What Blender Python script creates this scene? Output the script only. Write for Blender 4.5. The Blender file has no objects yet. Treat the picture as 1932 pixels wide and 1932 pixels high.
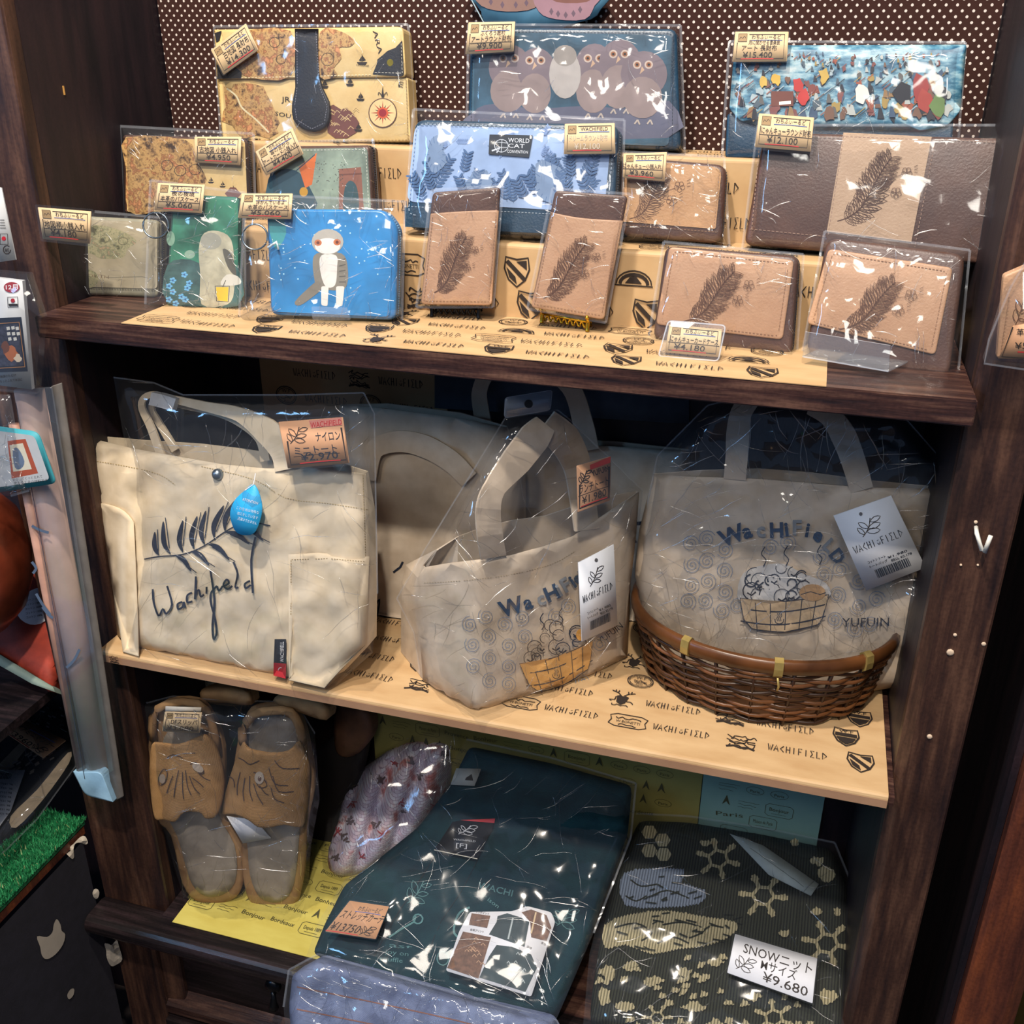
import bpy, math, random
from mathutils import Vector, Matrix, noise
from mathutils.geometry import delaunay_2d_cdt
from mathutils.bvhtree import BVHTree
random.seed(7)
scene = bpy.context.scene
COL = scene.collection

# ------------------------------------------------------------------ camera
def rodr(r):
    t = Vector(r).length; k = Vector(r) / t
    return Matrix.Rotation(t, 3, k)
CAM_P = Vector((0.28727793, -0.82415483, 0.24525692))
F = 1920.63
RM = rodr((0.43396811, 0.2790264, 0.06811312)) @ Matrix(((1, 0, 0), (0, 0, -1), (0, 1, 0)))   # world -> lens axes (x right, y down, z forward)
cd = bpy.data.cameras.new('camera'); cam = bpy.data.objects.new('camera', cd); COL.objects.link(cam)
cd.sensor_width = 36; cd.sensor_fit = 'HORIZONTAL'; cd.lens = 36 * F / 1932; cd.clip_start = 0.02
Rb = RM.transposed() @ Matrix(((1, 0, 0), (0, -1, 0), (0, 0, -1)))
cam.matrix_world = Matrix.Translation(CAM_P) @ Rb.to_4x4()
scene.camera = cam

# ------------------------------------------------------------------ world, lamps, exposure
def lin(h, k=1.0):
    h = h.lstrip('#'); c = [int(h[i:i + 2], 16) / 255 for i in (0, 2, 4)]
    return tuple(min(1, k * (x / 12.92 if x < .04045 else ((x + .055) / 1.055) ** 2.4)) for x in c) + (1,)
w = bpy.data.worlds.new('shop_daylight'); scene.world = w; w.use_nodes = True
w.node_tree.nodes['Background'].inputs[0].default_value = (0.42, 0.60, 1.0, 1)
w.node_tree.nodes['Background'].inputs[1].default_value = 0.15
def lamp(name, loc, to, size, power, col, size_y=None):
    d = bpy.data.lights.new(name, 'AREA'); d.energy = power; d.color = col; d.size = size
    if size_y: d.shape = 'RECTANGLE'; d.size_y = size_y
    o = bpy.data.objects.new(name, d); COL.objects.link(o); o.location = loc
    o.rotation_euler = (Vector(to) - Vector(loc)).to_track_quat('-Z', 'Y').to_euler()
    return o
WARM = (1.0, 0.90, 0.78)
lamp('ceiling_lamp', (-0.15, -0.54, 1.50), (0, 0.1, -0.2), 0.06, 27, WARM)
lamp('ceiling_lamp', (0.30, -1.10, 1.50), (0.1, 0.1, -0.35), 0.06, 25, WARM)
lamp('ceiling_lamp', (-0.60, -1.9, 1.45), (0, 0.1, 0), 0.42, 9, WARM)
lamp('ceiling_lamp', (0.45, -2.1, 1.45), (0, 0.1, 0), 0.42, 8, (1, .95, .86))
lamp('window_daylight', (-1.7, -1.6, 0.85), (0.2, 0.1, -0.25), 0.34, 9.5, (0.25, 0.55, 1.0), 0.5)
scene.view_settings.view_transform = 'Standard'; scene.view_settings.look = 'None'
scene.view_settings.gamma = 1; scene.view_settings.use_curve_mapping = False
scene.view_settings.exposure = 0.34
scene.cycles.transparent_max_bounces = 48
scene.cycles.max_bounces = 5; scene.cycles.diffuse_bounces = 3; scene.cycles.glossy_bounces = 2
scene.cycles.use_adaptive_sampling = True; scene.cycles.adaptive_threshold = 0.04
scene.cycles.caustics_reflective = False; scene.cycles.caustics_refractive = False

# ------------------------------------------------------------------ materials
MC = {}
def nodes(m): return m.node_tree.nodes, m.node_tree.links
def base_mat(name, rough=.6, metal=0, spec=.5):
    m = bpy.data.materials.new(name); m.use_nodes = True
    b = m.node_tree.nodes['Principled BSDF']
    b.inputs['Roughness'].default_value = rough; b.inputs['Metallic'].default_value = metal
    b.inputs['Specular IOR Level'].default_value = spec
    return m, b
def add_noise(m, scale, detail=4, stretch=(1, 1, 1), rough=.55):
    N, L = nodes(m)
    tc = N.new('ShaderNodeTexCoord'); mp = N.new('ShaderNodeMapping'); mp.inputs['Scale'].default_value = stretch
    n = N.new('ShaderNodeTexNoise'); n.inputs['Scale'].default_value = scale; n.inputs['Detail'].default_value = detail
    n.inputs['Roughness'].default_value = rough
    L.new(tc.outputs['Object'], mp.inputs['Vector']); L.new(mp.outputs[0], n.inputs['Vector'])
    return n
def ramp(m, src, stops):
    N, L = nodes(m); r = N.new('ShaderNodeValToRGB'); L.new(src, r.inputs[0])
    e = r.color_ramp.elements
    while len(e) < len(stops): e.new(.5)
    for k, (p, c) in enumerate(stops): e[k].position = p; e[k].color = c if not isinstance(c, str) else lin(c)
    return r
def bump(m, b, src, st, dist=.001):
    N, L = nodes(m); bp = N.new('ShaderNodeBump'); bp.inputs['Strength'].default_value = st; bp.inputs['Distance'].default_value = dist
    L.new(src, bp.inputs['Height']); L.new(bp.outputs[0], b.inputs['Normal']); return bp
def M(h, rough=.6, metal=0, var=.10, vs=60, bs=0, bsc=400, spec=.4):
    """plain coloured material with a little mottling and grain"""
    key = (h, rough, metal, var, vs, bs, bsc)
    if key in MC: return MC[key]
    m, b = base_mat('plain', rough, metal, spec)
    c = lin(h)
    if var:
        n = add_noise(m, vs, 4)
        r = ramp(m, n.outputs[0], [(.3, tuple(x * (1 - var * 1.6) for x in c[:3]) + (1,)), (.7, tuple(min(1, x * (1 + var)) for x in c[:3]) + (1,))])
        m.node_tree.links.new(r.outputs[0], b.inputs['Base Color'])
    else: b.inputs['Base Color'].default_value = c
    if bs: bump(m, b, add_noise(m, bsc, 3).outputs[0], bs, .0006)
    MC[key] = m; return m
def wood(name, a, c, dk, stretch, rough=.42, scale=9, bs=.35):
    m, b = base_mat(name, rough, 0, .45)
    n = add_noise(m, scale, 8, stretch, .62)
    r = ramp(m, n.outputs[0], [(.32, dk), (.48, a), (.66, c)])
    n2 = add_noise(m, 300, 3)
    N, L = nodes(m); mx = N.new('ShaderNodeMix'); mx.data_type = 'RGBA'; mx.blend_type = 'MULTIPLY'; mx.inputs[0].default_value = .5
    r2 = ramp(m, n2.outputs[0], [(.25, (.35, .35, .38, 1)), (.6, (1, 1, 1, 1))])
    L.new(r.outputs[0], mx.inputs[6]); L.new(r2.outputs[0], mx.inputs[7]); L.new(mx.outputs[2], b.inputs['Base Color'])
    bump(m, b, n.outputs[0], bs, .002)
    return m
WOOD_V = wood('dark_stained_wood_upright', '#3c2720', '#5c4032', '#221718', (9, 9, .8))
WOOD_H = wood('dark_stained_wood_board', '#3a2420', '#62463a', '#1c1316', (.9, 12, 12), .36, 11)
WOOD_IN = wood('dark_stained_wood_inner_shaded', '#1e151c', '#2c1d22', '#0d0b14', (6, 6, .8), .5)  # stained wood with the navy interior shade mixed into its colours
WOOD_RED = wood('red_brown_wood', '#5a2f22', '#7a4026', '#3c1f1a', (8, 8, .8))
WOOD_BLK = wood('blackened_wood', '#1d1718', '#33272a', '#0e0c10', (.9, 12, 12), .32)
def canvas(name, h, h2, sc=900, bs=.25, rough=.9):
    m, b = base_mat(name, rough, 0, .15)
    n = add_noise(m, 45, 5); r = ramp(m, n.outputs[0], [(.3, h2), (.65, h)])
    m.node_tree.links.new(r.outputs[0], b.inputs['Base Color'])
    N, L = nodes(m); tc = N.new('ShaderNodeTexCoord')
    a = N.new('ShaderNodeTexWave'); a.inputs['Scale'].default_value = sc; a.bands_direction = 'X'
    c = N.new('ShaderNodeTexWave'); c.inputs['Scale'].default_value = sc; c.bands_direction = 'Z'
    ad = N.new('ShaderNodeMath'); ad.operation = 'ADD'
    for x in (a, c): L.new(tc.outputs['Object'], x.inputs['Vector'])
    L.new(a.outputs['Fac'], ad.inputs[0]); L.new(c.outputs['Fac'], ad.inputs[1])
    bump(m, b, ad.outputs[0], bs, .0004); return m
def kraft(name, h, h2):
    m, b = base_mat(name, .55, 0, .3)
    n = add_noise(m, 14, 6, (1, 3, 1)); r = ramp(m, n.outputs[0], [(.3, h2), (.7, h)])
    m.node_tree.links.new(r.outputs[0], b.inputs['Base Color'])
    bump(m, b, add_noise(m, 30, 3).outputs[0], .3, .002); return m
KRAFT = kraft('kraft_wrapping_paper', '#c6a67c', '#b39066')
KRAFT_EDGE = kraft('kraft_paper_fold_shaded', '#a98468', '#967258')  # darker kraft: weaker light on the front strip put into the colour
def leather(name, h, h2, rough=.45, bs=.5):
    m, b = base_mat(name, rough, 0, .5)
    n = add_noise(m, 35, 6); r = ramp(m, n.outputs[0], [(.3, h2), (.7, h)])
    m.node_tree.links.new(r.outputs[0], b.inputs['Base Color'])
    bump(m, b, add_noise(m, 500, 4).outputs[0], bs, .0006); return m
TAN = leather('tan_leather', '#bd946a', '#ae835a')
TAN2 = leather('rosy_tan_leather', '#b99272', '#aa8263')
BROWN = leather('brown_leather', '#5b4035', '#48322b', .4)
BLACKL = leather('black_leather', '#1d1b20', '#121216', .5)
NAVYL = leather('navy_leather', '#24425a', '#183246', .35)
TEALL = leather('teal_leather', '#3b5f6b', '#28505c', .35)
def film(name, haze=.03, tint=(.985, .99, 1), sc=38, st=1.0, dist=.01, blend=.25, k=.85, rough=.08):
    m = bpy.data.materials.new(name); m.use_nodes = True; N, L = nodes(m); N.clear()
    out = N.new('ShaderNodeOutputMaterial'); tr = N.new('ShaderNodeBsdfTransparent'); tr.inputs[0].default_value = tint + (1,)
    gl = N.new('ShaderNodeBsdfGlossy'); gl.inputs['Roughness'].default_value = rough
    di = N.new('ShaderNodeBsdfDiffuse'); di.inputs[0].default_value = (.85, .9, 1, 1)
    lw = N.new('ShaderNodeLayerWeight'); lw.inputs[0].default_value = blend
    mul = N.new('ShaderNodeMath'); mul.operation = 'MULTIPLY_ADD'; mul.inputs[1].default_value = k * .22; mul.inputs[2].default_value = .06
    mul.use_clamp = True
    tc = N.new('ShaderNodeTexCoord')
    n1 = N.new('ShaderNodeTexNoise'); n1.noise_type = 'RIDGED_MULTIFRACTAL'; n1.inputs['Scale'].default_value = sc; n1.inputs['Detail'].default_value = 1.0
    L.new(tc.outputs['Object'], n1.inputs['Vector'])
    bp = N.new('ShaderNodeBump'); bp.inputs['Strength'].default_value = st; bp.inputs['Distance'].default_value = dist
    L.new(n1.outputs[0], bp.inputs['Height'])
    L.new(bp.outputs[0], gl.inputs['Normal'])
    m1 = N.new('ShaderNodeMixShader'); m2 = N.new('ShaderNodeMixShader'); m2.inputs[0].default_value = haze
    L.new(tr.outputs[0], m2.inputs[1]); L.new(di.outputs[0], m2.inputs[2])
    L.new(lw.outputs['Fresnel'], mul.inputs[0]); L.new(mul.outputs[0], m1.inputs[0])
    L.new(m2.outputs[0], m1.inputs[1]); L.new(gl.outputs[0], m1.inputs[2]); L.new(m1.outputs[0], out.inputs[0])
    return m
FILM = film('clear_plastic_film', .02, sc=14, st=.9, dist=.005, k=1.1)
FILM_T = film('tight_plastic_film', .015, sc=7, st=.9, dist=.005, k=1.0)
FILM_C = film('crumpled_plastic_film', .03, sc=22, st=1.0, dist=.006, k=1.5)
SEAM = film('sealed_plastic_edge', .10, sc=60, st=.9, dist=.003, k=1.2, rough=.15)
def crease_mat():
    m = bpy.data.materials.new('film_crease'); m.use_nodes = True; N, L = nodes(m); N.clear()
    out = N.new('ShaderNodeOutputMaterial'); tr = N.new('ShaderNodeBsdfTransparent'); gl = N.new('ShaderNodeBsdfGlossy'); gl.inputs['Roughness'].default_value = .22
    mx = N.new('ShaderNodeMixShader'); mx.inputs[0].default_value = .2; L.new(tr.outputs[0], mx.inputs[1]); L.new(gl.outputs[0], mx.inputs[2]); L.new(mx.outputs[0], out.inputs[0]); return m
CREASE = crease_mat()
ACRYL = film('clear_acrylic', .05, (.95, .98, 1), sc=5, st=.05, dist=.002, k=1.2, rough=.02)
ACRYL_E = film('acrylic_edge', .35, (.9, .95, 1), sc=5, st=.05, dist=.002, k=1.6, rough=.1)
INK = M('#2a211d', .7, var=0); INKB = M('#1d2430', .6, var=0); REDI = M('#c22b2b', .6, var=0); BLUEI = M('#2f58a8', .6, var=0)
WHITE = M('#e8e8ec', .6, var=.03); EMB = M('#5a3a28', .55, var=.1); EMB2 = M('#4b3026', .5, var=.1)
GOLD = M('#d9b13c', .25, 1, .1); DARKMETAL = M('#2a2c30', .3, .8, .1); STEEL = M('#7f8c97', .3, .9, .1)

# ------------------------------------------------------------------ surfaces addressed by where the lens sees them
def ray(px, py): return (RM.transposed() @ Vector(((px - 966) / F, (py - 966) / F, 1))).normalized()
def atZ(px, py, z): d = ray(px, py); return CAM_P + d * ((z - CAM_P.z) / d.z)
def atY(px, py, y): d = ray(px, py); return CAM_P + d * ((y - CAM_P.y) / d.y)
def atX(px, py, x): d = ray(px, py); return CAM_P + d * ((x - CAM_P.x) / d.x)
class Plane:
    def __init__(s, O, U, V, disp=None):
        s.O = Vector(O); s.U = Vector(U).normalized(); V = Vector(V); s.V = (V - s.U * V.dot(s.U)).normalized()
        s.N = s.U.cross(s.V).normalized(); s.disp = disp
    def at(s, x, y, h=0):
        if s.disp: h = h + s.disp(x, y)
        d = ray(x, y); o = s.O + s.N * h
        return CAM_P + d * ((o - CAM_P).dot(s.N) / d.dot(s.N))
    def n(s, x, y): return s.N
    def back(s, p, t): return p - s.N * t
def stand(pl, pr, z, tilt, yl=None, yr=None, disp=None):
    """plane through the base line seen between pl and pr, leaning back by tilt degrees"""
    A = atZ(*pl, z) if yl is None else atY(*pl, yl); B = atZ(*pr, z) if yr is None else atY(*pr, yr)
    U = (B - A); Uh = Vector((U.x, U.y, 0)).normalized(); bk = Vector((-Uh.y, Uh.x, 0))
    t = math.radians(tilt)
    return Plane(A, U, Vector((0, 0, 1)) * math.cos(t) + bk * math.sin(t), disp)
def plane3(A, B, C, disp=None): A, B, C = Vector(A), Vector(B), Vector(C); return Plane(A, B - A, C - A, disp)
class Skin:
    """a curved mesh as a print surface"""
    def __init__(s, verts, faces):
        s.t = BVHTree.FromPolygons(verts, faces); s.last = verts[0]
    def at(s, x, y, h=0):
        d = ray(x, y); p, nn, i, ds = s.t.ray_cast(CAM_P, d)
        if p is None:
            q = s.t.find_nearest(s.last); k = (q[0] - CAM_P).dot(d); p = CAM_P + d * k
            r = s.t.find_nearest(p); p = CAM_P + d * (r[0] - CAM_P).dot(d)
        s.last = p
        return p - d * (h * 1.6)
def hdist(poly, x, y):
    m = 1e9; n = len(poly)
    for i in range(n):
        ax, ay = poly[i]; bx, by = poly[(i + 1) % n]; dx = bx - ax; dy = by - ay
        L = dx * dx + dy * dy or 1e-9; t = max(0, min(1, ((x - ax) * dx + (y - ay) * dy) / L))
        m = min(m, (x - ax - t * dx) ** 2 + (y - ay - t * dy) ** 2)
    return math.sqrt(m)
def inside(poly, x, y):
    c = False; n = len(poly)
    for i in range(n):
        x1, y1 = poly[i]; x2, y2 = poly[i - 1]
        if (y1 > y) != (y2 > y) and x < (x2 - x1) * (y - y1) / (y2 - y1) + x1: c = not c
    return c
def q(n, *v):
    """crop coordinates -> photograph coordinates (crop n of a 3 x 3 survey, 2.76 times enlarged)"""
    ox = (0, 600, 1232)[(n - 1) % 3]; oy = (0, 600, 1232)[(n - 1) // 3]
    return [(ox + v[i] / 2.76, oy + v[i + 1] / 2.76) for i in range(0, len(v), 2)]
def rnd(poly, r, n=4, only=None):
    out = []; k = len(poly)
    for i in range(k):
        p = Vector(poly[i]); a = Vector(poly[i - 1]); b = Vector(poly[(i + 1) % k]); rr = r[i] if isinstance(r, (list, tuple)) else r
        if rr <= 0: out.append(tuple(p)); continue
        la = (a - p).length; lb = (b - p).length; rr = min(rr, la * .45, lb * .45)
        s = p + (a - p) * rr / la; e = p + (b - p) * rr / lb
        for j in range(n + 1):
            t = j / n; out.append(tuple(s * (1 - t) ** 2 + p * 2 * t * (1 - t) + e * t * t))
    return out
def spl(pts, n=5, closed=False):
    P = [Vector(p) for p in pts]; k = len(P); out = []
    rng = range(k) if closed else range(k - 1)
    for i in rng:
        p1, p2 = P[i], P[(i + 1) % k]
        p0 = P[i - 1] if (closed or i > 0) else p1; p3 = P[(i + 2) % k] if (closed or i < k - 2) else p2
        for j in range(n):
            t = j / n
            out.append(.5 * ((2 * p1) + (p2 - p0) * t + (2 * p0 - 5 * p1 + 4 * p2 - p3) * t * t + (3 * p1 - p0 - 3 * p2 + p3) * t ** 3))
    if not closed: out.append(P[-1])
    return [tuple(v) for v in out]
def bil(quad, s, t):
    """quad tl,tr,br,bl ; s right, t down"""
    a, b, c, d = quad
    return ((a[0] * (1 - s) + b[0] * s) * (1 - t) + (d[0] * (1 - s) + c[0] * s) * t, (a[1] * (1 - s) + b[1] * s) * (1 - t) + (d[1] * (1 - s) + c[1] * s) * t)
def cdt(poly, res, rings=()):
    xs = [p[0] for p in poly]; ys = [p[1] for p in poly]
    pts = [Vector(p) for p in poly]; ne = len(pts)
    if res:
        x = min(xs) + res * .5
        r = 0
        while x < max(xs):
            y = min(ys) + res * (.5 if r % 2 else .25)
            while y < max(ys):
                if inside(poly, x, y) and hdist(poly, x, y) > res * .35: pts.append(Vector((x, y)))
                y += res
            x += res * .9; r += 1
    for d in rings:
        k = len(poly)
        ar = sum(poly[i - 1][0] * poly[i][1] - poly[i][0] * poly[i - 1][1] for i in range(k))
        sg = 1 if ar > 0 else -1
        for i in range(k):
            a = Vector(poly[i - 1]); p = Vector(poly[i]); b = Vector(poly[(i + 1) % k])
            e = (b - a); 
            if e.length < 1e-6: continue
            nn = Vector((-e.y, e.x)).normalized() * sg; v = p + nn * d
            if inside(poly, v.x, v.y) and hdist(poly, v.x, v.y) > d * .6: pts.append(v)
    r = delaunay_2d_cdt(pts, [(i, (i + 1) % ne) for i in range(ne)], [list(range(ne))], 1, 1e-5)
    V = [tuple(v) for v in r[0]]; Fc = [tuple(f) for f in r[2]]
    return V, Fc

# ------------------------------------------------------------------ objects
def mesh_obj(name, V, Fc, mats, root=None, mi=None, smooth=False, loc=None):
    me = bpy.data.meshes.new(name)
    o = bpy.data.objects.new(name, me); COL.objects.link(o)
    if root is not None:
        o.parent = root; off = WL.get(root.name, Vector((0, 0, 0)))
    else:
        off = Vector(loc) if loc is not None else Vector((0, 0, 0)); o.location = off
    WL[o.name] = off
    me.from_pydata([tuple(Vector(v) - off) for v in V], [], [tuple(f) for f in Fc])
    if not isinstance(mats, (list, tuple)): mats = [mats]
    for m in mats: me.materials.append(m)
    if mi: me.polygons.foreach_set('material_index', mi)
    if smooth: me.polygons.foreach_set('use_smooth', [True] * len(me.polygons))
    me.update(); return o
WL = {}
def thing(name, label, cat, loc, group=None):
    o = bpy.data.objects.new(name, None); COL.objects.link(o); o.location = loc; o.empty_display_size = .02
    WL[o.name] = Vector(loc); tag(o, label, cat, group); return o
def tag(o, label=None, cat=None, group=None, kind=None):
    if label: o['label'] = label
    if cat: o['category'] = cat
    if group: o['group'] = group
    if kind: o['kind'] = kind
    return o
def box(name, a, b, mat, root=None, bev=0.0, loc=None):
    (x0, y0, z0), (x1, y1, z1) = a, b
    if bev:
        e = bev; V = []; 
        import bmesh
        bm = bmesh.new(); bmesh.ops.create_cube(bm, size=1)
        for v in bm.verts: v.co = Vector(((x0 + x1) / 2 + v.co.x * (x1 - x0), (y0 + y1) / 2 + v.co.y * (y1 - y0), (z0 + z1) / 2 + v.co.z * (z1 - z0)))
        bmesh.ops.bevel(bm, geom=bm.edges[:], offset=e, segments=2, affect='EDGES')
        bm.verts.index_update(); V = [v.co.copy() for v in bm.verts]; Fc = [[v.index for v in f.verts] for f in bm.faces]; bm.free()
        return mesh_obj(name, V, Fc, mat, root, loc=loc)
    V = [(x, y, z) for z in (z0, z1) for y in (y0, y1) for x in (x0, x1)]
    return mesh_obj(name, V, [(0, 2, 3, 1), (4, 5, 7, 6), (0, 1, 5, 4), (1, 3, 7, 5), (3, 2, 6, 7), (2, 0, 4, 6)], mat, root, loc=loc)
def prism(name, prof, axis, a, b, mat, root=None, loc=None, smooth=False):
    """profile polygon swept along an axis (X: prof=(y,z); Z: prof=(x,y); Y: prof=(x,z))"""
    def P(u, v, w): return {'X': (w, u, v), 'Z': (u, v, w), 'Y': (u, w, v)}[axis]
    n = len(prof); V = [P(u, v, a) for u, v in prof] + [P(u, v, b) for u, v in prof]
    Fc = [(i, (i + 1) % n, n + (i + 1) % n, n + i) for i in range(n)] + [tuple(range(n))[::-1], tuple(range(n, 2 * n))]
    return mesh_obj(name, V, Fc, mat, root, loc=loc, smooth=smooth)
def slab(name, S, outline, thick, mat, root=None, edge=0, ed=.0015, res=None, h=0, loc=None, smooth=True, back=True, sidemat=None, rip=0, rs=20):
    """solid piece: front on the surface S inside the outline, rounded rim of width `edge` px dropping `ed` m, depth `thick` m"""
    rings = (edge * .12, edge * .45, edge) if edge else ()
    V2, F2 = cdt(outline, res, rings)
    V = []
    for x, y in V2:
        hh = h
        if edge:
            d = hdist(outline, x, y)
            if d < edge: t = 1 - d / edge; hh -= ed * (1 - math.sqrt(max(0, 1 - t * t)))
        if rip: hh += rip * noise.noise(Vector((x / rs, y / rs, thick * 977)))
        V.append(S.at(x, y, hh))
    ne = len(outline); n0 = len(V); fr = [f[::-1] for f in F2]
    a, b, c = (V[i] for i in fr[0]); nrm = (b - a).cross(c - a)
    if nrm.dot(V[fr[0][0]] - CAM_P) > 0: fr = [f[::-1] for f in fr]
    Fc = list(fr); mi = [0] * len(Fc)
    if thick:
        N = S.N if hasattr(S, 'N') else -ray(*outline[0])
        # find boundary verts in cdt output matching outline
        idx = []
        for p in outline:
            k = min(range(len(V2)), key=lambda i: (V2[i][0] - p[0]) ** 2 + (V2[i][1] - p[1]) ** 2) if not (len(V2) > len(idx) and abs(V2[len(idx)][0] - p[0]) < .01 and abs(V2[len(idx)][1] - p[1]) < .01) else len(idx)
            idx.append(k)
        bk = []
        for k in idx: bk.append(len(V)); V.append(V[k] - N * (thick - (ed if edge else 0)))
        for i in range(ne):
            j = (i + 1) % ne
            Fc.append((idx[i], idx[j], bk[j], bk[i])); mi.append(1 if sidemat else 0)
        if back:
            Fc.append(tuple(bk)); mi.append(1 if sidemat else 0)
    o = mesh_obj(name, V, Fc, [mat] + ([sidemat] if sidemat else []), root, mi, False, loc)
    if smooth:
        o.data.polygons.foreach_set('use_smooth', [i < len(fr) for i in range(len(Fc))])
    return o
def tube(name, pts, r, mat, root=None, n=8, closed=False, loc=None, rads=None, flat=1.0, up=None, data=False):
    P = [Vector(p) for p in pts]; k = len(P); V = []; Fc = []
    for i, p in enumerate(P):
        a = P[i - 1] if (i > 0 or closed) else p; b = P[(i + 1) % k] if (i < k - 1 or closed) else p
        t = (b - a).normalized(); u = Vector(up) if up else (Vector((0, 0, 1)) if abs(t.z) < .9 else Vector((1, 0, 0)))
        s = t.cross(u).normalized(); u = s.cross(t).normalized(); rr = rads[i] if rads else r
        for j in range(n):
            an = 2 * math.pi * j / n; V.append(p + s * math.cos(an) * rr * flat + u * math.sin(an) * rr)
    for i in range(k if closed else k - 1):
        for j in range(n):
            i2 = (i + 1) % k; Fc.append((i * n + j, i * n + (j + 1) % n, i2 * n + (j + 1) % n, i2 * n + j))
    if not closed: Fc += [tuple(range(n))[::-1], tuple(range((k - 1) * n, k * n))]
    if data: return V, Fc
    return mesh_obj(name, V, Fc, mat, root, smooth=True, loc=loc)

# ------------------------------------------------------------------ print: flat marks laid on a surface
TX = {}; TW = {}
def glyphs(s, off=0.0):
    k = (s, off)
    if k not in TX:
        c = bpy.data.curves.new('t', 'FONT'); c.body = s; c.size = 1; c.resolution_u = 2; c.offset = off
        o = bpy.data.objects.new('t', c); COL.objects.link(o)
        dg = bpy.context.evaluated_depsgraph_get(); me = o.evaluated_get(dg).to_mesh()
        V = [(v.co.x, v.co.y) for v in me.vertices]; Fc = [tuple(p.vertices) for p in me.polygons]
        o.evaluated_get(dg).to_mesh_clear(); bpy.data.objects.remove(o); bpy.data.curves.remove(c)
        x0 = min(v[0] for v in V); x1 = max(v[0] for v in V)
        TX[k] = ([((v[0] - x0) / (x1 - x0), v[1]) for v in V], Fc); TW[k] = x1 - x0
    return TX[k]
LOGO = {'W': [[(0, 1), (.25, 0), (.45, .8), (.65, 0), (1, 1)]], 'A': [[(0, 0), (.5, 1), (.9, 0)], [(.2, .35), (.75, .35)]],
        'C': [[(.8, 1), (.1, .5), (.8, 0)]], 'H': [[(.1, 0), (.1, 1)], [(.8, 0), (.8, 1)], [(.1, .5), (.8, .5)]], 'I': [[(.4, 0), (.4, 1)]],
        'F': [[(.15, 0), (.15, 1), (.85, 1)], [(.15, .5), (.7, .5)]], 'E': [[(.85, 1), (.1, 1), (.5, .5), (.1, 0), (.85, 0)]],
        'L': [[(.15, 1), (.15, 0), (.8, 0)]], 'D': [[(.1, 1), (.9, .55), (.1, 0), (.1, 1)]],
        'o': [[(.15, .35), (.35, .1), (.65, .1), (.85, .4)], [(.35, .62), (.36, .7)], [(.6, .66), (.61, .74)]]}
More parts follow.
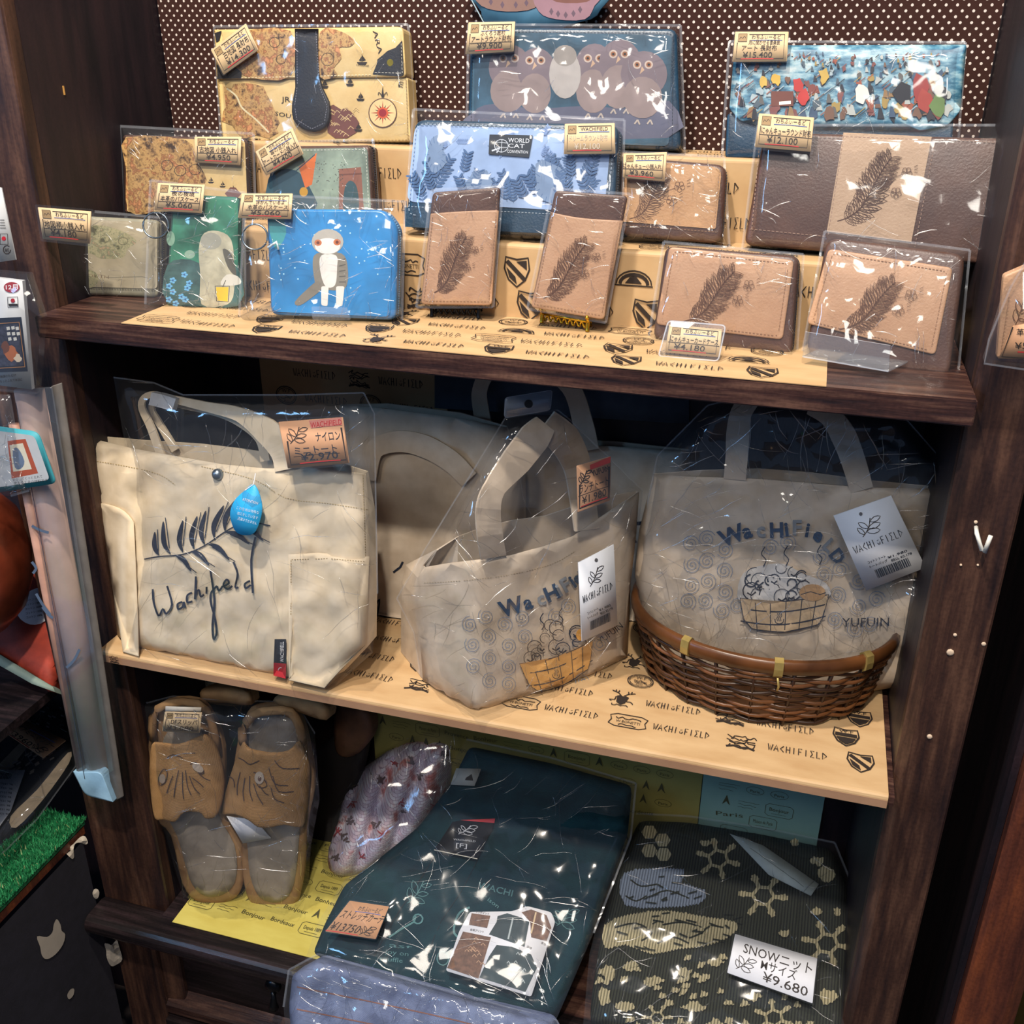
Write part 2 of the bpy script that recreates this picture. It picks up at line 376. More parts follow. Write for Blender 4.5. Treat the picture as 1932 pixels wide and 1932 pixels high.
class Art:
    def __init__(s, S, name='printed_art', h0=.0003, dh=.000005):
        s.S = S; s.name = name; s.V = []; s.F = []; s.mi = []; s.m = []; s.h = s.hs = h0; s.dh = dh; s.cv = isinstance(S, Skin) or getattr(S, 'disp', None) is not None
        if s.cv: s.dh = max(dh, .00003); s.cap = .006
        else: s.cap = .0016
    def _m(s, m):
        if m not in s.m: s.m.append(m)
        return s.m.index(m)
    def add(s, V2, F2, m, h=None):
        h = s.h if h is None else h; k = len(s.V); s.V += [s.S.at(x, y, h) for x, y in V2]
        if isinstance(m, str): m = M(m, .6, var=.06)
        s.F += [tuple(k + i for i in f) for f in F2]; s.mi += [s._m(m)] * len(F2)
        s.h += s.dh if len(V2) > 400 or True else 0
        if s.h > s.hs + s.cap: s.h = s.hs + .0004
    def fill(s, pts, m, res=None):
        if res is None and s.cv: res = 12
        if res: V2, F2 = cdt(pts, res); s.add(V2, F2, m)
        else:
            V2, F2 = cdt(pts, None); s.add(V2, F2, m)
        return s
    def ell(s, cx, cy, rx, ry, m, rot=0, n=16, res=None):
        c, sn = math.cos(rot), math.sin(rot)
        return s.fill([(cx + rx * math.cos(a) * c - ry * math.sin(a) * sn, cy + rx * math.cos(a) * sn + ry * math.sin(a) * c) for a in [2 * math.pi * i / n for i in range(n)]], m, res)
    def line(s, pts, w, m, closed=False, sm=0, taper=False):
        if sm: pts = spl(pts, sm, closed)
        if s.cv:
            P0 = [Vector(p) for p in pts] + ([Vector(pts[0])] if closed else []); out = []
            for a, b in zip(P0, P0[1:]):
                k = max(1, int((b - a).length / 6)); out += [a + (b - a) * j / k for j in range(k)]
            pts = out + ([] if closed else [P0[-1]])
        P = [Vector(p) for p in pts]; k = len(P)
        if k < 2: return s
        L = []; R = []
        for i, p in enumerate(P):
            a = P[i - 1] if (i or closed) else p; b = P[(i + 1) % k] if (i < k - 1 or closed) else p
            d = (b - a); d = d.normalized() if d.length > 1e-9 else Vector((1, 0)); nn = Vector((-d.y, d.x)) * w / 2
            if taper: nn *= max(.15, math.sin(math.pi * (i + .3) / (k - .4)) ) if not closed else 1
            L.append(p + nn); R.append(p - nn)
        V2 = [tuple(v) for v in L + R]; F2 = [(i, (i + 1) % k, k + (i + 1) % k, k + i) for i in range(k if closed else k - 1)]
        s.add(V2, F2, m); return s
    def dash(s, pts, w, m, on=4, off=2.5, closed=False):
        P = [Vector(p) for p in pts] + ([Vector(pts[0])] if closed else []); V2 = []; F2 = []; t = 0
        for a, b in zip(P, P[1:]):
            L = (b - a).length
            if L < 1e-6: continue
            d = (b - a) / L; nn = Vector((-d.y, d.x)) * w / 2
            while t < L:
                e = min(L, t + on); k = len(V2); p0 = a + d * t; p1 = a + d * e
                V2 += [tuple(p0 + nn), tuple(p1 + nn), tuple(p1 - nn), tuple(p0 - nn)]; F2.append((k, k + 1, k + 2, k + 3)); t += on + off
            t -= L
        if F2: s.add(V2, F2, m)
        return s
    def text(s, t, bl, br, hpx, m, off=0.0, quad=None):
        """text from bl to br, em height hpx (perpendicular) or explicit up vector"""
        V, Fc = glyphs(t, off); dx, dy = br[0] - bl[0], br[1] - bl[1]; L = math.hypot(dx, dy)
        ux, uy = (hpx if isinstance(hpx, tuple) else (dy / L * hpx, -dx / L * hpx))
        s.add([(bl[0] + dx * u + ux * v, bl[1] + dy * u + uy * v) for u, v in V], Fc, m); return s
    def logo(s, word, bl, br, hpx, m, w=1.6):
        n = len(word); dx, dy = (br[0] - bl[0]) / n, (br[1] - bl[1]) / n; L = math.hypot(dx, dy)
        ux, uy = hpx if isinstance(hpx, tuple) else (dy / L * hpx, -dx / L * hpx)
        for i, ch in enumerate(word):
            for st in LOGO[ch]:
                s.line([(bl[0] + dx * (i + u * .82) + ux * v, bl[1] + dy * (i + u * .82) + uy * v) for u, v in st], w, m)
        return s
    def build(s, root, name=None, label=None):
        if not s.F: return None
        o = mesh_obj(name or s.name, s.V, s.F, s.m, root, s.mi)
        if label: o['label'] = label
        return o
def blob(cx, cy, rx, ry, n=14, amp=.25, seed=0, rot=0):
    out = []
    for i in range(n):
        a = 2 * math.pi * i / n; k = 1 + amp * noise.noise(Vector((math.cos(a) * 1.5 + seed * 3.1, math.sin(a) * 1.5, seed * 1.7)))*2
        x, y = rx * math.cos(a) * k, ry * math.sin(a) * k
        out.append((cx + x * math.cos(rot) - y * math.sin(rot), cy + x * math.sin(rot) + y * math.cos(rot)))
    return out

# ------------------------------------------------------------------ wrapping paper prints (in metres on a flat sheet, v towards the reader)
class Flat:
    def __init__(s, O, U, D): s.O = Vector(O); s.U = Vector(U).normalized(); s.D = Vector(D).normalized(); s.N = s.D.cross(s.U).normalized()
    def at(s, u, v, h=0): return s.O + s.U * u + s.D * v + s.N * h
def emblem(A, cx, cy, r, k, m):
    lw = r * .09
    C = lambda x, y: (cx + x * r, cy + y * r)
    ring = lambda rx, ry, n=18: [C(rx * math.cos(2 * math.pi * i / n), ry * math.sin(2 * math.pi * i / n)) for i in range(n)]
    rr = random.Random(int(cx * 9999) + k)
    def squig(x0, y0, x1, y1, n, a):
        A.line([C(x0 + (x1 - x0) * i / n + rr.uniform(-a, a), y0 + (y1 - y0) * i / n + rr.uniform(-a, a)) for i in range(n + 1)], lw * .9, m, sm=3)
    if k == 0 or k == 5:
        sh = [C(*p) for p in ((-.8, -1), (0, -.85), (.8, -1), (.9, -.2), (.6, .55), (0, 1.05), (-.6, .55), (-.9, -.2))]
        A.line(sh, lw * 1.3, m, True)
        if k == 0:
            A.line([C(-.72, -.72), C(.55, .5)], lw * 3.2, m)
            A.fill([C(*p) for p in ((-.05, -.7), (.7, -.8), (.72, -.15))], m); A.fill([C(*p) for p in ((-.75, -.3), (-.1, .35), (0, .85), (-.55, .4))], m)
        else:
            A.fill([C(*p) for p in ((-.75, -.45), (.75, -.45), (.78, -.1), (-.78, -.1))], m)
            A.fill([C(*p) for p in ((-.7, .05), (.7, .05), (.45, .5), (0, .85), (-.45, .5))], m)
            A.text('W.F', C(-.5, -.55), C(.5, -.55), r * .42, m)
    elif k == 1:
        A.line(ring(1, .85), lw, m, True); A.line(ring(.85, .7), lw * .6, m, True)
        A.text('W.F', C(-.4, -.25), C(.4, -.25), r * .5, m)
        squig(-.6, .05, .6, .05, 7, .12); squig(-.5, .25, .5, .25, 6, .1); A.text('N.O', C(-.25, .62), C(.25, .62), r * .3, m)
    elif k == 2:
        for sg in (-1, 1):
            A.line([C(sg * .1, -.35), C(sg * .4, -.7), C(sg * .9, -.9)], lw, m); A.line([C(sg * .4, -.7), C(sg * .35, -1)], lw, m); A.line([C(sg * .6, -.8), C(sg * .62, -1.05)], lw, m)
            squig(sg * .25, -.2, sg * .85, .5, 6, .2)
        A.fill([C(*p) for p in ((-.4, -.3), (.4, -.3), (.35, .5), (0, .8), (-.35, .5))], m); squig(-.7, .85, .7, .85, 8, .12)
    elif k == 3:
        A.line([C(*p) for p in ((-1.4, -.5), (-.9, -.75), (.9, -.75), (1.4, -.5), (1.25, 0), (1.4, .5), (.9, .75), (-.9, .75), (-1.4, .5), (-1.25, 0))], lw, m, True)
        squig(-1, -.3, 1, -.3, 10, .12); A.text('W.BONETTI', C(-.9, .25), C(.9, .25), r * .42, m); squig(-.7, .5, .7, .5, 7, .08)
    elif k == 4:
        arc = [C(1.2 * math.cos(a), -.9 * math.sin(a) + .3) for a in [math.pi * i / 10 for i in range(11)]]
        A.line(arc, lw, m); A.line([C(.95 * math.cos(a), -.65 * math.sin(a) + .3) for a in [math.pi * i / 10 for i in range(11)]], lw * 2.5, m)
        A.fill([C(-.6, .25), C(-.3, -.15), C(.1, -.25), C(.55, .25)], m); A.line([C(-1.3, .4), C(1.3, .4)], lw, m)
    else:
        for j in range(5): squig(-.9, -.5 + j * .28, .9, -.5 + j * .28 + rr.uniform(-.1, .1), 9, .2)
        A.line([C(-1, .8), C(-.5, .6), C(0, .75), C(.5, .6), C(1, .8)], lw * 2, m)
def kraft_print(A, u0, v0, u1, v1, seed=0, pitch=.062, row=.031, m=None, skip=None):
    m = m or INK; R = random.Random(seed); j = 0; v = v0 + row * .6
    while v < v1 - .004:
        u = u0 + (.01 if j % 2 else .04) ; i = 0
        while u < u1 - .02:
            if (i + j) % 2 == 0:
                wd = .056
                if u + wd < u1:
                    t = 'WACHIoFIELD' if R.random() < .6 else 'WACHIFIELD'
                    A.logo(t, (u, v + .005), (u + wd, v + .005), .0095, m, .0009)
                u += wd + .012
            else:
                r = .0135
                if u + 2 * r < u1 and v - r > v0 - .006 and v + r < v1 + .006: emblem(A, u + r * 1.3, v, r, R.randrange(7), m)
                u += 2.6 * r + .008
            i += 1
        v += row; j += 1
def bonjour_print(A, u0, v0, u1, v1, seed, m):
    R = random.Random(seed); words = ['Bonjour', 'Bonheur', 'Paris', 'Depuis 1889', 'Maison de Paris', 'Bordeaux', 'Provence', 'Merci', 'Bonjour']
    v = v0 + .012; j = 0
    while v < v1:
        u = u0 + R.uniform(.0, .02)
        while u < u1 - .045:
            k = R.randrange(5); a = R.uniform(-.12, .12)
            if k == 0:
                wd = .034; A.text(R.choice(words), (u, v), (u + wd, v + wd * a), .0095, m)
            elif k == 1:
                wd = .034; P = [(u, v - .008), (u + .004, v - .011), (u + wd - .004, v - .011), (u + wd, v - .008), (u + wd, v + .005), (u + wd - .004, v + .008), (u + .004, v + .008), (u, v + .005)]
                A.line(P, .0006, m, True); A.text(R.choice(words), (u + .005, v), (u + wd - .005, v), .008, m); A.line([(u + .008, v + .004), (u + wd - .008, v + .004)], .0005, m)
            elif k == 2:
                wd = .022; A.line([(u + wd / 2 + wd / 2 * math.cos(t), v - .003 + .006 * math.sin(t)) for t in [i * .45 for i in range(14)]], .0005, m, True); A.text('Paris', (u + .005, v), (u + wd - .005, v), .006, m)
            elif k == 3:
                wd = .026
                for l in range(3): A.line([(u + i * wd / 7, v - .006 + l * .0045 + R.uniform(-.001, .001)) for i in range(8 - l)], .0005, m, sm=2)
            else:
                wd = .012; A.fill([(u, v + .004), (u + .005, v - .012), (u + .01, v + .004), (u + .007, v + .001), (u + .005, v - .002), (u + .003, v + .001)], m)
            u += wd + .008
        v += .0235; j += 1

# ------------------------------------------------------------------ the cabinet
ZA, ZB, ZC, DP, PR = 0.0, -0.3755, -0.7995, 0.24, 0.031
W = .42
cab = thing('display_cabinet', 'dark stained wooden display cabinet with three shelves and a drawer', 'cabinet', (0, 0, -1.15))
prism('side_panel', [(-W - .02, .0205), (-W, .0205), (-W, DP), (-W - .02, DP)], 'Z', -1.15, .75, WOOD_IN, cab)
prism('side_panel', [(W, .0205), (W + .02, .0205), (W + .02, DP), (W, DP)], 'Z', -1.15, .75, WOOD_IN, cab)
lp = [(-.516, .02), (-.516, .001), (-.514, -.001), (-.458, -.001), (-.456, 0), (-.4215, .0035), (-W, .006), (-W, .02)]
prism('post', lp, 'Z', -1.15, .75, WOOD_V, cab)
prism('post', [(W, .02), (W, .007), (W + .009, 0), (W + .05, -.001), (W + .052, .001), (W + .052, .02)], 'Z', -1.15, .75, WOOD_V, cab)
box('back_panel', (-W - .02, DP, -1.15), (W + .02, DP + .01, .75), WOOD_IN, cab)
box('shelf_board', (-W + .0005, -PR, -.021), (W - .0005, DP - .0005, 0), WOOD_H, cab, .0012)
box('shelf_board', (-W + .0005, -PR, ZB - .011), (W - .0005, DP - .0005, ZB - .002), WOOD_H, cab)
box('shelf_board', (-W + .0005, -.02, ZC - .016), (W - .0005, DP - .0005, ZC), WOOD_H, cab)
trim = [(-.002, ZC - .002), (-.002, ZC + .0)] + [(-.010, ZC + .003), (-.020, ZC + .003)] + [(-.036 - .012 * math.sin(a), ZC - .011 + .014 * math.cos(a)) for a in [i * math.pi / 8 for i in range(9)]] + [(-.030, ZC - .028), (-.002, ZC - .032)]
prism('moulding', trim, 'X', -.513, .475, WOOD_BLK, cab, smooth=False)
box('side_lip', (-W + .0006, -.012, ZC + .0005), (-W + .03, DP - .01, ZC + .004), WOOD_BLK, cab)
# drawer with sunk front panel and drop pulls
dr0, dr1 = ZC - .034, -1.02
box('drawer', (-.446, .012, dr1), (W - .02, .02, dr0), WOOD_BLK, cab); drw = bpy.data.objects['drawer']
for nm, a, b in (('stile', (-.455, -.004, -1.15), (-.446, .016, dr0)), ('drawer_frame', (-.446, .0, dr0 - .006), (W - .02, .014, dr0)),):
    box(nm, a, b, WOOD_V if nm == 'stile' else WOOD_BLK, cab, .001)
pz = -.962
prism('drawer_moulding', [(.012, pz), (-.002, pz - .014), (-.006, pz - .016), (-.006, pz - .03), (.012, pz - .03)], 'X', -.446, W - .02, WOOD_H, cab)
box('base_rail', (-.446, -.012, -1.15), (W - .02, .012, -1.0), WOOD_BLK, cab)
for px, py in ((520, 1852), (652, 1897)):
    p = atY(px, py, -.004); cx, cz = p.x, p.z
    h = mesh_obj('handle', *tube('x', [(cx, .012, cz), (cx, -.006, cz), (cx, -.008, cz), (cx, -.014, cz), (cx, -.016, cz)], .01, None, None, 12, rads=[.006, .006, .011, .0105, .004], up=(0, 0, 1), data=True), DARKMETAL, cab, smooth=True)
    h2 = tube('drop_pull', [(cx, -.012, cz - .006), (cx + .002, -.016, cz - .016), (cx + .001, -.017, cz - .026), (cx, -.016, cz - .034), (cx, -.015, cz - .038)], .004, DARKMETAL, h, 10, rads=[.003, .0035, .005, .007, .003])
# hooks and screw holes on the right post
p = atY(1850, 1005, -.002)
tube('hook', [(p.x - .004, -.001, p.z + .004), (p.x - .004, -.008, p.z + .002), (p.x + .002, -.012, p.z - .011), (p.x + .004, -.013, p.z - .012), (p.x + .006, -.012, p.z + .003)], .0018, M('#d8d5cc', .4), cab)
for px, py, r in ((1793, 1231, .0032), (1802, 1198, .0016), (1754, 1390, .0024), (1841, 985, .0015), (1856, 1215, .002), (1813, 1066, .001), (1845, 1066, .001)):
    p = atY(px, py, -.001)
    tube('screw_hole', [(p.x, 0, p.z), (p.x, -.0016, p.z), (p.x, -.002, p.z)], r, M('#c9b199', .6), cab, 8, rads=[r, r, r * .5])
p = atY(122, 162, 0); p = atX(119, 162, -W + .001)
box('staple', (-W - .001, p.y, p.z - .008), (-W + .0012, p.y + .0012, p.z), M('#b98a4a', .5), cab)
# polka dot cloth on the back
def polka():
    m, b = base_mat('polka_dot_cloth', .9, 0, .1); N, L = nodes(m)
    tc = N.new('ShaderNodeTexCoord'); sx = N.new('ShaderNodeSeparateXYZ'); L.new(tc.outputs['Object'], sx.inputs[0])
    def mth(op, a, b2=None, c=None):
        n = N.new('ShaderNodeMath'); n.operation = op
        for i, v in enumerate((a, b2, c)):
            if v is None: continue
            if isinstance(v, (int, float)): n.inputs[i].default_value = v
            else: L.new(v, n.inputs[i])
        return n.outputs[0]
    pit = .0093
    def grid(off):
        u = mth('SUBTRACT', mth('FRACT', mth('ADD', mth('DIVIDE', sx.outputs[0], pit), off)), .5)
        v = mth('SUBTRACT', mth('FRACT', mth('ADD', mth('DIVIDE', sx.outputs[2], pit), off)), .5)
        return mth('ADD', mth('MULTIPLY', u, u), mth('MULTIPLY', v, v))
    dd = mth('LESS_THAN', mth('MINIMUM', grid(0.0), grid(.5)), .0165)
    mx = N.new('ShaderNodeMix'); mx.data_type = 'RGBA'; L.new(dd, mx.inputs[0]); mx.inputs[6].default_value = lin('#38231f'); mx.inputs[7].default_value = lin('#cdc2ba')
    L.new(mx.outputs[2], b.inputs['Base Color']); bump(m, b, add_noise(m, 700, 2).outputs[0], .3, .0005); return m
V = []; Fc = []
nx, nz = 40, 24
for j in range(nz + 1):
    for i in range(nx + 1):
        x = -W + .0015 + (2 * W - .003) * i / nx; z = .002 + .66 * j / nz
        V.append((x, DP - .0035 + .0016 * noise.noise(Vector((x * 9, z * 3, 2))), z))
for j in range(nz):
    for i in range(nx): a = j * (nx + 1) + i; Fc.append((a, a + 1, a + nx + 2, a + nx + 1))
o = mesh_obj('backing_cloth', V, Fc, polka(), None, smooth=True, loc=(0, DP - .004, .002))
tag(o, 'dark brown cloth with small cream polka dots covering the upper cabinet back', 'cloth')

# kraft paper wrapped risers and sheets
def riser_step(x0, x1, y0, z1, y1, seed, lab):
    e = .004; zb = .0005
    prof = [(y0, zb), (y0, z1 - e)] + [(y0 + e * (1 - math.cos(a)), z1 - e + e * math.sin(a)) for a in (.4, .8, 1.2)] + [(y0 + e, z1), (y1, z1), (y1, zb)]
    rs = prism('display_riser', prof, 'X', x0, x1, KRAFT, None, loc=((x0 + x1) / 2, y0, 0)); tag(rs, lab, 'riser')
    A = Art(Flat((x0, y0, z1 - .003), (1, 0, 0), (0, 0, -1)), 'printed_logos'); kraft_print(A, .0, .004, x1 - x0, z1 - zb - .004, seed); A.build(rs)
    A = Art(Flat((x0, y1, z1), (1, 0, 0), (0, -1, 0)), 'printed_logos'); kraft_print(A, .0, .0, x1 - x0, y1 - y0, seed + 3); A.build(rs)
riser_step(-.325, .335, .1, .07, .17, 4, 'low riser wrapped in printed kraft paper behind the tall card cases')
riser_step(-.325, .412, .1705, .145, .2345, 9, 'tall riser wrapped in printed kraft paper under the rear row of wallets')
sheet = box('paper_sheet', (-.323, -.0305, .0002), (.31, .0998, .0009), KRAFT, None, loc=(0, .03, 0))
tag(sheet, 'kraft wrapping paper sheet with printed logos lying on the top shelf', 'paper')
A = Art(Flat((-.323, .0998, .0009), (1, 0, 0), (0, -1, 0)), 'printed_logos'); kraft_print(A, 0, .0, .63, .13, 21); A.build(sheet)
# middle shelf cover: top, fold, front strip
e = .004; zt = ZB; y0 = -PR - .0015
prof = [(DP - .002, zt), (y0 + e, zt)] + [(y0 + e - e * math.sin(a), zt - e + e * math.cos(a)) for a in (.5, 1.0)] + [(y0, zt - e), (y0, zt - .014), (y0 + .0008, zt - .014), (y0 + .0012, zt - .0015 - e * .3), (y0 + e, zt - .0012), (DP - .002, zt - .0012)]
cov = prism('paper_cover', prof, 'X', -W + .001, W - .006, KRAFT, None, loc=(0, 0, zt))
tag(cov, 'kraft wrapping paper with printed logos folded over the middle shelf', 'paper')
A = Art(Flat((-W, DP, zt), (1, 0, 0), (0, -1, 0)), 'printed_logos'); kraft_print(A, 0.005, .03, 2 * W - .01, DP + PR - .003, 33, row=.036); A.build(cov)
A = Art(Flat((-W, y0 - .0005, zt - .006), (1, 0, 0), (0, 0, -1)), 'printed_logos')
for u in (.02,): emblem(A, u, .0015, .006, 6, INK)
A.build(cov)
box('paper_fold', (-W + .0012, y0 - .0004, zt - .0135), (W - .0062, y0 - .0001, zt - .005), KRAFT_EDGE, cov)
bp = box('paper_backing', (-.34, DP - .0035, ZB + .001), (-.10, DP - .001, -.03), KRAFT, None, loc=(0, DP, -.3)); tag(bp, 'shaded kraft paper pinned to the back wall behind the nylon tote', 'paper')
A = Art(Flat((-.34, DP - .0035, -.032), (1, 0, 0), (0, 0, -1)), 'printed_logos'); kraft_print(A, .005, .01, .235, .2, 5); A.build(bp)
# French print papers on the bottom shelf
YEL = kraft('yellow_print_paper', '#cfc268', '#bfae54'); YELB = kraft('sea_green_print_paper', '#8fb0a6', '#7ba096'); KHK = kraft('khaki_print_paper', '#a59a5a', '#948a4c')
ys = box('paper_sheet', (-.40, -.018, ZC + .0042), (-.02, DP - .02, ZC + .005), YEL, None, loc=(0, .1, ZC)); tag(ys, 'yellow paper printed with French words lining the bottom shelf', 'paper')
A = Art(Flat((-.40, DP - .02, ZC + .005), (1, 0, 0), (0, -1, 0)), 'printed_words'); GI = M('#4c4a33', .7, var=0); bonjour_print(A, .0, .0, .37, .222, 3, GI)
p0 = atZ(455, 1740, ZC + .005); p1 = atZ(512, 1743, ZC + .005)
A.build(ys)
def wallpaper(x0, x1, mat, lab, seed):
    o = box('paper_backing', (x0, DP - .003, ZC + .006), (x1, DP - .001, ZB - .02), mat, None, loc=((x0 + x1) / 2, DP, ZC)); tag(o, lab, 'paper')
    A = Art(Flat((x0, DP - .003, ZB - .02), (1, 0, 0), (0, 0, -1)), 'printed_words'); bonjour_print(A, 0.01, .0, x1 - x0 - .01, .37, seed, GI); A.build(o)
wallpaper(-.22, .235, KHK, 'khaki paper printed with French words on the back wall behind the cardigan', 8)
wallpaper(.236, .385, YELB, 'blue-green paper printed with French words on the back wall at right', 12)

# neighbouring furniture at the right
nb = thing('neighbour_cabinet', 'red-brown wooden cabinet post standing right of the display cabinet', 'cabinet', (.55, 0, -1.15))
prism('post', [(.525, .0), (.53, -.004), (.565, -.004), (.578, .002), (.578, .03), (.525, .03)], 'Z', -1.15, .75, WOOD_RED, nb)
prism('side_panel', [(.518, .012), (.5245, .012), (.5245, .3), (.518, .3)], 'Z', -1.15, .75, WOOD_IN, nb)
wl = box('wall_back', (-1.5, .32, -1.3), (1.5, .36, 1.2), M('#16161c', .9)); wl['kind'] = 'structure'
fl = box('floor', (-1.6, -2.4, -1.2), (1.6, .36, -1.15), M('#3b3230', .7)); fl['kind'] = 'structure'
bx = box('storage_box', (.6, .0, -.74), (.8, .2, -.665), M('#7a6a3c', .6), None, .004, loc=(.7, .1, -.74)); tag(bx, 'ochre box glimpsed at the bottom right corner behind the red-brown post', 'box')

# ------------------------------------------------------------------ helpers for the goods
def sleeve(S, quad, root, h=.004, depth=.012, edge=16, name='plastic_sleeve', mat=None, amp=.0016, seam=(0, 1, 2, 3), sw=5, res=14, seed=0, rs=26, flap=None, cr=None):
    """clear bag: front film puffed over the goods, film sides, sealed edges"""
    mat = mat or FILM_T; pl = rnd(quad, 4, 2) if len(quad) == 4 else quad
    V2, F2 = cdt(pl, res, (sw, edge)); V = []
    for x, y in V2:
        d = hdist(pl, x, y); t = min(1, d / edge); t = t * t * (3 - 2 * t)
        rip = amp * (noise.noise(Vector((x / rs, y / rs, seed + 3.3))) + .6 * noise.noise(Vector((x / rs * 2.3 + y / rs, y / rs * 2.1, seed))))
        V.append(S.at(x, y, -depth * .5 + (h + depth * .5) * t + rip * t + .0006 * (1 - t)))
    o = mesh_obj(name, V, [f[::-1] for f in F2], mat, root, smooth=True)
    A = Art(S, 'sealed_edge', -depth * .5 + .0012, 0)
    n = len(quad)
    for i in seam: A.line([quad[i % n], quad[(i + 1) % n]], sw, SEAM)
    A.build(o)
    # sharp little folds of the film
    xs = [p[0] for p in quad]; ys = [p[1] for p in quad]; wd = max(xs) - min(xs); hg = max(ys) - min(ys); R = random.Random(seed * 7 + 1)
    if cr is None: cr = 22 if mat is FILM_T else (46 if mat is FILM else 80)
    V = []; Fc = []; tries = 0
    cxm, cym = sum(xs) / len(xs), sum(ys) / len(ys)
    while cr > 0 and tries < 2000:
        tries += 1
        x, y = R.uniform(min(xs), max(xs)), R.uniform(min(ys), max(ys))
        if not inside(pl, x, y): continue
        d = hdist(pl, x, y)
        if R.random() > math.exp(-d / (edge * 1.6)) + .22: continue
        a = math.atan2(cym - y, cxm - x) + R.gauss(0, .7); ln = R.uniform(.05, .22) * math.sqrt(wd * hg); k = R.uniform(-.6, .6); P = []; n_ = 7
        for i in range(n_ + 1):
            if not inside(pl, x, y): break
            dd = min(1, hdist(pl, x, y) / edge); t = dd * dd * (3 - 2 * dd)
            P.append(S.at(x, y, -depth * .5 + (h + depth * .5) * t + .0012 + amp * .5)); a += k / n_ + R.gauss(0, .12); x += math.cos(a) * ln / n_; y += math.sin(a) * ln / n_
        if len(P) < 4: continue
        r0 = R.uniform(.00025, .0007); v, f = tube('c', P, r0, None, None, 5, rads=[max(.00008, r0 * math.sin(math.pi * (i + .3) / len(P))) for i in range(len(P))], data=True); b0 = len(V); V += v; Fc += [tuple(b0 + j for j in q_) for q_ in f]; cr -= 1
    if V: co = mesh_obj('film_creases', V, Fc, CREASE, root, smooth=True); co['kind'] = 'stuff'
    return o
def stamp(A, q4, m1='#a98a5e', m2=None):
    A.fill(q4, m1); P = [bil(q4, .15, .7), bil(q4, .3, .4), bil(q4, .5, .6), bil(q4, .7, .3), bil(q4, .85, .55)]
    A.line(q4, 1, INK, True); A.line(P, .9, INK, sm=3)
CARD = kraft('tan_price_card', '#dcc096', '#d2b388'); CARD2 = kraft('orange_price_card', '#d2a27c', '#c8946c')
def price_card(S, quad, lines, label, group='handwritten price cards', h=.0065, mat=None, lam=3, frame='full', art=None, top='わちふぃーるど'):
    """lines: (text, s0, s1, t_base, t_height, ink, underline) in card fractions"""
    mat = mat or CARD; c = S.at(*bil(quad, .5, .5), h)
    lo = S.at(*bil(quad, .5, 1), h)
    t = thing('price_card', label, 'price card', lo, group)
    slab('card', S, rnd(quad, 1.5, 2), .0006, mat, t, h=h)
    A = Art(S, 'handwriting', h + .0002, .00003)
    b = lambda s, tt: bil(quad, s, tt)
    if frame == 'full':
        A.line([b(.27, .09), b(.93, .09), b(.93, .9), b(.06, .9), b(.06, .36)], 1.6, INK)
        stamp(A, [b(.07, .07), b(.23, .07), b(.23, .33), b(.07, .33)])
    elif frame == 'ubox':
        A.line([b(.95, .22), b(.96, .92), b(.06, .93), b(.08, .42)], 3.2, INK)
    if top: lines = [(top, .32, .86, .24, .15, INKB, 'b')] + list(lines)
    for (tx, s0, s1, tb, th, ink, ul) in lines:
        bl, br = b(s0, tb), b(s1, tb); tl = b(s0, tb - th * 1.15)
        A.text(tx, bl, br, (tl[0] - bl[0], tl[1] - bl[1]), ink, .004)
        if ul: A.line([b(s0 - .03, tb + .045), b((s0 + s1) / 2, tb + .035), b(s1 + .03, tb + .045)], 1.1 if ul != 'r' else 1.5, {'b': BLUEI, 'r': REDI, 'k': INK}[ul])
    if art: art(A, b)
    A.build(t)
    if lam:
        cx, cy = b(.5, .5); Q = [(cx + (x - cx) * (1 + lam * .02), cy + (y - cy) * (1 + lam * .033)) for x, y in quad]
        o = mesh_obj('laminate', [S.at(x, y, h + .0012) for x, y in rnd(Q, 4, 3)], [tuple(range(16))], FILM_T, t)
    return t
def minileaf(A, quad, m, w=1.0):
    b = lambda s, t: bil(quad, s, t)
    A.line([b(.1, .95), b(.4, .6), b(.6, .1)], w, m, sm=3)
    for s0, t0, s1, t1 in ((.2, .85, .05, .4), (.4, .6, .15, .15), (.4, .6, .85, .55), (.3, .75, .75, .9), (.55, .3, .95, .2)):
        x0, y0 = b(s0, t0); x1, y1 = b(s1, t1); nx, ny = (y1 - y0) * .22, -(x1 - x0) * .22; mx, my = (x0 + x1) / 2, (y0 + y1) / 2
        A.line([(x0, y0), (mx + nx, my + ny), (x1, y1), (mx - nx, my - ny)], w, m, True, sm=2)
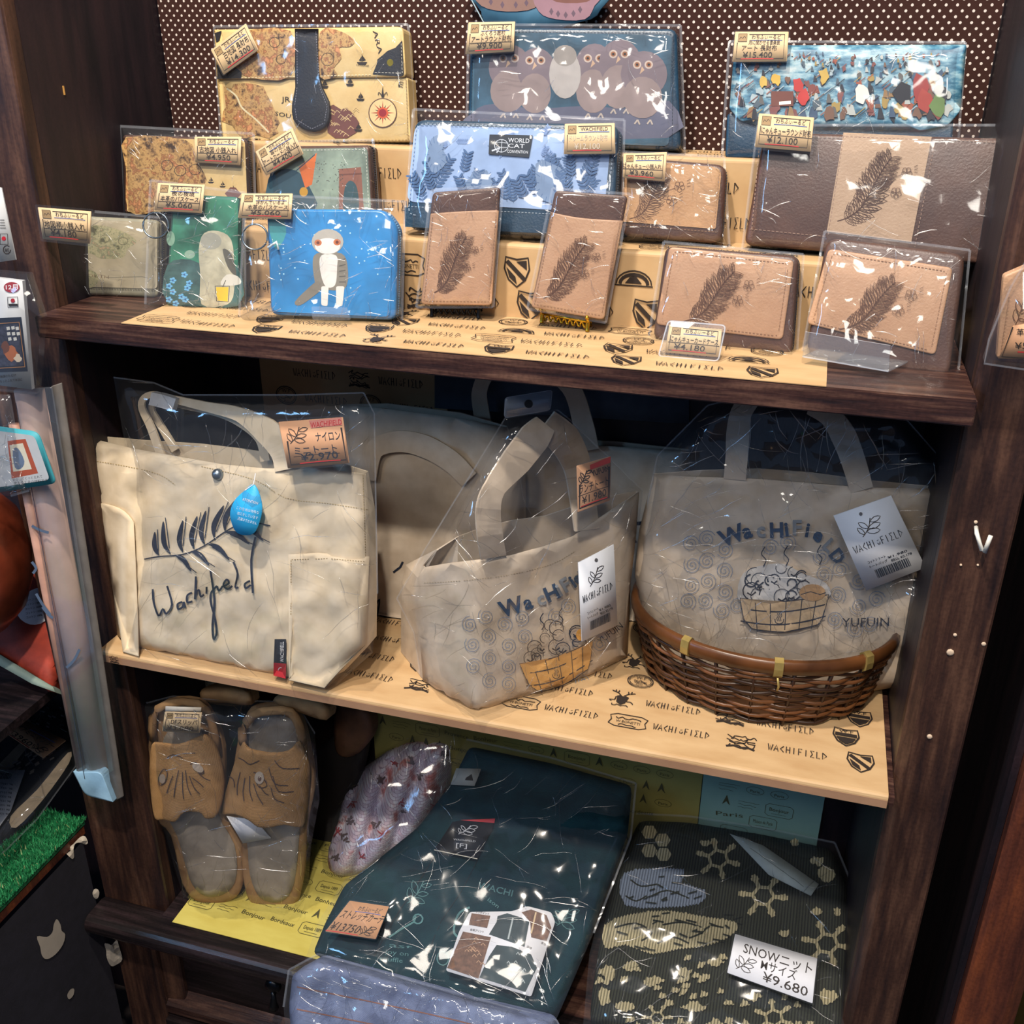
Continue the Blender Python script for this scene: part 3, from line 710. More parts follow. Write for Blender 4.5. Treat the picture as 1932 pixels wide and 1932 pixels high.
def sprig(A, quad, m, w=1.2, seed=0, dense=1.0):
    """plain leafy motif with three small blossoms filling a quad (tl tr br bl)"""
    R = random.Random(seed); b = lambda s, t: bil(quad, s, t)
    stem = [b(.02, .98), b(.15, .93), b(.28, .82), b(.36, .66), b(.42, .48), b(.5, .3), b(.62, .12)]
    A.line(stem, w * 1.6, m, sm=4)
    S2 = spl(stem, 4)
    for i in range(3, len(S2) - 1, 1):
        x, y = S2[i]; dx = S2[i + 1][0] - S2[i - 1][0]; dy = S2[i + 1][1] - S2[i - 1][1]; L = math.hypot(dx, dy); dx /= L; dy /= L
        sz = (abs(quad[1][0] - quad[0][0]) + abs(quad[3][1] - quad[0][1])) * (.07 + .10 * math.sin(math.pi * i / len(S2)))
        for sg in (-1, 1):
            a = sg * (.9 + R.uniform(-.15, .15)); vx = dx * math.cos(a) - dy * math.sin(a); vy = dx * math.sin(a) + dy * math.cos(a)
            nx, ny = -vy, vx
            P = [(x, y), (x + vx * sz * .4 + nx * sz * .17, y + vy * sz * .4 + ny * sz * .17), (x + vx * sz, y + vy * sz), (x + vx * sz * .4 - nx * sz * .17, y + vy * sz * .4 - ny * sz * .17)]
            A.line(P, w * .8, m, True, sm=2); A.line([(x, y), (x + vx * sz * .8, y + vy * sz * .8)], w * .6, m)
            if dense > .9:
                for k in (.3, .5, .7): A.line([(x + vx * sz * k, y + vy * sz * k), (x + vx * sz * (k + .12) + nx * sz * .12 * sg, y + vy * sz * (k + .12) + ny * sz * .12 * sg)], w * .5, m)
    for (s, t) in ((.42, .12), (.92, .33), (.78, .6)):
        cx, cy = b(s, t); r = abs(quad[1][0] - quad[0][0]) * .11
        for k in range(5):
            a = k * 2 * math.pi / 5 + .3; A.line([(cx + math.cos(a) * r * .55 + math.cos(a + j) * r * .42, cy + math.sin(a) * r * .55 + math.sin(a + j) * r * .42) for j in (0, 1.05, 2.1, 3.14, 4.2, 5.24)], w * .7, m, True)
        A.line([(cx, cy), b(.4, .5)], w * .6, m)
        for k in range(3): A.line([(cx + r * 1.3, cy - r + k * r * .5), (cx + r * 1.9, cy - r * 1.3 + k * r * .6)], w * .6, m)
MAPP = leather('old_map_print', '#d8bd86', '#c4a468', .4, .2)
def mapland():
    m, b = base_mat('map_land_print', .45, 0, .4)
    n = add_noise(m, 95, 8, (1, 1, 1), .7); r = ramp(m, n.outputs[0], [(.36, '#3c2a1e'), (.42, '#8a6a44'), (.5, '#c09a62'), (.56, '#7c5234'), (.63, '#c78a5c')])
    m.node_tree.links.new(r.outputs[0], b.inputs['Base Color']); return m
LAND = mapland()
def mapland2():
    m, b = base_mat('map_land_print_grey', .45, 0, .4)
    n = add_noise(m, 110, 8, (1, 1, 1), .7); r = ramp(m, n.outputs[0], [(.36, '#4e4c38'), (.42, '#7c7c5c'), (.5, '#a29a78'), (.56, '#6e7458'), (.63, '#a88c70')])
    m.node_tree.links.new(r.outputs[0], b.inputs['Base Color']); return m
LAND2 = mapland2()
def ship(A, x, y, r, m=INK):
    A.fill([(x - r, y + r * .5), (x + r, y + r * .5), (x + r * .6, y + r), (x - r * .6, y + r)], m); A.line([(x, y + r * .5), (x, y - r)], .8, m)
    A.fill([(x + .5, y - r * .8), (x + r * .7, y + r * .1), (x + .5, y + r * .3)], m); A.fill([(x - .8, y - r * .6), (x - r * .6, y + r * .2), (x - .8, y + r * .3)], m)
def compass(A, cx, cy, r):
    A.ell(cx, cy, r, r * 1.04, '#5a3a2c', n=24); A.ell(cx, cy, r * .93, r * .97, '#d8bd86', n=24)
    for k in range(16):
        a = k * math.pi / 8; rr = r * (.85 if k % 2 == 0 else .6)
        A.fill([(cx + math.cos(a - .16) * r * .34, cy + math.sin(a - .16) * r * .34), (cx + math.cos(a) * rr, cy + math.sin(a) * rr), (cx + math.cos(a + .16) * r * .34, cy + math.sin(a + .16) * r * .34)], '#a8452c' if k % 2 == 0 else '#3b2a24')
    A.ell(cx, cy, r * .38, r * .4, '#c8552c', n=18); A.ell(cx, cy, r * .27, r * .28, '#8e1c22', n=16)
    for sg in (-1, 1): A.line([(cx, cy - r * 1.1), (cx + sg * r * .25, cy - r * 1.45), (cx + sg * r * .32, cy - r * 1.25)], 1.3, INK, sm=3)
    A.fill([(cx - r * .1, cy - r * 1.1), (cx, cy - r * 1.9), (cx + r * .1, cy - r * 1.1)], INK)
def zipcase(S, outline, root, thick, lm, r=14, tape=None, puff=None, teeth='#3a3a44', pull=None, ed=.003, edge=9, toothstep=6):
    """two leather covers with a zip round the rim"""
    o = rnd(outline, r)
    t3 = thick * .36
    a = slab('front_cover', S, o, t3, lm, root, edge=edge, ed=ed, res=None)
    cx = sum(p[0] for p in o) / len(o); cy = sum(p[1] for p in o) / len(o)
    class Sh:                                    # same surface pushed back
        N = S.N
        def __init__(s, k): s.k = k
        def at(s, x, y, h=0): return S.at(x, y, 0) + S.N * (h - s.k)
    sh = [(cx + (x - cx) * .985, cy + (y - cy) * .975) for x, y in o]
    slab('zip_tape', Sh(t3), sh, thick * .28, tape or lm, root)
    slab('back_cover', Sh(thick * .64), o, t3, lm, root)
    # teeth round the tape
    V = []; Fc = []
    for k, off in ((0, thick * .44), (1, thick * .53)):
        P = [S.at(x, y, 0) - S.N * off for x, y in sh]; 
        c3 = sum(P, Vector()) / len(P); acc = 0
        for p, p2 in zip(P, P[1:] + P[:1]):
            L = (p2 - p).length; d = (p2 - p).normalized(); nrm = d.cross(S.N)
            if nrm.dot(p - c3) < 0: nrm = -nrm
            while acc < L:
                c = p + d * acc + nrm * .0004; n0 = len(V); e1 = d * .0007; e2 = S.N * .0011; e3 = nrm * .0011
                for sx in (-1, 1):
                    for sy in (-1, 1):
                        for sz in (0, 1): V.append(c + e1 * sx + e2 * sy + e3 * sz)
                Fc += [tuple(n0 + i for i in f) for f in ((0, 1, 3, 2), (4, 6, 7, 5), (0, 4, 5, 1), (2, 3, 7, 6), (1, 5, 7, 3))]
                acc += .0022
            acc -= L
    z = mesh_obj('zip_teeth', V, Fc, M(teeth, .35, .5, 0), root); z['kind'] = 'stuff'
    return a

# ------------------------------------------------------------------ top shelf, back row
# 1 old map wallet
S1 = stand((418, 274), (776, 270), .145, 9, .185, .185); base = S1.at(600, 272)
t = thing('long_wallet', 'large old-map print long wallet with black strap and snap corners, rear left of shelf', 'wallet', base)
slab('body', S1, rnd([(409, 148), (770, 146), (776, 268), (421, 272)], 5), .022, MAPP, t, edge=4, ed=.002)
class Up:
    def __init__(s, S, k): s.S = S; s.k = k; s.N = S.N
    def at(s, x, y, h=0): return s.S.at(x, y, h + s.k)
F1 = Up(S1, .003)
slab('flap', F1, rnd([(404, 56), (761, 50), (767, 146), (409, 150)], [2, 12, 8, 8]), .022, MAPP, t, edge=4, ed=.002)
A = Art(S1, 'map_print', .0006)
A.fill(blob(470, 210, 52, 52, 18, .2, 1), LAND, 14); A.fill(q(1, 1165, 450, 1240, 470, 1300, 520, 1390, 600, 1450, 690, 1400, 720, 1240, 680, 1180, 600), LAND, 14)
A.line(q(1, 1180, 460, 1230, 500, 1260, 560, 1330, 620, 1400, 690), 3, '#cfc4a0', sm=4); A.text('SOUTH', q(1, 1430, 600)[0], q(1, 1570, 625)[0], 11, INK); A.text('JR', q(1, 1465, 530)[0], q(1, 1510, 530)[0], 14, INK)
A.fill(q(2, 40, 560, 80, 545, 120, 570, 150, 560, 190, 600, 215, 640, 200, 690, 150, 720, 90, 720, 50, 690), '#6b4038'); 
for i in range(26):
    x, y = q(2, random.uniform(50, 200), random.uniform(560, 710))[0]; A.line([(x - 5, y + 3), (x, y - 3), (x + 6, y + 2)], 1, '#d8bd86')
compass(A, 722, 213, 27); A.text('E', (751, 163), (760, 165), 14, INK)
for x, y in ((680, 182), (660, 154), (612, 158), (676, 240)): ship(A, x, y, 8)
A.dash([(412, 152), (419, 268), (770, 264), (766, 150)], 1, '#8a6a3c'); A.build(t)
A = Art(F1, 'map_print', .0006)
A.fill(spl([(450, 62), (548, 58), (548, 144), (470, 146), (440, 120), (460, 90)], 3, True), LAND, 12)
A.fill(spl([(604, 60), (640, 58), (668, 76), (660, 88), (640, 90), (644, 110), (630, 128), (636, 143), (602, 144)], 3, True), LAND, 12)
for x, y, r in ((530, 112, 9), (518, 80, 10), (618, 112, 12)): A.line([(x + r * math.cos(a), y + r * math.sin(a)) for a in [i * .52 for i in range(12)]], 1.2, INK, True)
A.text('ARA', (703, 58), (714, 102), 12, INK); ship(A, 683, 112, 10); A.text('CATOLAND', (672, 124), (696, 126), 5, INK)
A.dash([(455, 147), (700, 141)], 1.2, '#e8d8b0')
A.fill([(759, 76), (746, 90), (731, 96), (722, 104), (712, 112), (711, 120), (703, 140), (757, 144), (762, 140)], BLACKL); A.ell(736, 118, 6, 7, GOLD); A.dash([(757, 82), (759, 138), (706, 137)], 1, '#c9c2b0')
A.fill([(405, 62), (418, 58), (414, 76), (408, 80)], BLACKL); A.fill([(409, 122), (440, 124), (456, 136), (455, 148), (410, 149)], BLACKL); A.build(t)
F2s = Up(S1, .006)
st = spl([(556, 54), (557, 90), (556, 130), (557, 165), (551, 195), (553, 225), (570, 243), (592, 249), (612, 242), (622, 222), (621, 192), (608, 165), (601, 130), (600, 90), (600, 54)], 2)
o = slab('strap', F2s, st, .003, BLACKL, t, edge=4, ed=.0015)
A = Art(F2s, 'stitching', .0004); A.dash([(560, 60), (561, 160), (556, 200), (560, 226), (588, 243), (612, 232), (617, 200), (603, 165), (596, 60)], 1, '#7d7d88', 3, 2); A.build(o)
o['label'] = 'black leather strap with rounded tab'
sleeve(S1, [(404, 50), (770, 46), (784, 276), (418, 280)], t, h=.009, depth=.03, seed=1)
price_card(S1, q(1, 1098, 262, 1280, 122, 1345, 260, 1163, 390), [('古地図 長財布', .2, .9, .56, .24, INK, None), ('¥14.300', .2, .85, .84, .26, INK, 'r')], 'tilted tan price card reading 14.300 yen on the large map wallet', h=.012, lam=2)
# 2 owl zip wallet
S2 = stand((885, 272), (1283, 288), .145, 8, .18, .185); base = S2.at(1080, 280)
t = thing('long_wallet', 'dark teal zip wallet with a row of round owls, rear centre of the top shelf', 'wallet', base)
OW = [(889, 52), (1277, 55), (1285, 285), (882, 270)]
zipcase(S2, OW, t, .024, NAVYL, 16)
A = Art(S2, 'picture_print', .0008)
PT = M('#37576c', .45, var=.35, vs=30)
A.fill(rnd([(893, 60), (1268, 66), (1262, 276), (889, 262)], 12), PT, 24)
A.fill(spl([(893, 212), (930, 196), (1010, 205), (1100, 200), (1200, 205), (1262, 190), (1260, 260), (893, 250)], 3, True), '#5a5c70', 20)
for cx, cy, rx, ry in ((962, 128, 40, 44), (1012, 132, 36, 42), (1122, 128, 38, 46), (1170, 120, 40, 46), (1215, 140, 44, 44)):
    A.ell(cx, cy, rx, ry, '#74676e', n=20, res=16); A.ell(cx - 3, cy + 44, rx * .85, ry * .9, '#8a7a78', n=18, res=16)
    for d in (-13, 9): A.ell(cx + d, cy - 18, 8, 8, '#b7a69a', n=14); A.ell(cx + d, cy - 18, 5, 5, '#8a5a3c', n=12); A.ell(cx + d, cy - 18, 2.4, 2.4, '#1c1a1e', n=10)
    A.fill([(cx - 4, cy - 15), (cx - 8, cy), (cx + 1, cy - 8)], '#b99a80')
    for k in (-12, 12): A.line([(cx + k, cy + 86), (cx + k - 6, cy + 94)], 3, '#b0a49a'); A.line([(cx + k, cy + 86), (cx + k + 4, cy + 95)], 3, '#b0a49a')
A.ell(1066, 140, 30, 46, '#a9a39f', n=20, res=14); A.ell(1066, 105, 22, 20, '#8d8680', n=18)
A.dash([(888, 268), (893, 60), (1270, 62), (1268, 282)], 1, '#16222e'); A.build(t)
sleeve(S2, [(884, 46), (1284, 48), (1292, 292), (880, 276)], t, h=.006, depth=.03, amp=.0034, rs=48, seed=5, mat=FILM_T)
price_card(S2, q(2, 783, 117, 1027, 112, 1018, 268, 768, 283), [('ふくろう趣村', .28, .8, .42, .16, INK, None), ('アートラウンド財布', .1, .92, .62, .18, INK, 'k'), ('¥9.900', .22, .75, .86, .24, INK, 'r')], 'tan price card reading 9.900 yen on the owl wallet', h=.01)
# 3 orchestra wallet
S3 = stand((1378, 242), (1800, 240), .165, 12, .18, .17); base = S3.at(1600, 245)
t = thing('long_wallet', 'pale blue long wallet printed with a crowded orchestra on clouds, rear right', 'wallet', atY(1580, 280, .18))
def cloud():
    m, b = base_mat('cloud_print', .4, 0, .4); n = add_noise(m, 55, 6, (1, 1, 2.6), .6)
    r = ramp(m, n.outputs[0], [(.36, '#23526f'), (.48, '#4f8099'), (.58, '#8fb0bb'), (.7, '#bccacb')]); m.node_tree.links.new(r.outputs[0], b.inputs['Base Color']); return m
slab('pouch_base', S3, rnd([(1372, 214), (1800, 205), (1795, 296), (1368, 298)], 8), .02, NAVYL, t, edge=4, h=-.004)
OR = rnd([(1385, 88), (1822, 82), (1808, 238), (1376, 218)], 4); OR = rnd([(1386, 86), (1824, 84), (1812, 210), (1790, 236), (1740, 247), (1450, 242), (1396, 228), (1376, 206)], 6)
slab('flap', S3, OR, .006, cloud(), t, edge=3, res=26)
A = Art(S3, 'orchestra_print', .0007); R = random.Random(5)
pal = ['#7c4038', '#95503a', '#9c8448', '#1f232c', '#aeb2ae', '#6e5040', '#39506a', '#8a6c48', '#2c2c34', '#9fb0b6', '#4a5a66', '#774440', '#5c5a58']
for i in range(300):
    x = R.uniform(1392, 1800); ty = R.random(); y = 100 + 118 * ty
    s = 3 + 8 * ty
    c = R.choice(pal); k = R.randrange(3)
    if x > 1800 - 12 or (y > 205 and (x < 1400)): continue
    if k == 0: A.fill(blob(x, y, s * .8, s * 1.1, 9, .5, i), c)
    elif k == 1: A.fill([(x - s * .6, y + s), (x - s * .3, y - s), (x + s * .2, y - s * .8), (x + s * .7, y + s)], c)
    else: A.line([(x - s, y + s * .6), (x, y - s * .2), (x + s, y - s)], 1.6, c)
for (x, y, s, c) in ((1506, 160, 14, '#b4302a'), (1516, 185, 15, '#b4302a'), (1465, 150, 12, '#c9a13f'), (1555, 145, 14, '#b99a48'), (1735, 165, 22, '#8e2f2c'), (1745, 190, 20, '#9a3a30'), (1625, 180, 18, '#d6d4cc'), (1705, 175, 22, '#191b24'), (1775, 175, 17, '#1d2029'), (1770, 200, 20, '#5f7a44'), (1440, 155, 11, '#c4a24a')):
    A.fill(blob(x, y, s * .7, s, 10, .3, x), c)
A.fill([(1455, 172), (1497, 172), (1497, 200), (1455, 200)], '#6b3a2e'); A.fill([(1470, 192), (1492, 190), (1492, 196), (1470, 198)], '#e9e6de')
A.build(t)
sleeve(S3, [(1376, 78), (1822, 80), (1806, 292), (1362, 300)], t, h=.004, depth=.03, seed=9, seam=(0, 1, 3), amp=.001)
price_card(S3, q(3, 428, 165, 707, 165, 697, 320, 413, 322), [('月に聞かせる音楽会', .27, .85, .42, .16, INK, None), ('アート 長財布', .15, .8, .62, .18, INK, None), ('¥15.400', .18, .72, .86, .23, INK, 'r')], 'tan price card reading 15.400 yen on the orchestra wallet', h=.008)
# standee behind the owl wallet
S4 = stand((880, 60), (1140, 60), .15, 2, .222, .222)
t = thing('display_cutout', 'painted blue and pink cutout board seen at the top edge behind the owl wallet', 'sign', atY(1010, 110, .222))
slab('board', S4, spl(q(2, 790, -60, 1480, -60, 1470, 50, 1420, 100, 1300, 130, 1200, 180, 940, 190, 860, 100, 850, 60, 820, 20), 2, True), .003, M('#3f6a84', .6), t)
A = Art(S4, 'painted_bowls', .0008); A.fill(spl(q(2, 830, -50, 1130, -50, 1130, 40, 980, 60, 850, 30), 3, True), '#7d6058', 14)
A.fill(spl(q(2, 1140, -50, 1475, -50, 1440, 30, 1390, 100, 1240, 100, 1150, 60), 3, True), '#8a6a74', 14); A.fill(spl(q(2, 1200, -50, 1440, -50, 1400, 10, 1240, 10), 3, True), '#6e4840')
for i, (x, y) in enumerate(q(2, 900, 10, 960, 25, 1030, 25, 1085, 15, 1215, 60, 1250, 72, 1290, 78, 1330, 70, 1365, 50)): A.fill([(x, y - 7), (x + 4, y), (x, y + 7), (x - 4, y)], '#5c4a56')
A.line(q(2, 800, 0, 870, 130, 940, 180), 2, '#8fa4ae'); A.build(t)
# ------------------------------------------------------------------ middle row
# 5 map coin purse
S5 = stand((238, 405), (470, 400), .07, 10, .12, .135)
t = thing('coin_purse', 'square old-map print coin purse standing against the left cabinet wall', 'coin purse', atY(350, 425, .12))
zipcase(S5, [(232, 254), (464, 262), (470, 400), (236, 404)], t, .018, BROWN, 8)
A = Art(S5, 'map_print', .0008); A.fill(rnd([(236, 258), (462, 266), (467, 396), (240, 400)], 5), MAPP, 20)
A.fill(spl([(237, 260), (350, 264), (370, 300), (390, 340), (370, 350), (340, 345), (300, 360), (290, 398), (242, 398), (238, 320)], 3, True), LAND, 12)
for x, y in ((315, 312), (340, 322), (368, 320)): A.line([(x + 11 * math.cos(a), y + 10 * math.sin(a)) for a in [i * .52 for i in range(12)]], 1.2, INK, True)
for x, y in ((398, 340), (420, 348), (440, 356)): ship(A, x, y, 6)
A.fill(blob(440, 365, 14, 10, 10, .3, 4), '#6b4038'); A.dash([(240, 262), (244, 396), (463, 392)], 1, '#8a6a3c'); A.build(t)
sleeve(S5, [(226, 238), (478, 252), (482, 408), (232, 410)], t, h=.005, depth=.022, seed=14, mat=FILM, edge=12)
price_card(S5, q(1, 1012, 712, 1258, 712, 1250, 860, 1015, 845), [('古地図 小銭入れ', .1, .9, .58, .22, INK, 'k'), ('¥4.950', .25, .78, .86, .26, INK, 'r')], 'tan price card reading 4.950 yen on the square map coin purse', h=.008)
# 6 picture pass purse with clock tower
S6 = stand((505, 395), (705, 395), .07, 10, .13, .13)
t = thing('coin_purse', 'pale teal coin purse with a brick tower picture behind the blue pass case', 'coin purse', atY(600, 410, .13))
zipcase(S6, [(507, 277), (698, 274), (706, 402), (512, 405)], t, .018, BROWN, 10)
A = Art(S6, 'picture_print', .0008); A.fill(rnd([(512, 281), (693, 279), (700, 398), (517, 400)], 8), M('#8f9e8c', .45, var=.35, vs=25), 18)
A.fill(spl(q(1, 1392, 960, 1420, 900, 1490, 880, 1560, 900, 1620, 990, 1640, 1090, 1400, 1090), 3, True), '#2f4a55', 12)
A.fill(q(1, 1555, 870, 1650, 795, 1625, 960, 1590, 980), '#c9682f'); A.line(q(1, 1530, 900, 1640, 805), 2, '#2f4a55'); A.ell(573, 362, 8, 9, '#b98a2c')
A.fill(q(1, 1765, 880, 1880, 870, 1895, 1100, 1765, 1100), '#8a5a48'); A.fill(spl(q(1, 1790, 1100, 1795, 980, 1825, 940, 1860, 980, 1865, 1100), 3, True), '#39545a'); A.line(q(1, 1765, 910, 1885, 905), 3, '#6b4234')
for i in range(46):
    x, y = q(1, R.uniform(1640, 1800), R.uniform(840, 1000))[0]
    A.ell(x, y, 1, .9, '#4d4c44', n=5)
A.dash([(514, 284), (690, 282), (696, 395)], 1, '#d8d8c8'); A.build(t)
sleeve(S6, [(500, 268), (704, 264), (714, 408), (506, 410)], t, h=.005, depth=.022, seed=17, edge=12, seam=(0, 1))
price_card(S6, q(1, 1330, 790, 1522, 665, 1580, 802, 1385, 915), [('雲の足から', .3, .8, .42, .16, INK, None), ('アートカード小銭入れ', .06, .95, .62, .18, INK, 'k'), ('¥4.400', .25, .75, .86, .24, INK, 'r')], 'tilted tan price card reading 4.400 yen on the brick tower coin purse', h=.01)
# 7 blue zip wallet
S7 = stand((768, 448), (1163, 452), .07, 14, .105, .11)
t = thing('long_wallet', 'powder blue zip wallet with leaf pattern and small black convention label, centre of the shelf', 'wallet', atY(960, 470, .11))
zipcase(S7, [(784, 226), (1168, 236), (1158, 452), (766, 430)], t, .026, NAVYL, 20, teeth='#54606c')
A = Art(S7, 'picture_print', .0008); PB = M('#8fa8cf', .45, var=.12, vs=30); DB = M('#41608a', .5, var=.08)
A.fill(rnd(q(2, 505, 650, 1530, 680, 1490, 1108, 462, 1050), 16), PB, 24)
LW = [(763, 391), (1142, 411), (1152, 446), (764, 428)]; A.fill(LW, NAVYL); A.dash([(763, 389), (1142, 409)], 1.4, '#8d9aa8')
def leafsprig(x, y, ang, L, m, n=6):
    ca, sa = math.cos(ang), math.sin(ang); A.line([(x, y), (x + ca * L, y + sa * L)], 1, m)
    for i in range(n):
        for sg in (-1, 1):
            px, py = x + ca * L * (i + .6) / n, y + sa * L * (i + .6) / n; a = ang + sg * .9; l = L / n * 1.7
            cx, cy = px + math.cos(a) * l * .6, py + math.sin(a) * l * .6; A.ell(cx, cy, l * .6, l * .2, m, rot=a, n=7)
for i in range(44):
    x, y = q(2, R.uniform(500, 1440), R.uniform(900, 1060))[0]
    u = (x - 765) / 400
    if 0.42 < u < .55 and y < 350: continue
    leafsprig(x, y, -math.pi / 2 + R.uniform(-.7, .7), R.uniform(30, 46), DB)
for i in range(14):
    x, y = q(2, R.uniform(640, 1500), R.uniform(700, 860))[0]; leafsprig(x, y, R.uniform(0, 6), 20, M('#7590bd', .5))
for cx, cy, rx, ry in ((822, 292, 18, 32), (908, 345, 26, 24), (1035, 345, 26, 38)): 
    A.fill(blob(cx, cy, rx, ry, 16, .25, cx), '#6f86a6')
    for k in range(14): a = k * .45; A.line([(cx + math.cos(a) * rx * .7, cy + math.sin(a) * ry * .7), (cx + math.cos(a) * rx * 1.1, cy + math.sin(a) * ry * 1.1)], 1, DB)
A.fill(q(2, 893, 700, 1118, 705, 1098, 820, 888, 803), '#232a33')
A.line([(946 + 13 * math.cos(a), 275 + 12 * math.sin(a)) for a in [i * .45 for i in range(14)]], 1.2, '#c3cad4', True); A.line(q(2, 930, 740, 985, 745), 1, '#c3cad4'); A.line(q(2, 925, 765, 985, 768), 1, '#c3cad4'); A.line(q(2, 958, 728, 953, 795), 1, '#c3cad4'); A.line(q(2, 905, 785, 950, 770, 930, 795), 3, '#c3cad4')
A.text('WORLD', q(2, 990, 740)[0], q(2, 1100, 745)[0], 12, '#d6dbe2'); A.text('CAT', q(2, 990, 768)[0], q(2, 1075, 772)[0], 11, '#d6dbe2'); A.text('CONVENTION', q(2, 985, 795)[0], q(2, 1092, 800)[0], 8, '#d6dbe2')
A.dash(rnd(q(2, 470, 1120, 512, 645, 1545, 672, 1505, 1120), 14), 1.6, '#8f9cab', 5, 3); A.build(t)
sleeve(S7, [(780, 206), (1178, 226), (1172, 466), (762, 452)], t, h=.006, depth=.034, amp=.0036, rs=52, seed=23, mat=FILM_T)
price_card(S7, q(2, 1285, 645, 1545, 640, 1548, 800, 1280, 803), [('ドリームラウンド財布', .1, .85, .56, .2, M('#b9ab98', .5, var=0), None), ('¥12.100', .2, .7, .84, .24, M('#b9ab98', .5, var=0), 'r')], 'glare-whitened price card at the upper right of the powder blue wallet', h=.0095, top='WACHIFIELD')  # pale ink colour stands in for writing washed out by glare
# 8 tan coin purse
S8 = stand((1175, 452), (1362, 468), .07, 12, .13, .135)
t = thing('coin_purse', 'small tan leather zip coin purse between the blue and the brown wallets', 'coin purse', atY(1270, 475, .135))
zipcase(S8, [(1172, 295), (1372, 312), (1362, 460), (1168, 444)], t, .022, BROWN, 22)
A = Art(S8, 'leather_panel', .0008); A.fill(rnd([(1176, 300), (1362, 316), (1350, 432), (1172, 418)], [3, 18, 4, 3]), TAN, 18); A.dash([(1174, 424), (1352, 438)], 1.4, '#8a6a50'); A.dash([(1358, 322), (1347, 430)], 1.2, '#8a6a50')
sprig(A, [(1190, 330), (1290, 320), (1290, 415), (1185, 415)], EMB, 1.1, 3, .8); A.build(t)
sleeve(S8, [(1172, 286), (1366, 296), (1376, 466), (1168, 458)], t, h=.007, depth=.028, amp=.004, rs=30, seed=31, mat=FILM)
price_card(S8, q(2, 1590, 800, 1818, 792, 1805, 945, 1588, 925), [('にゃんキュー小銭入れ', .0, .9, .58, .2, INK, 'k'), ('¥3.960', .15, .72, .86, .25, INK, 'r')], 'tan price card reading 3.960 yen on the small tan coin purse', h=.011)
# 9 brown bifold long wallet
S9 = stand((1405, 460), (1880, 500), .07, 13, .125, .115)
t = thing('long_wallet', 'wide dark brown leather wallet with an embossed tan centre strip, right side', 'wallet', atY(1640, 490, .12))
zipcase(S9, [(1442, 250), (1915, 262), (1886, 500), (1404, 462)], t, .03, BROWN, 16)
TP = leather('dusty_tan_leather', '#b3977d', '#a4886e')
A = Art(S9, 'leather_panel', .001); A.fill(q(3, 992, 690, 1452, 712, 1345, 1260, 905, 1205), TP, 26)
for P in (((1432, 284), (1418, 436)), ((1592, 256), (1562, 446)), ((1764, 268), (1726, 466)), ((1416, 432), (1556, 446)), ((1596, 258), (1756, 264)), ((1775, 262), (1900, 270)), ((1905, 280), (1880, 470)), ((1450, 258), (1586, 258))): A.dash(P, 1.4, '#8d7262', 5, 3)
sprig(A, q(3, 1080, 770, 1355, 770, 1330, 1160, 950, 1160), EMB2, 1.5, 11); A.build(t)
sleeve(S9, [(1430, 236), (1916, 236), (1906, 506), (1400, 474)], t, h=.005, depth=.04, amp=.0016, rs=60, seed=37, edge=22)
price_card(S9, q(3, 552, 590, 840, 612, 820, 790, 530, 765), [('にゃんキューラウンド財布', .08, .97, .57, .2, INK, 'k'), ('¥12.100', .2, .75, .84, .25, INK, 'r')], 'tan price card reading 12.100 yen on the wide brown wallet', h=.012, lam=5)
# ------------------------------------------------------------------ front row
# 10 glasses-case style map purse
S10 = stand((112, 558), (300, 562), 0, 12)
t = thing('coin_purse', 'faded green-grey map print purse at the far left end of the top shelf', 'coin purse', atZ(200, 562, 0))
zipcase(S10, [(108, 405), (300, 415), (300, 562), (120, 554)], t, .02, M('#8a8672', .5), 12)
A = Art(S10, 'map_print', .0008); A.fill(rnd([(112, 412), (297, 420), (297, 545), (124, 540)], 8), M('#a59a80', .4, var=.15, vs=30), 16)
A.fill(spl([(122, 440), (180, 425), (230, 436), (258, 455), (240, 470), (232, 486), (190, 488), (170, 478), (128, 480)], 3, True), LAND2, 9)
A.fill(spl([(122, 500), (160, 505), (185, 520), (175, 542), (128, 542)], 3, True), LAND2, 9)
A.text('SOUTH', (158, 522), (205, 526), 9, '#6f5a44'); A.line([(200, 524), (268, 522), (280, 525)], 1, '#5a5648')
A.dash([(117, 460), (128, 542), (295, 548)], 1.3, '#5b5848', 3, 2)
for x, y in ((198, 450), (232, 455)): A.line([(x + 9 * math.cos(a), y + 7 * math.sin(a)) for a in [i * .52 for i in range(12)]], 1.1, '#5c5842', True)
A.build(t)
sleeve(S10, [(96, 392), (300, 410), (300, 566), (104, 572)], t, h=.005, depth=.024, seed=41, mat=FILM, edge=12, seam=(0, 2, 3))
price_card(Plane((-.44, -.004, 0), (1, 0, 0), (0, 0, 1)), [(71, 391), (172, 399), (170, 460), (81, 451)], [('地図柄小銭入れ', .08, .9, .6, .22, INK, 'k'), ('¥4.180', .18, .72, .86, .26, INK, 'r')], 'tan price card reading 4.180 yen sticking out over the left cabinet post', h=.0, lam=5)
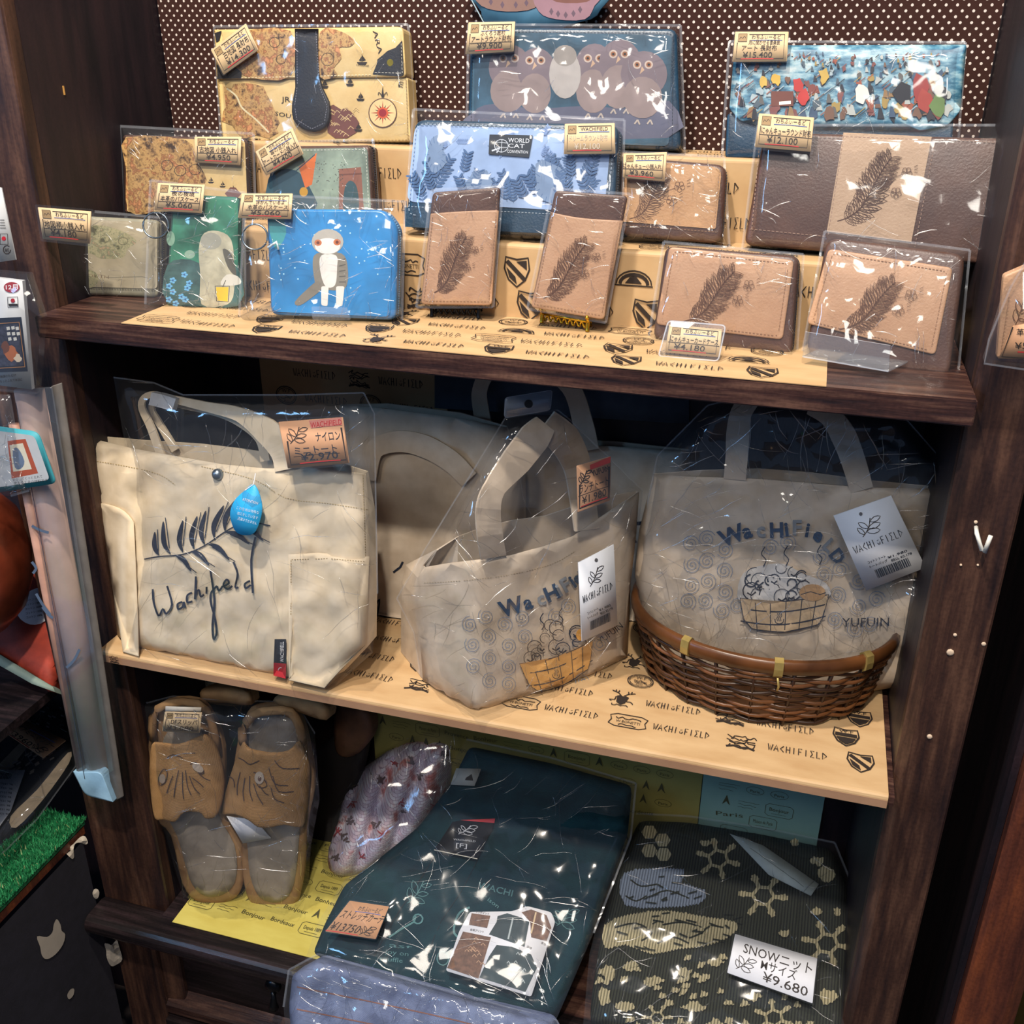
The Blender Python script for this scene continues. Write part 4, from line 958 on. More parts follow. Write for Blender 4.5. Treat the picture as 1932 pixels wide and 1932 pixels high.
# 11, 12 picture pass cases
def ringpart(S, cx, cy, r, t, h=.006):
    tube('key_ring', [S.at(cx + r * math.cos(a), cy + r * math.sin(a), h) for a in [i * math.pi / 12 for i in range(24)]], .0009, STEEL, t, 6, True)
S11 = stand((312, 578), (450, 584), 0, 11)
t = thing('pass_case', 'green picture pass case with blue flowers and a yellow lantern, in a clear bag', 'pass case', atZ(380, 580, 0))
zipcase(S11, [(326, 366), (452, 372), (452, 584), (313, 578)], t, .012, M('#2f6b5c', .4), 12)
A = Art(S11, 'picture_print', .0008); A.fill(rnd([(329, 372), (449, 378), (449, 578), (316, 573)], 8), M('#3f8a6c', .4, var=.5, vs=22), 14)
A.fill(spl([(316, 500), (360, 490), (400, 510), (449, 505), (449, 577), (318, 573)], 3, True), M('#41635f', .45, var=.3), 14)
A.fill(spl([(375, 470), (385, 440), (412, 436), (436, 452), (442, 500), (440, 560), (420, 577), (380, 574), (378, 520)], 3, True), M('#bdb79c', .45, var=.2), 12)
A.fill(spl([(420, 470), (437, 480), (446, 520), (430, 505)], 3, True), '#5b584c')
A.ell(398, 455, 20, 16, '#9c9b8c'); A.ell(358, 480, 10, 8, '#8fae98'); A.ell(322, 450, 8, 14, '#7fa58d')
A.fill(q(1, 1125, 1495, 1190, 1495, 1185, 1570, 1130, 1565), '#e6c02e'); A.line(q(1, 1120, 1490, 1195, 1490, 1188, 1572, 1128, 1568), 1.5, '#3a3424', True); A.fill(spl(q(1, 1150, 1485, 1180, 1430, 1240, 1440, 1250, 1480), 3, True), '#d8d4c6'); A.line(q(1, 1175, 1460, 1160, 1495), 1.4, '#3a3424')
for x, y in q(1, 960, 1430, 900, 1460, 880, 1490, 975, 1500, 900, 1520, 945, 1545, 880, 1560, 965, 1560, 915, 1580, 985, 1475):
    for k in range(5): A.ell(x + 4 * math.cos(k * 1.257), y + 4 * math.sin(k * 1.257), 2.8, 2.2, '#6db1dd', n=7)
    A.ell(x, y, 1.5, 1.5, '#2f62a8', n=6)
A.build(t); ringpart(S11, 294, 425, 24, t)
sleeve(S11, [(284, 340), (462, 364), (462, 590), (274, 582)], t, h=.006, depth=.014, seed=43, mat=FILM_C, edge=10, amp=.0024)
price_card(S11, q(1, 822, 952, 1068, 962, 1050, 1110, 802, 1095), [('夜の夜境', .32, .8, .42, .16, INK, None), ('本革のパスケース', .1, .9, .62, .18, INK, 'k'), ('¥5.060', .22, .78, .86, .23, INK, 'r')], 'tan price card reading 5.060 yen on the green pass case', h=.009)
S12 = stand((508, 598), (752, 604), 0, 12, .02, .045)
t = thing('pass_case', 'bright blue starry zip pass case with a grey and white print, in clear bag', 'pass case', atY(630, 606, .02))
BLZ = leather('bright_blue_leather', '#2a86c8', '#1f6fae', .3, .1)
zipcase(S12, [(504, 394), (728, 396), (752, 430), (748, 604), (512, 594)], t, .022, BLZ, 16, teeth='#7aa8c8')
A = Art(S12, 'picture_print', .0008); A.fill(rnd([(507, 398), (722, 400), (740, 432), (736, 598), (514, 588)], 12), M('#2f8fd4', .35, var=.28, vs=14), 18)
A.fill(spl([(507, 420), (530, 405), (540, 440), (520, 470)], 3, True), '#3f9aa0')
for i in range(40):
    x, y = R.uniform(515, 730), R.uniform(420, 580); A.ell(x, y, 1.6, 1.6, '#a8dcf0', n=6)
A.fill(spl([(598, 478), (590, 500), (596, 540), (604, 545), (650, 545), (656, 505), (644, 478)], 4, True), '#857f72', 12)
for i in range(5): A.line([(640, 492 + i * 10), (652, 488 + i * 11)], 2, '#56524a')
A.fill(spl([(606, 482), (604, 510), (614, 540), (632, 538), (636, 505), (634, 482)], 4, True), '#e6e3dc', 12)
A.ell(618, 456, 30, 24, '#b5b0a6', n=20, res=12); A.ell(618, 464, 24, 15, '#e9e6e0', n=18)
A.fill(rnd([(606, 540), (620, 540), (618, 578), (606, 576)], 4), '#e6e3dc'); A.fill(rnd([(634, 540), (650, 540), (646, 578), (634, 578)], 4), '#e6e3dc')
for c in ((600, 458), (636, 457)): A.ell(c[0], c[1], 7, 6, '#c66f3c'); A.ell(c[0], c[1], 3, 3, '#6a2f1c')
A.fill(spl([(600, 530), (580, 545), (556, 570), (566, 576), (590, 560), (606, 545)], 3, True), '#7d776b')
A.build(t); ringpart(S12, 481, 447, 24, t); tube('ring_strap', [S12.at(x, y, .006) for x, y in q(1, 1395, 1290, 1440, 1260, 1450, 1300)], .0012, M('#cfe2ec', .3), t)
sleeve(S12, [(462, 366), (764, 380), (758, 608), (451, 608)], t, h=.006, depth=.022, seed=47, mat=FILM_C, edge=12, amp=.003)
so = slab('bag_stand', Plane(S12.at(620, 604, .012), S12.U, S12.V), rnd([(586, 578), (655, 580), (662, 604), (590, 604)], 5), .0015, ACRYL, None, loc=S12.at(620, 604, .012))
tag(so, 'small clear acrylic tab supporting the bright blue pass case', 'stand')
price_card(S12, q(1, 1258, 1008, 1525, 1008, 1515, 1140, 1240, 1135), [('浮かんでいるよ', .3, .85, .42, .16, INK, None), ('本革のパスケース', .15, .92, .62, .18, INK, 'k'), ('¥5.060', .22, .78, .86, .23, INK, 'r')], 'tan price card reading 5.060 yen on the bright blue pass case', h=.009)
# 13, 14 tall card cases on easels
def cardcase(pl, pr, z, tilt, quad, notch, spr, label, seed, yl, yr):
    S = stand(pl, pr, z, tilt, yl, yr)
    t = thing('card_case', label, 'card case', S.at((pl[0] + pr[0]) / 2, (pl[1] + pr[1]) / 2), None)
    o = rnd(quad, 9); slab('back_cover', S, o, .005, BROWN, t, edge=4, ed=.0012)
    A = Art(S, 'stitching', .0004); A.dash(rnd([bil(quad, .04, .02), bil(quad, .96, .02), bil(quad, .96, .97), bil(quad, .04, .97)], 8), 1.2, '#8d6f5c', 4, 2.5, True); A.build(t)
    pk = [notch[0], notch[1], notch[2], bil(quad, 1, .29 if len(notch) < 4 else notch[3]), bil(quad, 1, 1), bil(quad, 0, 1)]
    P = [bil(quad, .0, notch[3])] + spl(notch[:3], 4) + [bil(quad, 1, notch[4])] + rnd([bil(quad, 1, .5), bil(quad, 1, 1), bil(quad, 0, 1), bil(quad, 0, .5)], [0, 9, 9, 0])[1:-1]
    class L2:
        N = S.N
        def at(s, x, y, h=0): return S.at(x, y, h + .0016)
    pkt = slab('pocket', L2(), P, .0015, TAN2, t, edge=3, ed=.0008)
    A = Art(L2(), 'embossing', .0005); A.dash([bil(quad, .035, notch[3] + .02), bil(quad, .04, .97), bil(quad, .955, .97), bil(quad, .965, notch[4] + .02)], 1.2, '#8d6a50', 4, 2.5)
    sprig(A, spr, EMB, 1.2, seed); A.build(pkt)
    return S, t
S13, t = cardcase((790, 578), (905, 584), .012, 8, q(2, 598, 1002, 950, 975, 905, 1590, 535, 1585), [q(2, 590, 1112)[0], q(2, 760, 1100)[0], q(2, 930, 1095)[0], .2, .2], q(2, 660, 1190, 850, 1190, 800, 1530, 600, 1530), 'tall tan and brown leather card case standing on the black easel', 4, .066, .073)
sleeve(S13, q(2, 590, 990, 962, 965, 912, 1598, 512, 1600), t, h=.005, depth=.008, seed=53, mat=FILM, edge=8, amp=.0022)
S14, t = cardcase((1003, 585), (1130, 600), .012, 8, q(2, 1235, 992, 1612, 1020, 1490, 1665, 1108, 1600), [q(2, 1210, 1105)[0], q(2, 1370, 1135)[0], q(2, 1590, 1150)[0], .19, .2], q(2, 1270, 1215, 1500, 1230, 1400, 1560, 1165, 1560), 'tall tan and brown leather card case standing on the gold easel', 9, .062, .066)
sleeve(S14, q(2, 1222, 980, 1626, 1010, 1498, 1680, 1090, 1608), t, h=.005, depth=.008, seed=57, mat=FILM_T, edge=8, amp=.001)
def easel(S, feetL, feetR, m, label):
    """small folding easel: two scroll feet with lips, cross rail, rear leg"""
    t = thing('display_easel', label, 'easel', atZ((feetL[0] + feetR[0]) / 2, feetL[1], 0))
    ends = []
    for k, (x, y) in enumerate((feetL, feetR)):
        g = atZ(x, y, 0); u = S.U; bk = Vector((S.N.x, S.N.y, 0)).normalized() * -1
        P = [g + Vector((0, 0, .0145)) - bk * .006, g + Vector((0, 0, .0165)) - bk * .003, g + Vector((0, 0, .010)) + bk * .001, g + Vector((0, 0, .009)) + bk * .014, g + Vector((0, 0, .0025)) + bk * .018, g + Vector((0, 0, .0015)) + bk * .022]
        P0 = [g + Vector((0, 0, .0015)) - bk * .001, g + Vector((0, 0, .005)), g + Vector((0, 0, .011)) + bk * .001]
        tube('foot', spl3(P, 4), .0017, m, t, 8); tube('foot', spl3(P0, 4), .0019, m, t, 8, rads=None)
        ends.append(g + Vector((0, 0, .010)) + bk * .002)
    a, b = ends; tube('cross_rail', [a, b], .0016, m, t, 8)
    d = (b - a) / 8
    for i in range(8): tube('scroll', spl3([a + d * i, a + d * (i + .5) - Vector((0, 0, .006)), a + d * (i + 1)], 4), .0011, m, t, 6)
    mid = (a + b) / 2; tube('rear_leg', [mid + Vector((0, .004, .03)), mid + Vector((0, .03, -.008))], .0016, m, t, 8)
    return t
def spl3(P, n):
    P = [Vector(p) for p in P]; out = []
    for i in range(len(P) - 1):
        p1, p2 = P[i], P[i + 1]; p0 = P[i - 1] if i else p1; p3 = P[i + 2] if i + 2 < len(P) else p2
        for j in range(n):
            t = j / n; out.append(.5 * ((2 * p1) + (p2 - p0) * t + (2 * p0 - 5 * p1 + 4 * p2 - p3) * t * t + (3 * p1 - p0 - 3 * p2 + p3) * t ** 3))
    return out + [P[-1]]
easel(S13, (815, 600), (903, 603), DARKMETAL, 'miniature black metal easel holding a tall card case')
easel(S14, (1022, 612), (1108, 628), GOLD, 'miniature gold metal easel holding a tall card case')
# 15, 16 zip card cases at the right
def zipcard(S, outer, front, spr, label, seed, loc, thick=.03, r=18, fl=TAN2):
    t = thing('card_case', label, 'card case', loc)
    zipcase(S, outer, t, thick, BROWN, r)
    class L2:
        N = S.N
        def at(s, x, y, h=0): return S.at(x, y, h + .002)
    pk = slab('front_pocket', L2(), rnd(front, 10), .002, fl, t, edge=4, ed=.001)
    A = Art(L2(), 'embossing', .0005); A.dash(rnd([bil(front, .04, .05), bil(front, .96, .05), bil(front, .96, .96), bil(front, .04, .96)], 8), 1.4, '#8a6448', 4.5, 2.5, True)
    sprig(A, spr, EMB, 1.3, seed); A.build(pk)
    return t
S15 = stand((1240, 648), (1495, 672), 0, 12, .06, .055)
t = zipcard(S15, [(1256, 464), (1508, 484), (1494, 672), (1232, 640)], q(3, 85, 1285, 735, 1355, 675, 1770, 15, 1690), q(3, 260, 1350, 540, 1390, 490, 1690, 150, 1680), 'tan and brown zip card case behind the framed price card on the shelf front', 17, atY(1370, 668, .06), .024)
sleeve(S15, [(1252, 456), (1516, 480), (1502, 684), (1222, 650)], t, h=.006, depth=.026, seed=61, edge=12, amp=.002)
S16 = stand((1520, 690), (1772, 718), 0, 16, .045, .04)
t = zipcard(S16, [(1560, 448), (1822, 480), (1790, 716), (1520, 668)], q(3, 915, 1295, 1562, 1395, 1470, 1850, 800, 1685), q(3, 1080, 1420, 1390, 1440, 1330, 1740, 960, 1720), 'largest tan and brown zip card case at the right end of the top shelf', 23, atY(1650, 712, .045), .034, 26)
sleeve(S16, [(1556, 436), (1830, 472), (1806, 722), (1512, 676)], t, h=.006, depth=.036, seed=67, edge=14, amp=.0026)
# clear holders
def acrylic_stand(pts, label, loc):
    t = thing('acrylic_stand', label, 'stand', loc)
    for nm, P in pts: 
        V = [Vector(p) for p in P]; n = (V[1] - V[0]).cross(V[2] - V[0]).normalized() * .0012; k = len(V)
        mesh_obj(nm, V + [v + n for v in V], [tuple(range(k)), tuple(range(k, 2 * k))[::-1]], ACRYL, t)
        mesh_obj('edge', V + [v + n for v in V], [(i, (i + 1) % k, k + (i + 1) % k, k + i) for i in range(k)], ACRYL_E, t)
    return t
a = atY(1518, 632, .0); b = atY(1680, 650, .0); a2 = atZ(1512, 655, .001); b2 = atZ(1676, 700, .001); a2.y = max(a2.y, .0)
F_ = [atY(1520, 626, .022), atY(1680, 652, .012), atY(1676, 702, .012), atY(1514, 674, .022)]
acrylic_stand([('front_lip', F_), ('foot_plate', [F_[3] , F_[2], F_[2] + Vector((.02, .04, 0)), F_[3] + Vector((.02, .04, 0))])], 'clear acrylic stand in front of the largest zip card case', F_[3])
SC = stand((1242, 676), (1352, 682), 0, 18, .015, .012)
t = price_card(SC, q(3, 85, 1690, 360, 1715, 345, 1860, 60, 1835), [('にゃんキューカードケース', .06, .95, .57, .2, INK, 'k'), ('¥4.180', .15, .72, .85, .25, INK, 'r')], 'price card reading 4.180 yen inside a small clear acrylic block', h=.001, lam=0)
bl = slab('acrylic_block', SC, rnd([(1260, 603), (1370, 612), (1356, 683), (1240, 674)], 8), .006, ACRYL, t, edge=3, ed=.001, h=.004)
A = Art(SC, 'block_edge', .0042); A.line(rnd([(1261, 605), (1369, 614), (1355, 681), (1242, 672)], 8), 2.4, ACRYL_E, True); A.build(bl)

# ------------------------------------------------------------------ cloth bags
CREAM = canvas('cream_nylon_canvas', '#decdb2', '#d0bd9e', 700, .12, .75)
NATUR = canvas('natural_cotton_canvas', '#d8c6b0', '#c7b39b', 900, .3)
def bag_body(S, outline, rim, root, mat, ed=.03, edge=50, dep=(.004, .045, .075), res=16, rip=.004, rs=45, name='body', th=.0015, seed=0, crease=None):
    """open sewn bag: outline indices rim[0]..rim[1] are the mouth, the rest is sewn round to the back panel"""
    n = len(outline); ra, rb = rim
    rimi = list(range(ra, rb + 1)); sew = [outline[i % n] for i in range(rb, ra + n + 1)]
    def sd(x, y):
        m = 1e9
        for (ax, ay), (bx, by) in zip(sew, sew[1:]):
            dx, dy = bx - ax, by - ay; L = dx * dx + dy * dy or 1e-9; t = max(0, min(1, ((x - ax) * dx + (y - ay) * dy) / L))
            m = min(m, (x - ax - t * dx) ** 2 + (y - ay - t * dy) ** 2)
        return math.sqrt(m)
    V2, F2 = cdt(outline, res, (edge * .1, edge * .4, edge)); V = []
    for x, y in V2:
        d = sd(x, y); hh = 0
        if d < edge: t = 1 - d / edge; hh = -ed * (1 - math.sqrt(max(0, 1 - t * t)))
        k = min(1, d / edge)
        hh += k * rip * (noise.noise(Vector((x / rs, y / rs * .7, seed))) + .5 * noise.noise(Vector((x / rs * 2 + y / rs, y / rs * 1.6, seed + 4))))
        if crease: hh += crease(x, y)
        V.append(S.at(x, y, hh))
    fr = [f[::-1] for f in F2]; a, b, c = (V[i] for i in fr[0])
    if (b - a).cross(c - a).dot(V[fr[0][0]] - CAM_P) > 0: fr = [f[::-1] for f in fr]
    nf = len(V); front = list(fr)
    idx = [min(range(len(V2)), key=lambda i: (V2[i][0] - p[0]) ** 2 + (V2[i][1] - p[1]) ** 2) for p in outline]
    ys = [p[1] for p in outline]; y0, y1 = min(ys), max(ys); bk = []
    for k, i in enumerate(idx):
        p = outline[k]
        if k in rimi: s_ = (k - ra) / (rb - ra); dd = dep[0] + (dep[1] - dep[0]) * math.sin(math.pi * s_)
        else: dd = dep[0] + (dep[2] - dep[0]) * min(1, (p[1] - y0) / (y1 - y0) * 1.3)
        bk.append(len(V)); V.append(V[i] - Vector((S.N.x, S.N.y, 0)).normalized() * dd)
    V = [Vector((v.x, v.y, max(v.z, ZB + .0008))) for v in V]
    Fc = list(front)
    for k in range(n):
        if k in rimi and (k + 1) in rimi: continue
        j = (k + 1) % n; Fc.append((idx[k], idx[j], bk[j], bk[k]))
    v3, f3 = cdt(outline, None)
    mp = [min(range(n), key=lambda i: (outline[i][0] - p[0]) ** 2 + (outline[i][1] - p[1]) ** 2) for p in v3]
    Fc += [tuple(bk[mp[i]] for i in f) for f in f3 if len({mp[i] for i in f}) == len(f)]
    o = mesh_obj(name, V, Fc, mat, root, smooth=False); o.data.polygons.foreach_set('use_smooth', [i < len(front) for i in range(len(Fc))])
    md = o.modifiers.new('s', 'SOLIDIFY'); md.thickness = th; md.offset = -1
    return o, Skin(V, front)
def band(S, pts, widths, h, mat, root, name='handle', th=.0025, sm=5):
    """flat strap; pts px, widths px, h height or list"""
    P = spl([(p[0], p[1]) for p in pts], sm); k = len(P); n = len(pts); V = []; Fc = []
    def iv(L, i):
        if not isinstance(L, (list, tuple)): return L
        t = i / (k - 1) * (n - 1); a = min(int(t), n - 2); return L[a] + (L[a + 1] - L[a]) * (t - a)
    for i in range(k):
        a = Vector(P[max(0, i - 1)]); b = Vector(P[min(k - 1, i + 1)]); d = (b - a).normalized(); nn = Vector((-d.y, d.x)) * iv(widths, i) / 2; p = Vector(P[i]); hh = iv(h, i)
        for sg in (1, -1):
            q_ = p + nn * sg
            V.append(S.at(q_.x, q_.y, hh)); V.append(S.at(q_.x, q_.y, hh) - S.N * th)
    for i in range(k - 1):
        a = i * 4; b = a + 4
        Fc += [(a, a + 2, b + 2, b), (a + 1, b + 1, b + 3, a + 3), (a, b, b + 1, a + 1), (a + 2, a + 3, b + 3, b + 2)]
    Fc += [(0, 1, 3, 2), (k * 4 - 4, k * 4 - 2, k * 4 - 1, k * 4 - 3)]
    return mesh_obj(name, V, Fc, mat, root)
def swirl(A, x, y, r, m, w=1.1):
    A.line([(x + r * t * math.cos(t * 17 + x), y + r * t * math.sin(t * 17 + x)) for t in [(.08 + .92 * i / 30) for i in range(31)]], w, m)
def tub(A, quad, m, fillm, lw=2.2):
    b = lambda s, t: bil(quad, s, t)
    A.fill([b(0, 0), b(.5, .14), b(1, 0), b(.95, .6), b(.9, .85), b(.5, 1.0), b(.14, .85), b(.05, .6)], fillm, 14)
    A.line([b(0, 0), b(.25, .1), b(.5, .14), b(.75, .1), b(1, 0), b(.95, .6), b(.9, .85), b(.7, .96), b(.5, 1.0), b(.3, .96), b(.14, .85), b(.05, .6)], lw, m, True)
    for t0, t1 in ((.28, .4), (.62, .76)): A.line([b(.01, t0), b(.25, t1 - .02), b(.5, t1 + .03), b(.75, t1 - .02), b(.98, t0)], lw * 1.3, m, sm=3)
    for s in (.17, .34, .52, .7, .86): A.line([b(s, .1), b(s * .9 + .05, .95)], lw * .8, m)
    cx, cy = b(.45, .6); r = abs(quad[1][0] - quad[0][0]) * .05
    A.line([(cx - r, cy + r * .2), (cx - r * .8, cy + r), (cx, cy + r * 1.3), (cx + r * .8, cy + r), (cx + r, cy + r * .2)], lw * .8, m, sm=3)
    for k in (-.4, 0, .4): A.line([(cx + k * r, cy + r * .7), (cx + k * r - 1.5, cy), (cx + k * r + 1.5, cy - r * .5), (cx + k * r, cy - r * 1.1)], lw * .6, m)
def bubbles(A, quad, m, n=14, seed=1, lw=1.8):
    """heap of bath foam, steam curls and a round yuzu fruit above the tub"""
    R = random.Random(seed); b = lambda s, t: bil(quad, s, t); w = abs(quad[1][0] - quad[0][0])
    for i in range(n):
        s = R.uniform(.08, .8); t = 1 - R.random() ** 1.3 * (.75 - abs(s - .45)); cx, cy = b(s, min(.97, t)); r = w * R.uniform(.05, .1)
        a0 = R.uniform(0, 3); A.line([(cx + r * math.cos(a0 + k * .5), cy + r * math.sin(a0 + k * .5)) for k in range(R.randrange(8, 12))], lw * R.uniform(.6, 1.3), m)
        if i % 2: A.line([(cx - r * .5, cy + r * .2), (cx, cy + r * .5), (cx + r * .5, cy + r * .1)], lw * 1.4, m)
    for s in (.3, .55, .92):
        x, y = b(s, .35); A.line([(x, y), (x + w * .03, y - w * .07), (x - w * .02, y - w * .14), (x + w * .02, y - w * .22)], lw, m, sm=4)
def wordarc(A, word, pts, size, ms, off=.035, rot=0):
    """one letter per point, each slightly turned along the arc"""
    for i, ch in enumerate(word):
        x, y = pts[i]; a = pts[max(0, i - 1)]; c = pts[min(len(pts) - 1, i + 1)]; an = math.atan2(c[1] - a[1], c[0] - a[0]); s = size[i] if isinstance(size, list) else size
        glyphs(ch, off); gw = s * 1.15 * TW[(ch, off)]; A.text(ch, (x, y), (x + gw * math.cos(an), y + gw * math.sin(an)), s * 1.15, ms[i % len(ms)], off)
NAVI = M('#27415e', .7, var=.1); GREYI = M('#8c8f92', .7, var=.1); SWI = M('#7f8a9c', .7, var=.05)
# --- nylon mini tote
ST = stand((262, 1240), (608, 1300), ZB, 9, -.022, -.028)
t = thing('tote_bag', 'cream nylon tote bag with script lettering and a right side pocket, in a clear bag', 'tote bag', atZ(430, 1270, ZB))
TO = [(160, 824), (250, 846), (340, 862), (420, 876), (500, 884), (600, 884), (690, 893), (697, 970), (699, 1060), (692, 1222), (650, 1266), (608, 1307), (450, 1274), (330, 1252), (262, 1243), (228, 1234), (212, 1120), (200, 1040), (182, 945), (170, 880)]
bd, SK = bag_body(ST, TO, (0, 6), t, CREAM, .022, 46, (.006, .045, .024), seed=2, rip=.008)
A = Art(SK, 'seams', .0004); SEW = M('#b09a6c', .8, var=0); SEWD = M('#a08a60', .8, var=0)
A.dash(spl([(168, 868), (240, 880), (300, 895), (330, 915)], 3), 1.4, SEW, 3, 2); A.dash(spl([(380, 880), (480, 905), (540, 940), (620, 950), (696, 962)], 3), 1.4, SEW, 3, 2)
A.dash([(685, 896), (690, 1050)], 1.4, SEW, 3, 2)
A.build(bd)
# pockets
def patch(S, outline, root, mat, name, h=.003, stitch=None):
    V2, F2 = cdt(outline, 14); V = [S.at(x, y, h) for x, y in V2]; n = len(outline)
    o = mesh_obj(name, V, F2, mat, root, smooth=True); md = o.modifiers.new('s', 'SOLIDIFY'); md.thickness = .0012; md.offset = 0
    A = Art(S, 'stitching', h + .0009, 0)
    if stitch: A.dash(stitch, 1.5, SEWD, 3, 2)
    A.build(o); return o
patch(SK, [(545, 1046), (600, 1043), (696, 1050), (690, 1215), (612, 1298), (545, 1283)], t, CREAM, 'front_pocket', .0035, [(548, 1285), (549, 1056), (620, 1054), (690, 1060)])
patch(SK, spl([(183, 950), (205, 952), (235, 965), (252, 985)], 3) + [(256, 1060), (260, 1160), (262, 1238), (232, 1230), (213, 1110), (203, 1040)], t, CREAM, 'side_pocket', .003)
band(ST, [(310, 880), (285, 810), (266, 765), (282, 745), (320, 752), (390, 768), (450, 782), (500, 812), (535, 850), (545, 885)], [16, 14, 12, 12, 13, 18, 26, 48, 52, 54], [-.02, -.02, -.015, -.015, -.015, -.012, -.01, -.006, .0, .003], CREAM, t)
band(ST, [(330, 850), (300, 800), (284, 770), (300, 755), (345, 766), (410, 780), (455, 800), (490, 830), (500, 870)], [14, 12, 11, 11, 11, 12, 14, 16, 18], -.028, CREAM, t)
band(ST, [(283, 752), (305, 757), (328, 764)], [24, 25, 24], -.008, M('#d7dade', .5), t, 'handle_sleeve', .008)
sn = tube('snap_button', [SK.at(411, 895, -.001), SK.at(411, 895, .002), SK.at(411, 895, .0035)], .006, STEEL, t, 16, rads=[.0058, .006, .003])
A = Art(SK, 'screen_print', .001, .00004); BK = M('#1c2436', .7, var=0)
def leafbrush(pts, wmax):
    P = spl(pts, 6); L = []; Rr = []
    for i, p in enumerate(P):
        a = Vector(P[max(0, i - 1)]); b = Vector(P[min(len(P) - 1, i + 1)]); d = (b - a).normalized(); nn = Vector((-d.y, d.x)) * wmax * math.sin(math.pi * (i + .2) / len(P)) / 2
        L.append(tuple(Vector(p) + nn)); Rr.append(tuple(Vector(p) - nn))
    A.fill(L + Rr[::-1], BK)
# brush drawn spray of leaves (stand-in motif)
A.line([(272, 1055), (300, 1050), (345, 1046), (385, 1030), (430, 1000), (466, 985), (510, 992)], 2.4, BK, sm=4)
for (x, y, dx, dy) in ((300, 1048, -8, -44), (322, 1046, -14, -62), (345, 1042, 0, -60), (366, 1036, 6, -62), (386, 1028, 2, -64), (404, 1016, 18, -62), (424, 1002, 22, -60), (330, 1047, 30, 30), (360, 1040, 34, 26), (392, 1026, 40, 30), (425, 1004, 44, 22), (450, 992, 46, 28)):
    leafbrush([(x, y), (x + dx * .4 + dy * .12, y + dy * .4 - dx * .12), (x + dx, y + dy)], 9); A.line([(x + dx * .2, y + dy * .2), (x + dx * 1.15 + 6, y + dy * 1.12)], 1.6, BK)
for S_ in ((795, 1412, 800, 1480, 826, 1550, 848, 1515, 866, 1540, 895, 1490, 870, 1395), (950, 1478, 925, 1490, 928, 1515, 950, 1505, 957, 1480, 965, 1508), (1000, 1430, 975, 1445, 975, 1480, 1002, 1475), (1020, 1345, 1015, 1465), (1015, 1440, 1035, 1415, 1045, 1450, 1062, 1440), (1076, 1400, 1075, 1436),
           (1095, 1310, 1108, 1400, 1116, 1480, 1106, 1600, 1112, 1672, 1127, 1640, 1118, 1560, 1097, 1480, 1100, 1430, 1130, 1395), (1130, 1395, 1140, 1420, 1160, 1395), (1165, 1398, 1192, 1380, 1180, 1362, 1163, 1390, 1185, 1412, 1210, 1395), (1215, 1270, 1237, 1330, 1225, 1400, 1242, 1402), (1302, 1368, 1275, 1385, 1280, 1407, 1306, 1390), (1330, 1140, 1308, 1260, 1316, 1432)):
    A.line(q(4, *S_), 3.8, BK, sm=4)
A.fill(q(4, 1430, 1672, 1490, 1672, 1490, 1800, 1425, 1795), '#20242c'); A.fill(q(4, 1425, 1795, 1490, 1800, 1488, 1878, 1424, 1862), '#b3202c')
A.text('WACHIFIELD', q(4, 1478, 1792)[0], q(4, 1478, 1682)[0], 10, '#d8d8d8'); A.line([q(4, 1462 + 14 * math.cos(a), 1838 + 18 * math.sin(a))[0] for a in [1 + i * .5 for i in range(9)]], 1.4, '#e8dede')
A.build(bd)
tg = slab('hang_tag', Up(ST, .018), spl([(478, 914), (490, 935), (494, 965), (482, 1002), (464, 1010), (444, 1002), (434, 972), (442, 945), (462, 925)], 4, True), .001, M('#2fa4dc', .5, var=0), t); tg['label'] = 'bright blue teardrop tag'
A = Art(Up(ST, .018), 'tag_text', .0003); A.text('ATTENTION', (457, 944), (486, 952), 7, WHITE)
for k, tx in enumerate(('この生地は特殊な', '加工をしています', '洗濯はできません')): A.text(tx, (446 + k * 1, 960 + k * 10), (488 - k * 2, 970 + k * 10), 6.5, '#cfe6f2')
A.line([(462, 925), (478, 914), (482, 893)], 1.4, WHITE); A.build(tg)
sleeve(ST, [(214, 712), (290, 722), (345, 745), (560, 745), (686, 741), (706, 780), (712, 1120), (703, 1232), (612, 1313), (420, 1280), (226, 1243), (262, 1060), (246, 900)], t, h=.016, depth=.02, seed=71, mat=FILM, cr=80, edge=26, amp=.006, rs=70, seam=(0, 1, 2, 3, 4, 5), sw=3, res=20)
tA = lambda A, b: (minileaf(A, [b(.08, .1), b(.45, .1), b(.45, .5), b(.08, .5)], INK, 1.3), A.fill([b(.47, .02), b(.97, .0), b(.97, .17), b(.48, .18)], '#d88a78'), A.text('WACHIFIELD', b(.48, .18), b(.97, .16), 15, REDI, .01))
price_card(ST, [(525, 796), (647, 787), (659, 874), (543, 884)], [('ナイロン', .53, .92, .47, .2, INKB, None), ('ミニトート', .16, .84, .72, .17, INKB, 'k'), ('¥2.970', .24, .84, .87, .19, INKB, 'r')], 'orange price card reading 2.970 yen on the nylon tote bag', h=.022, mat=CARD2, frame='ubox', art=tA, top=None)
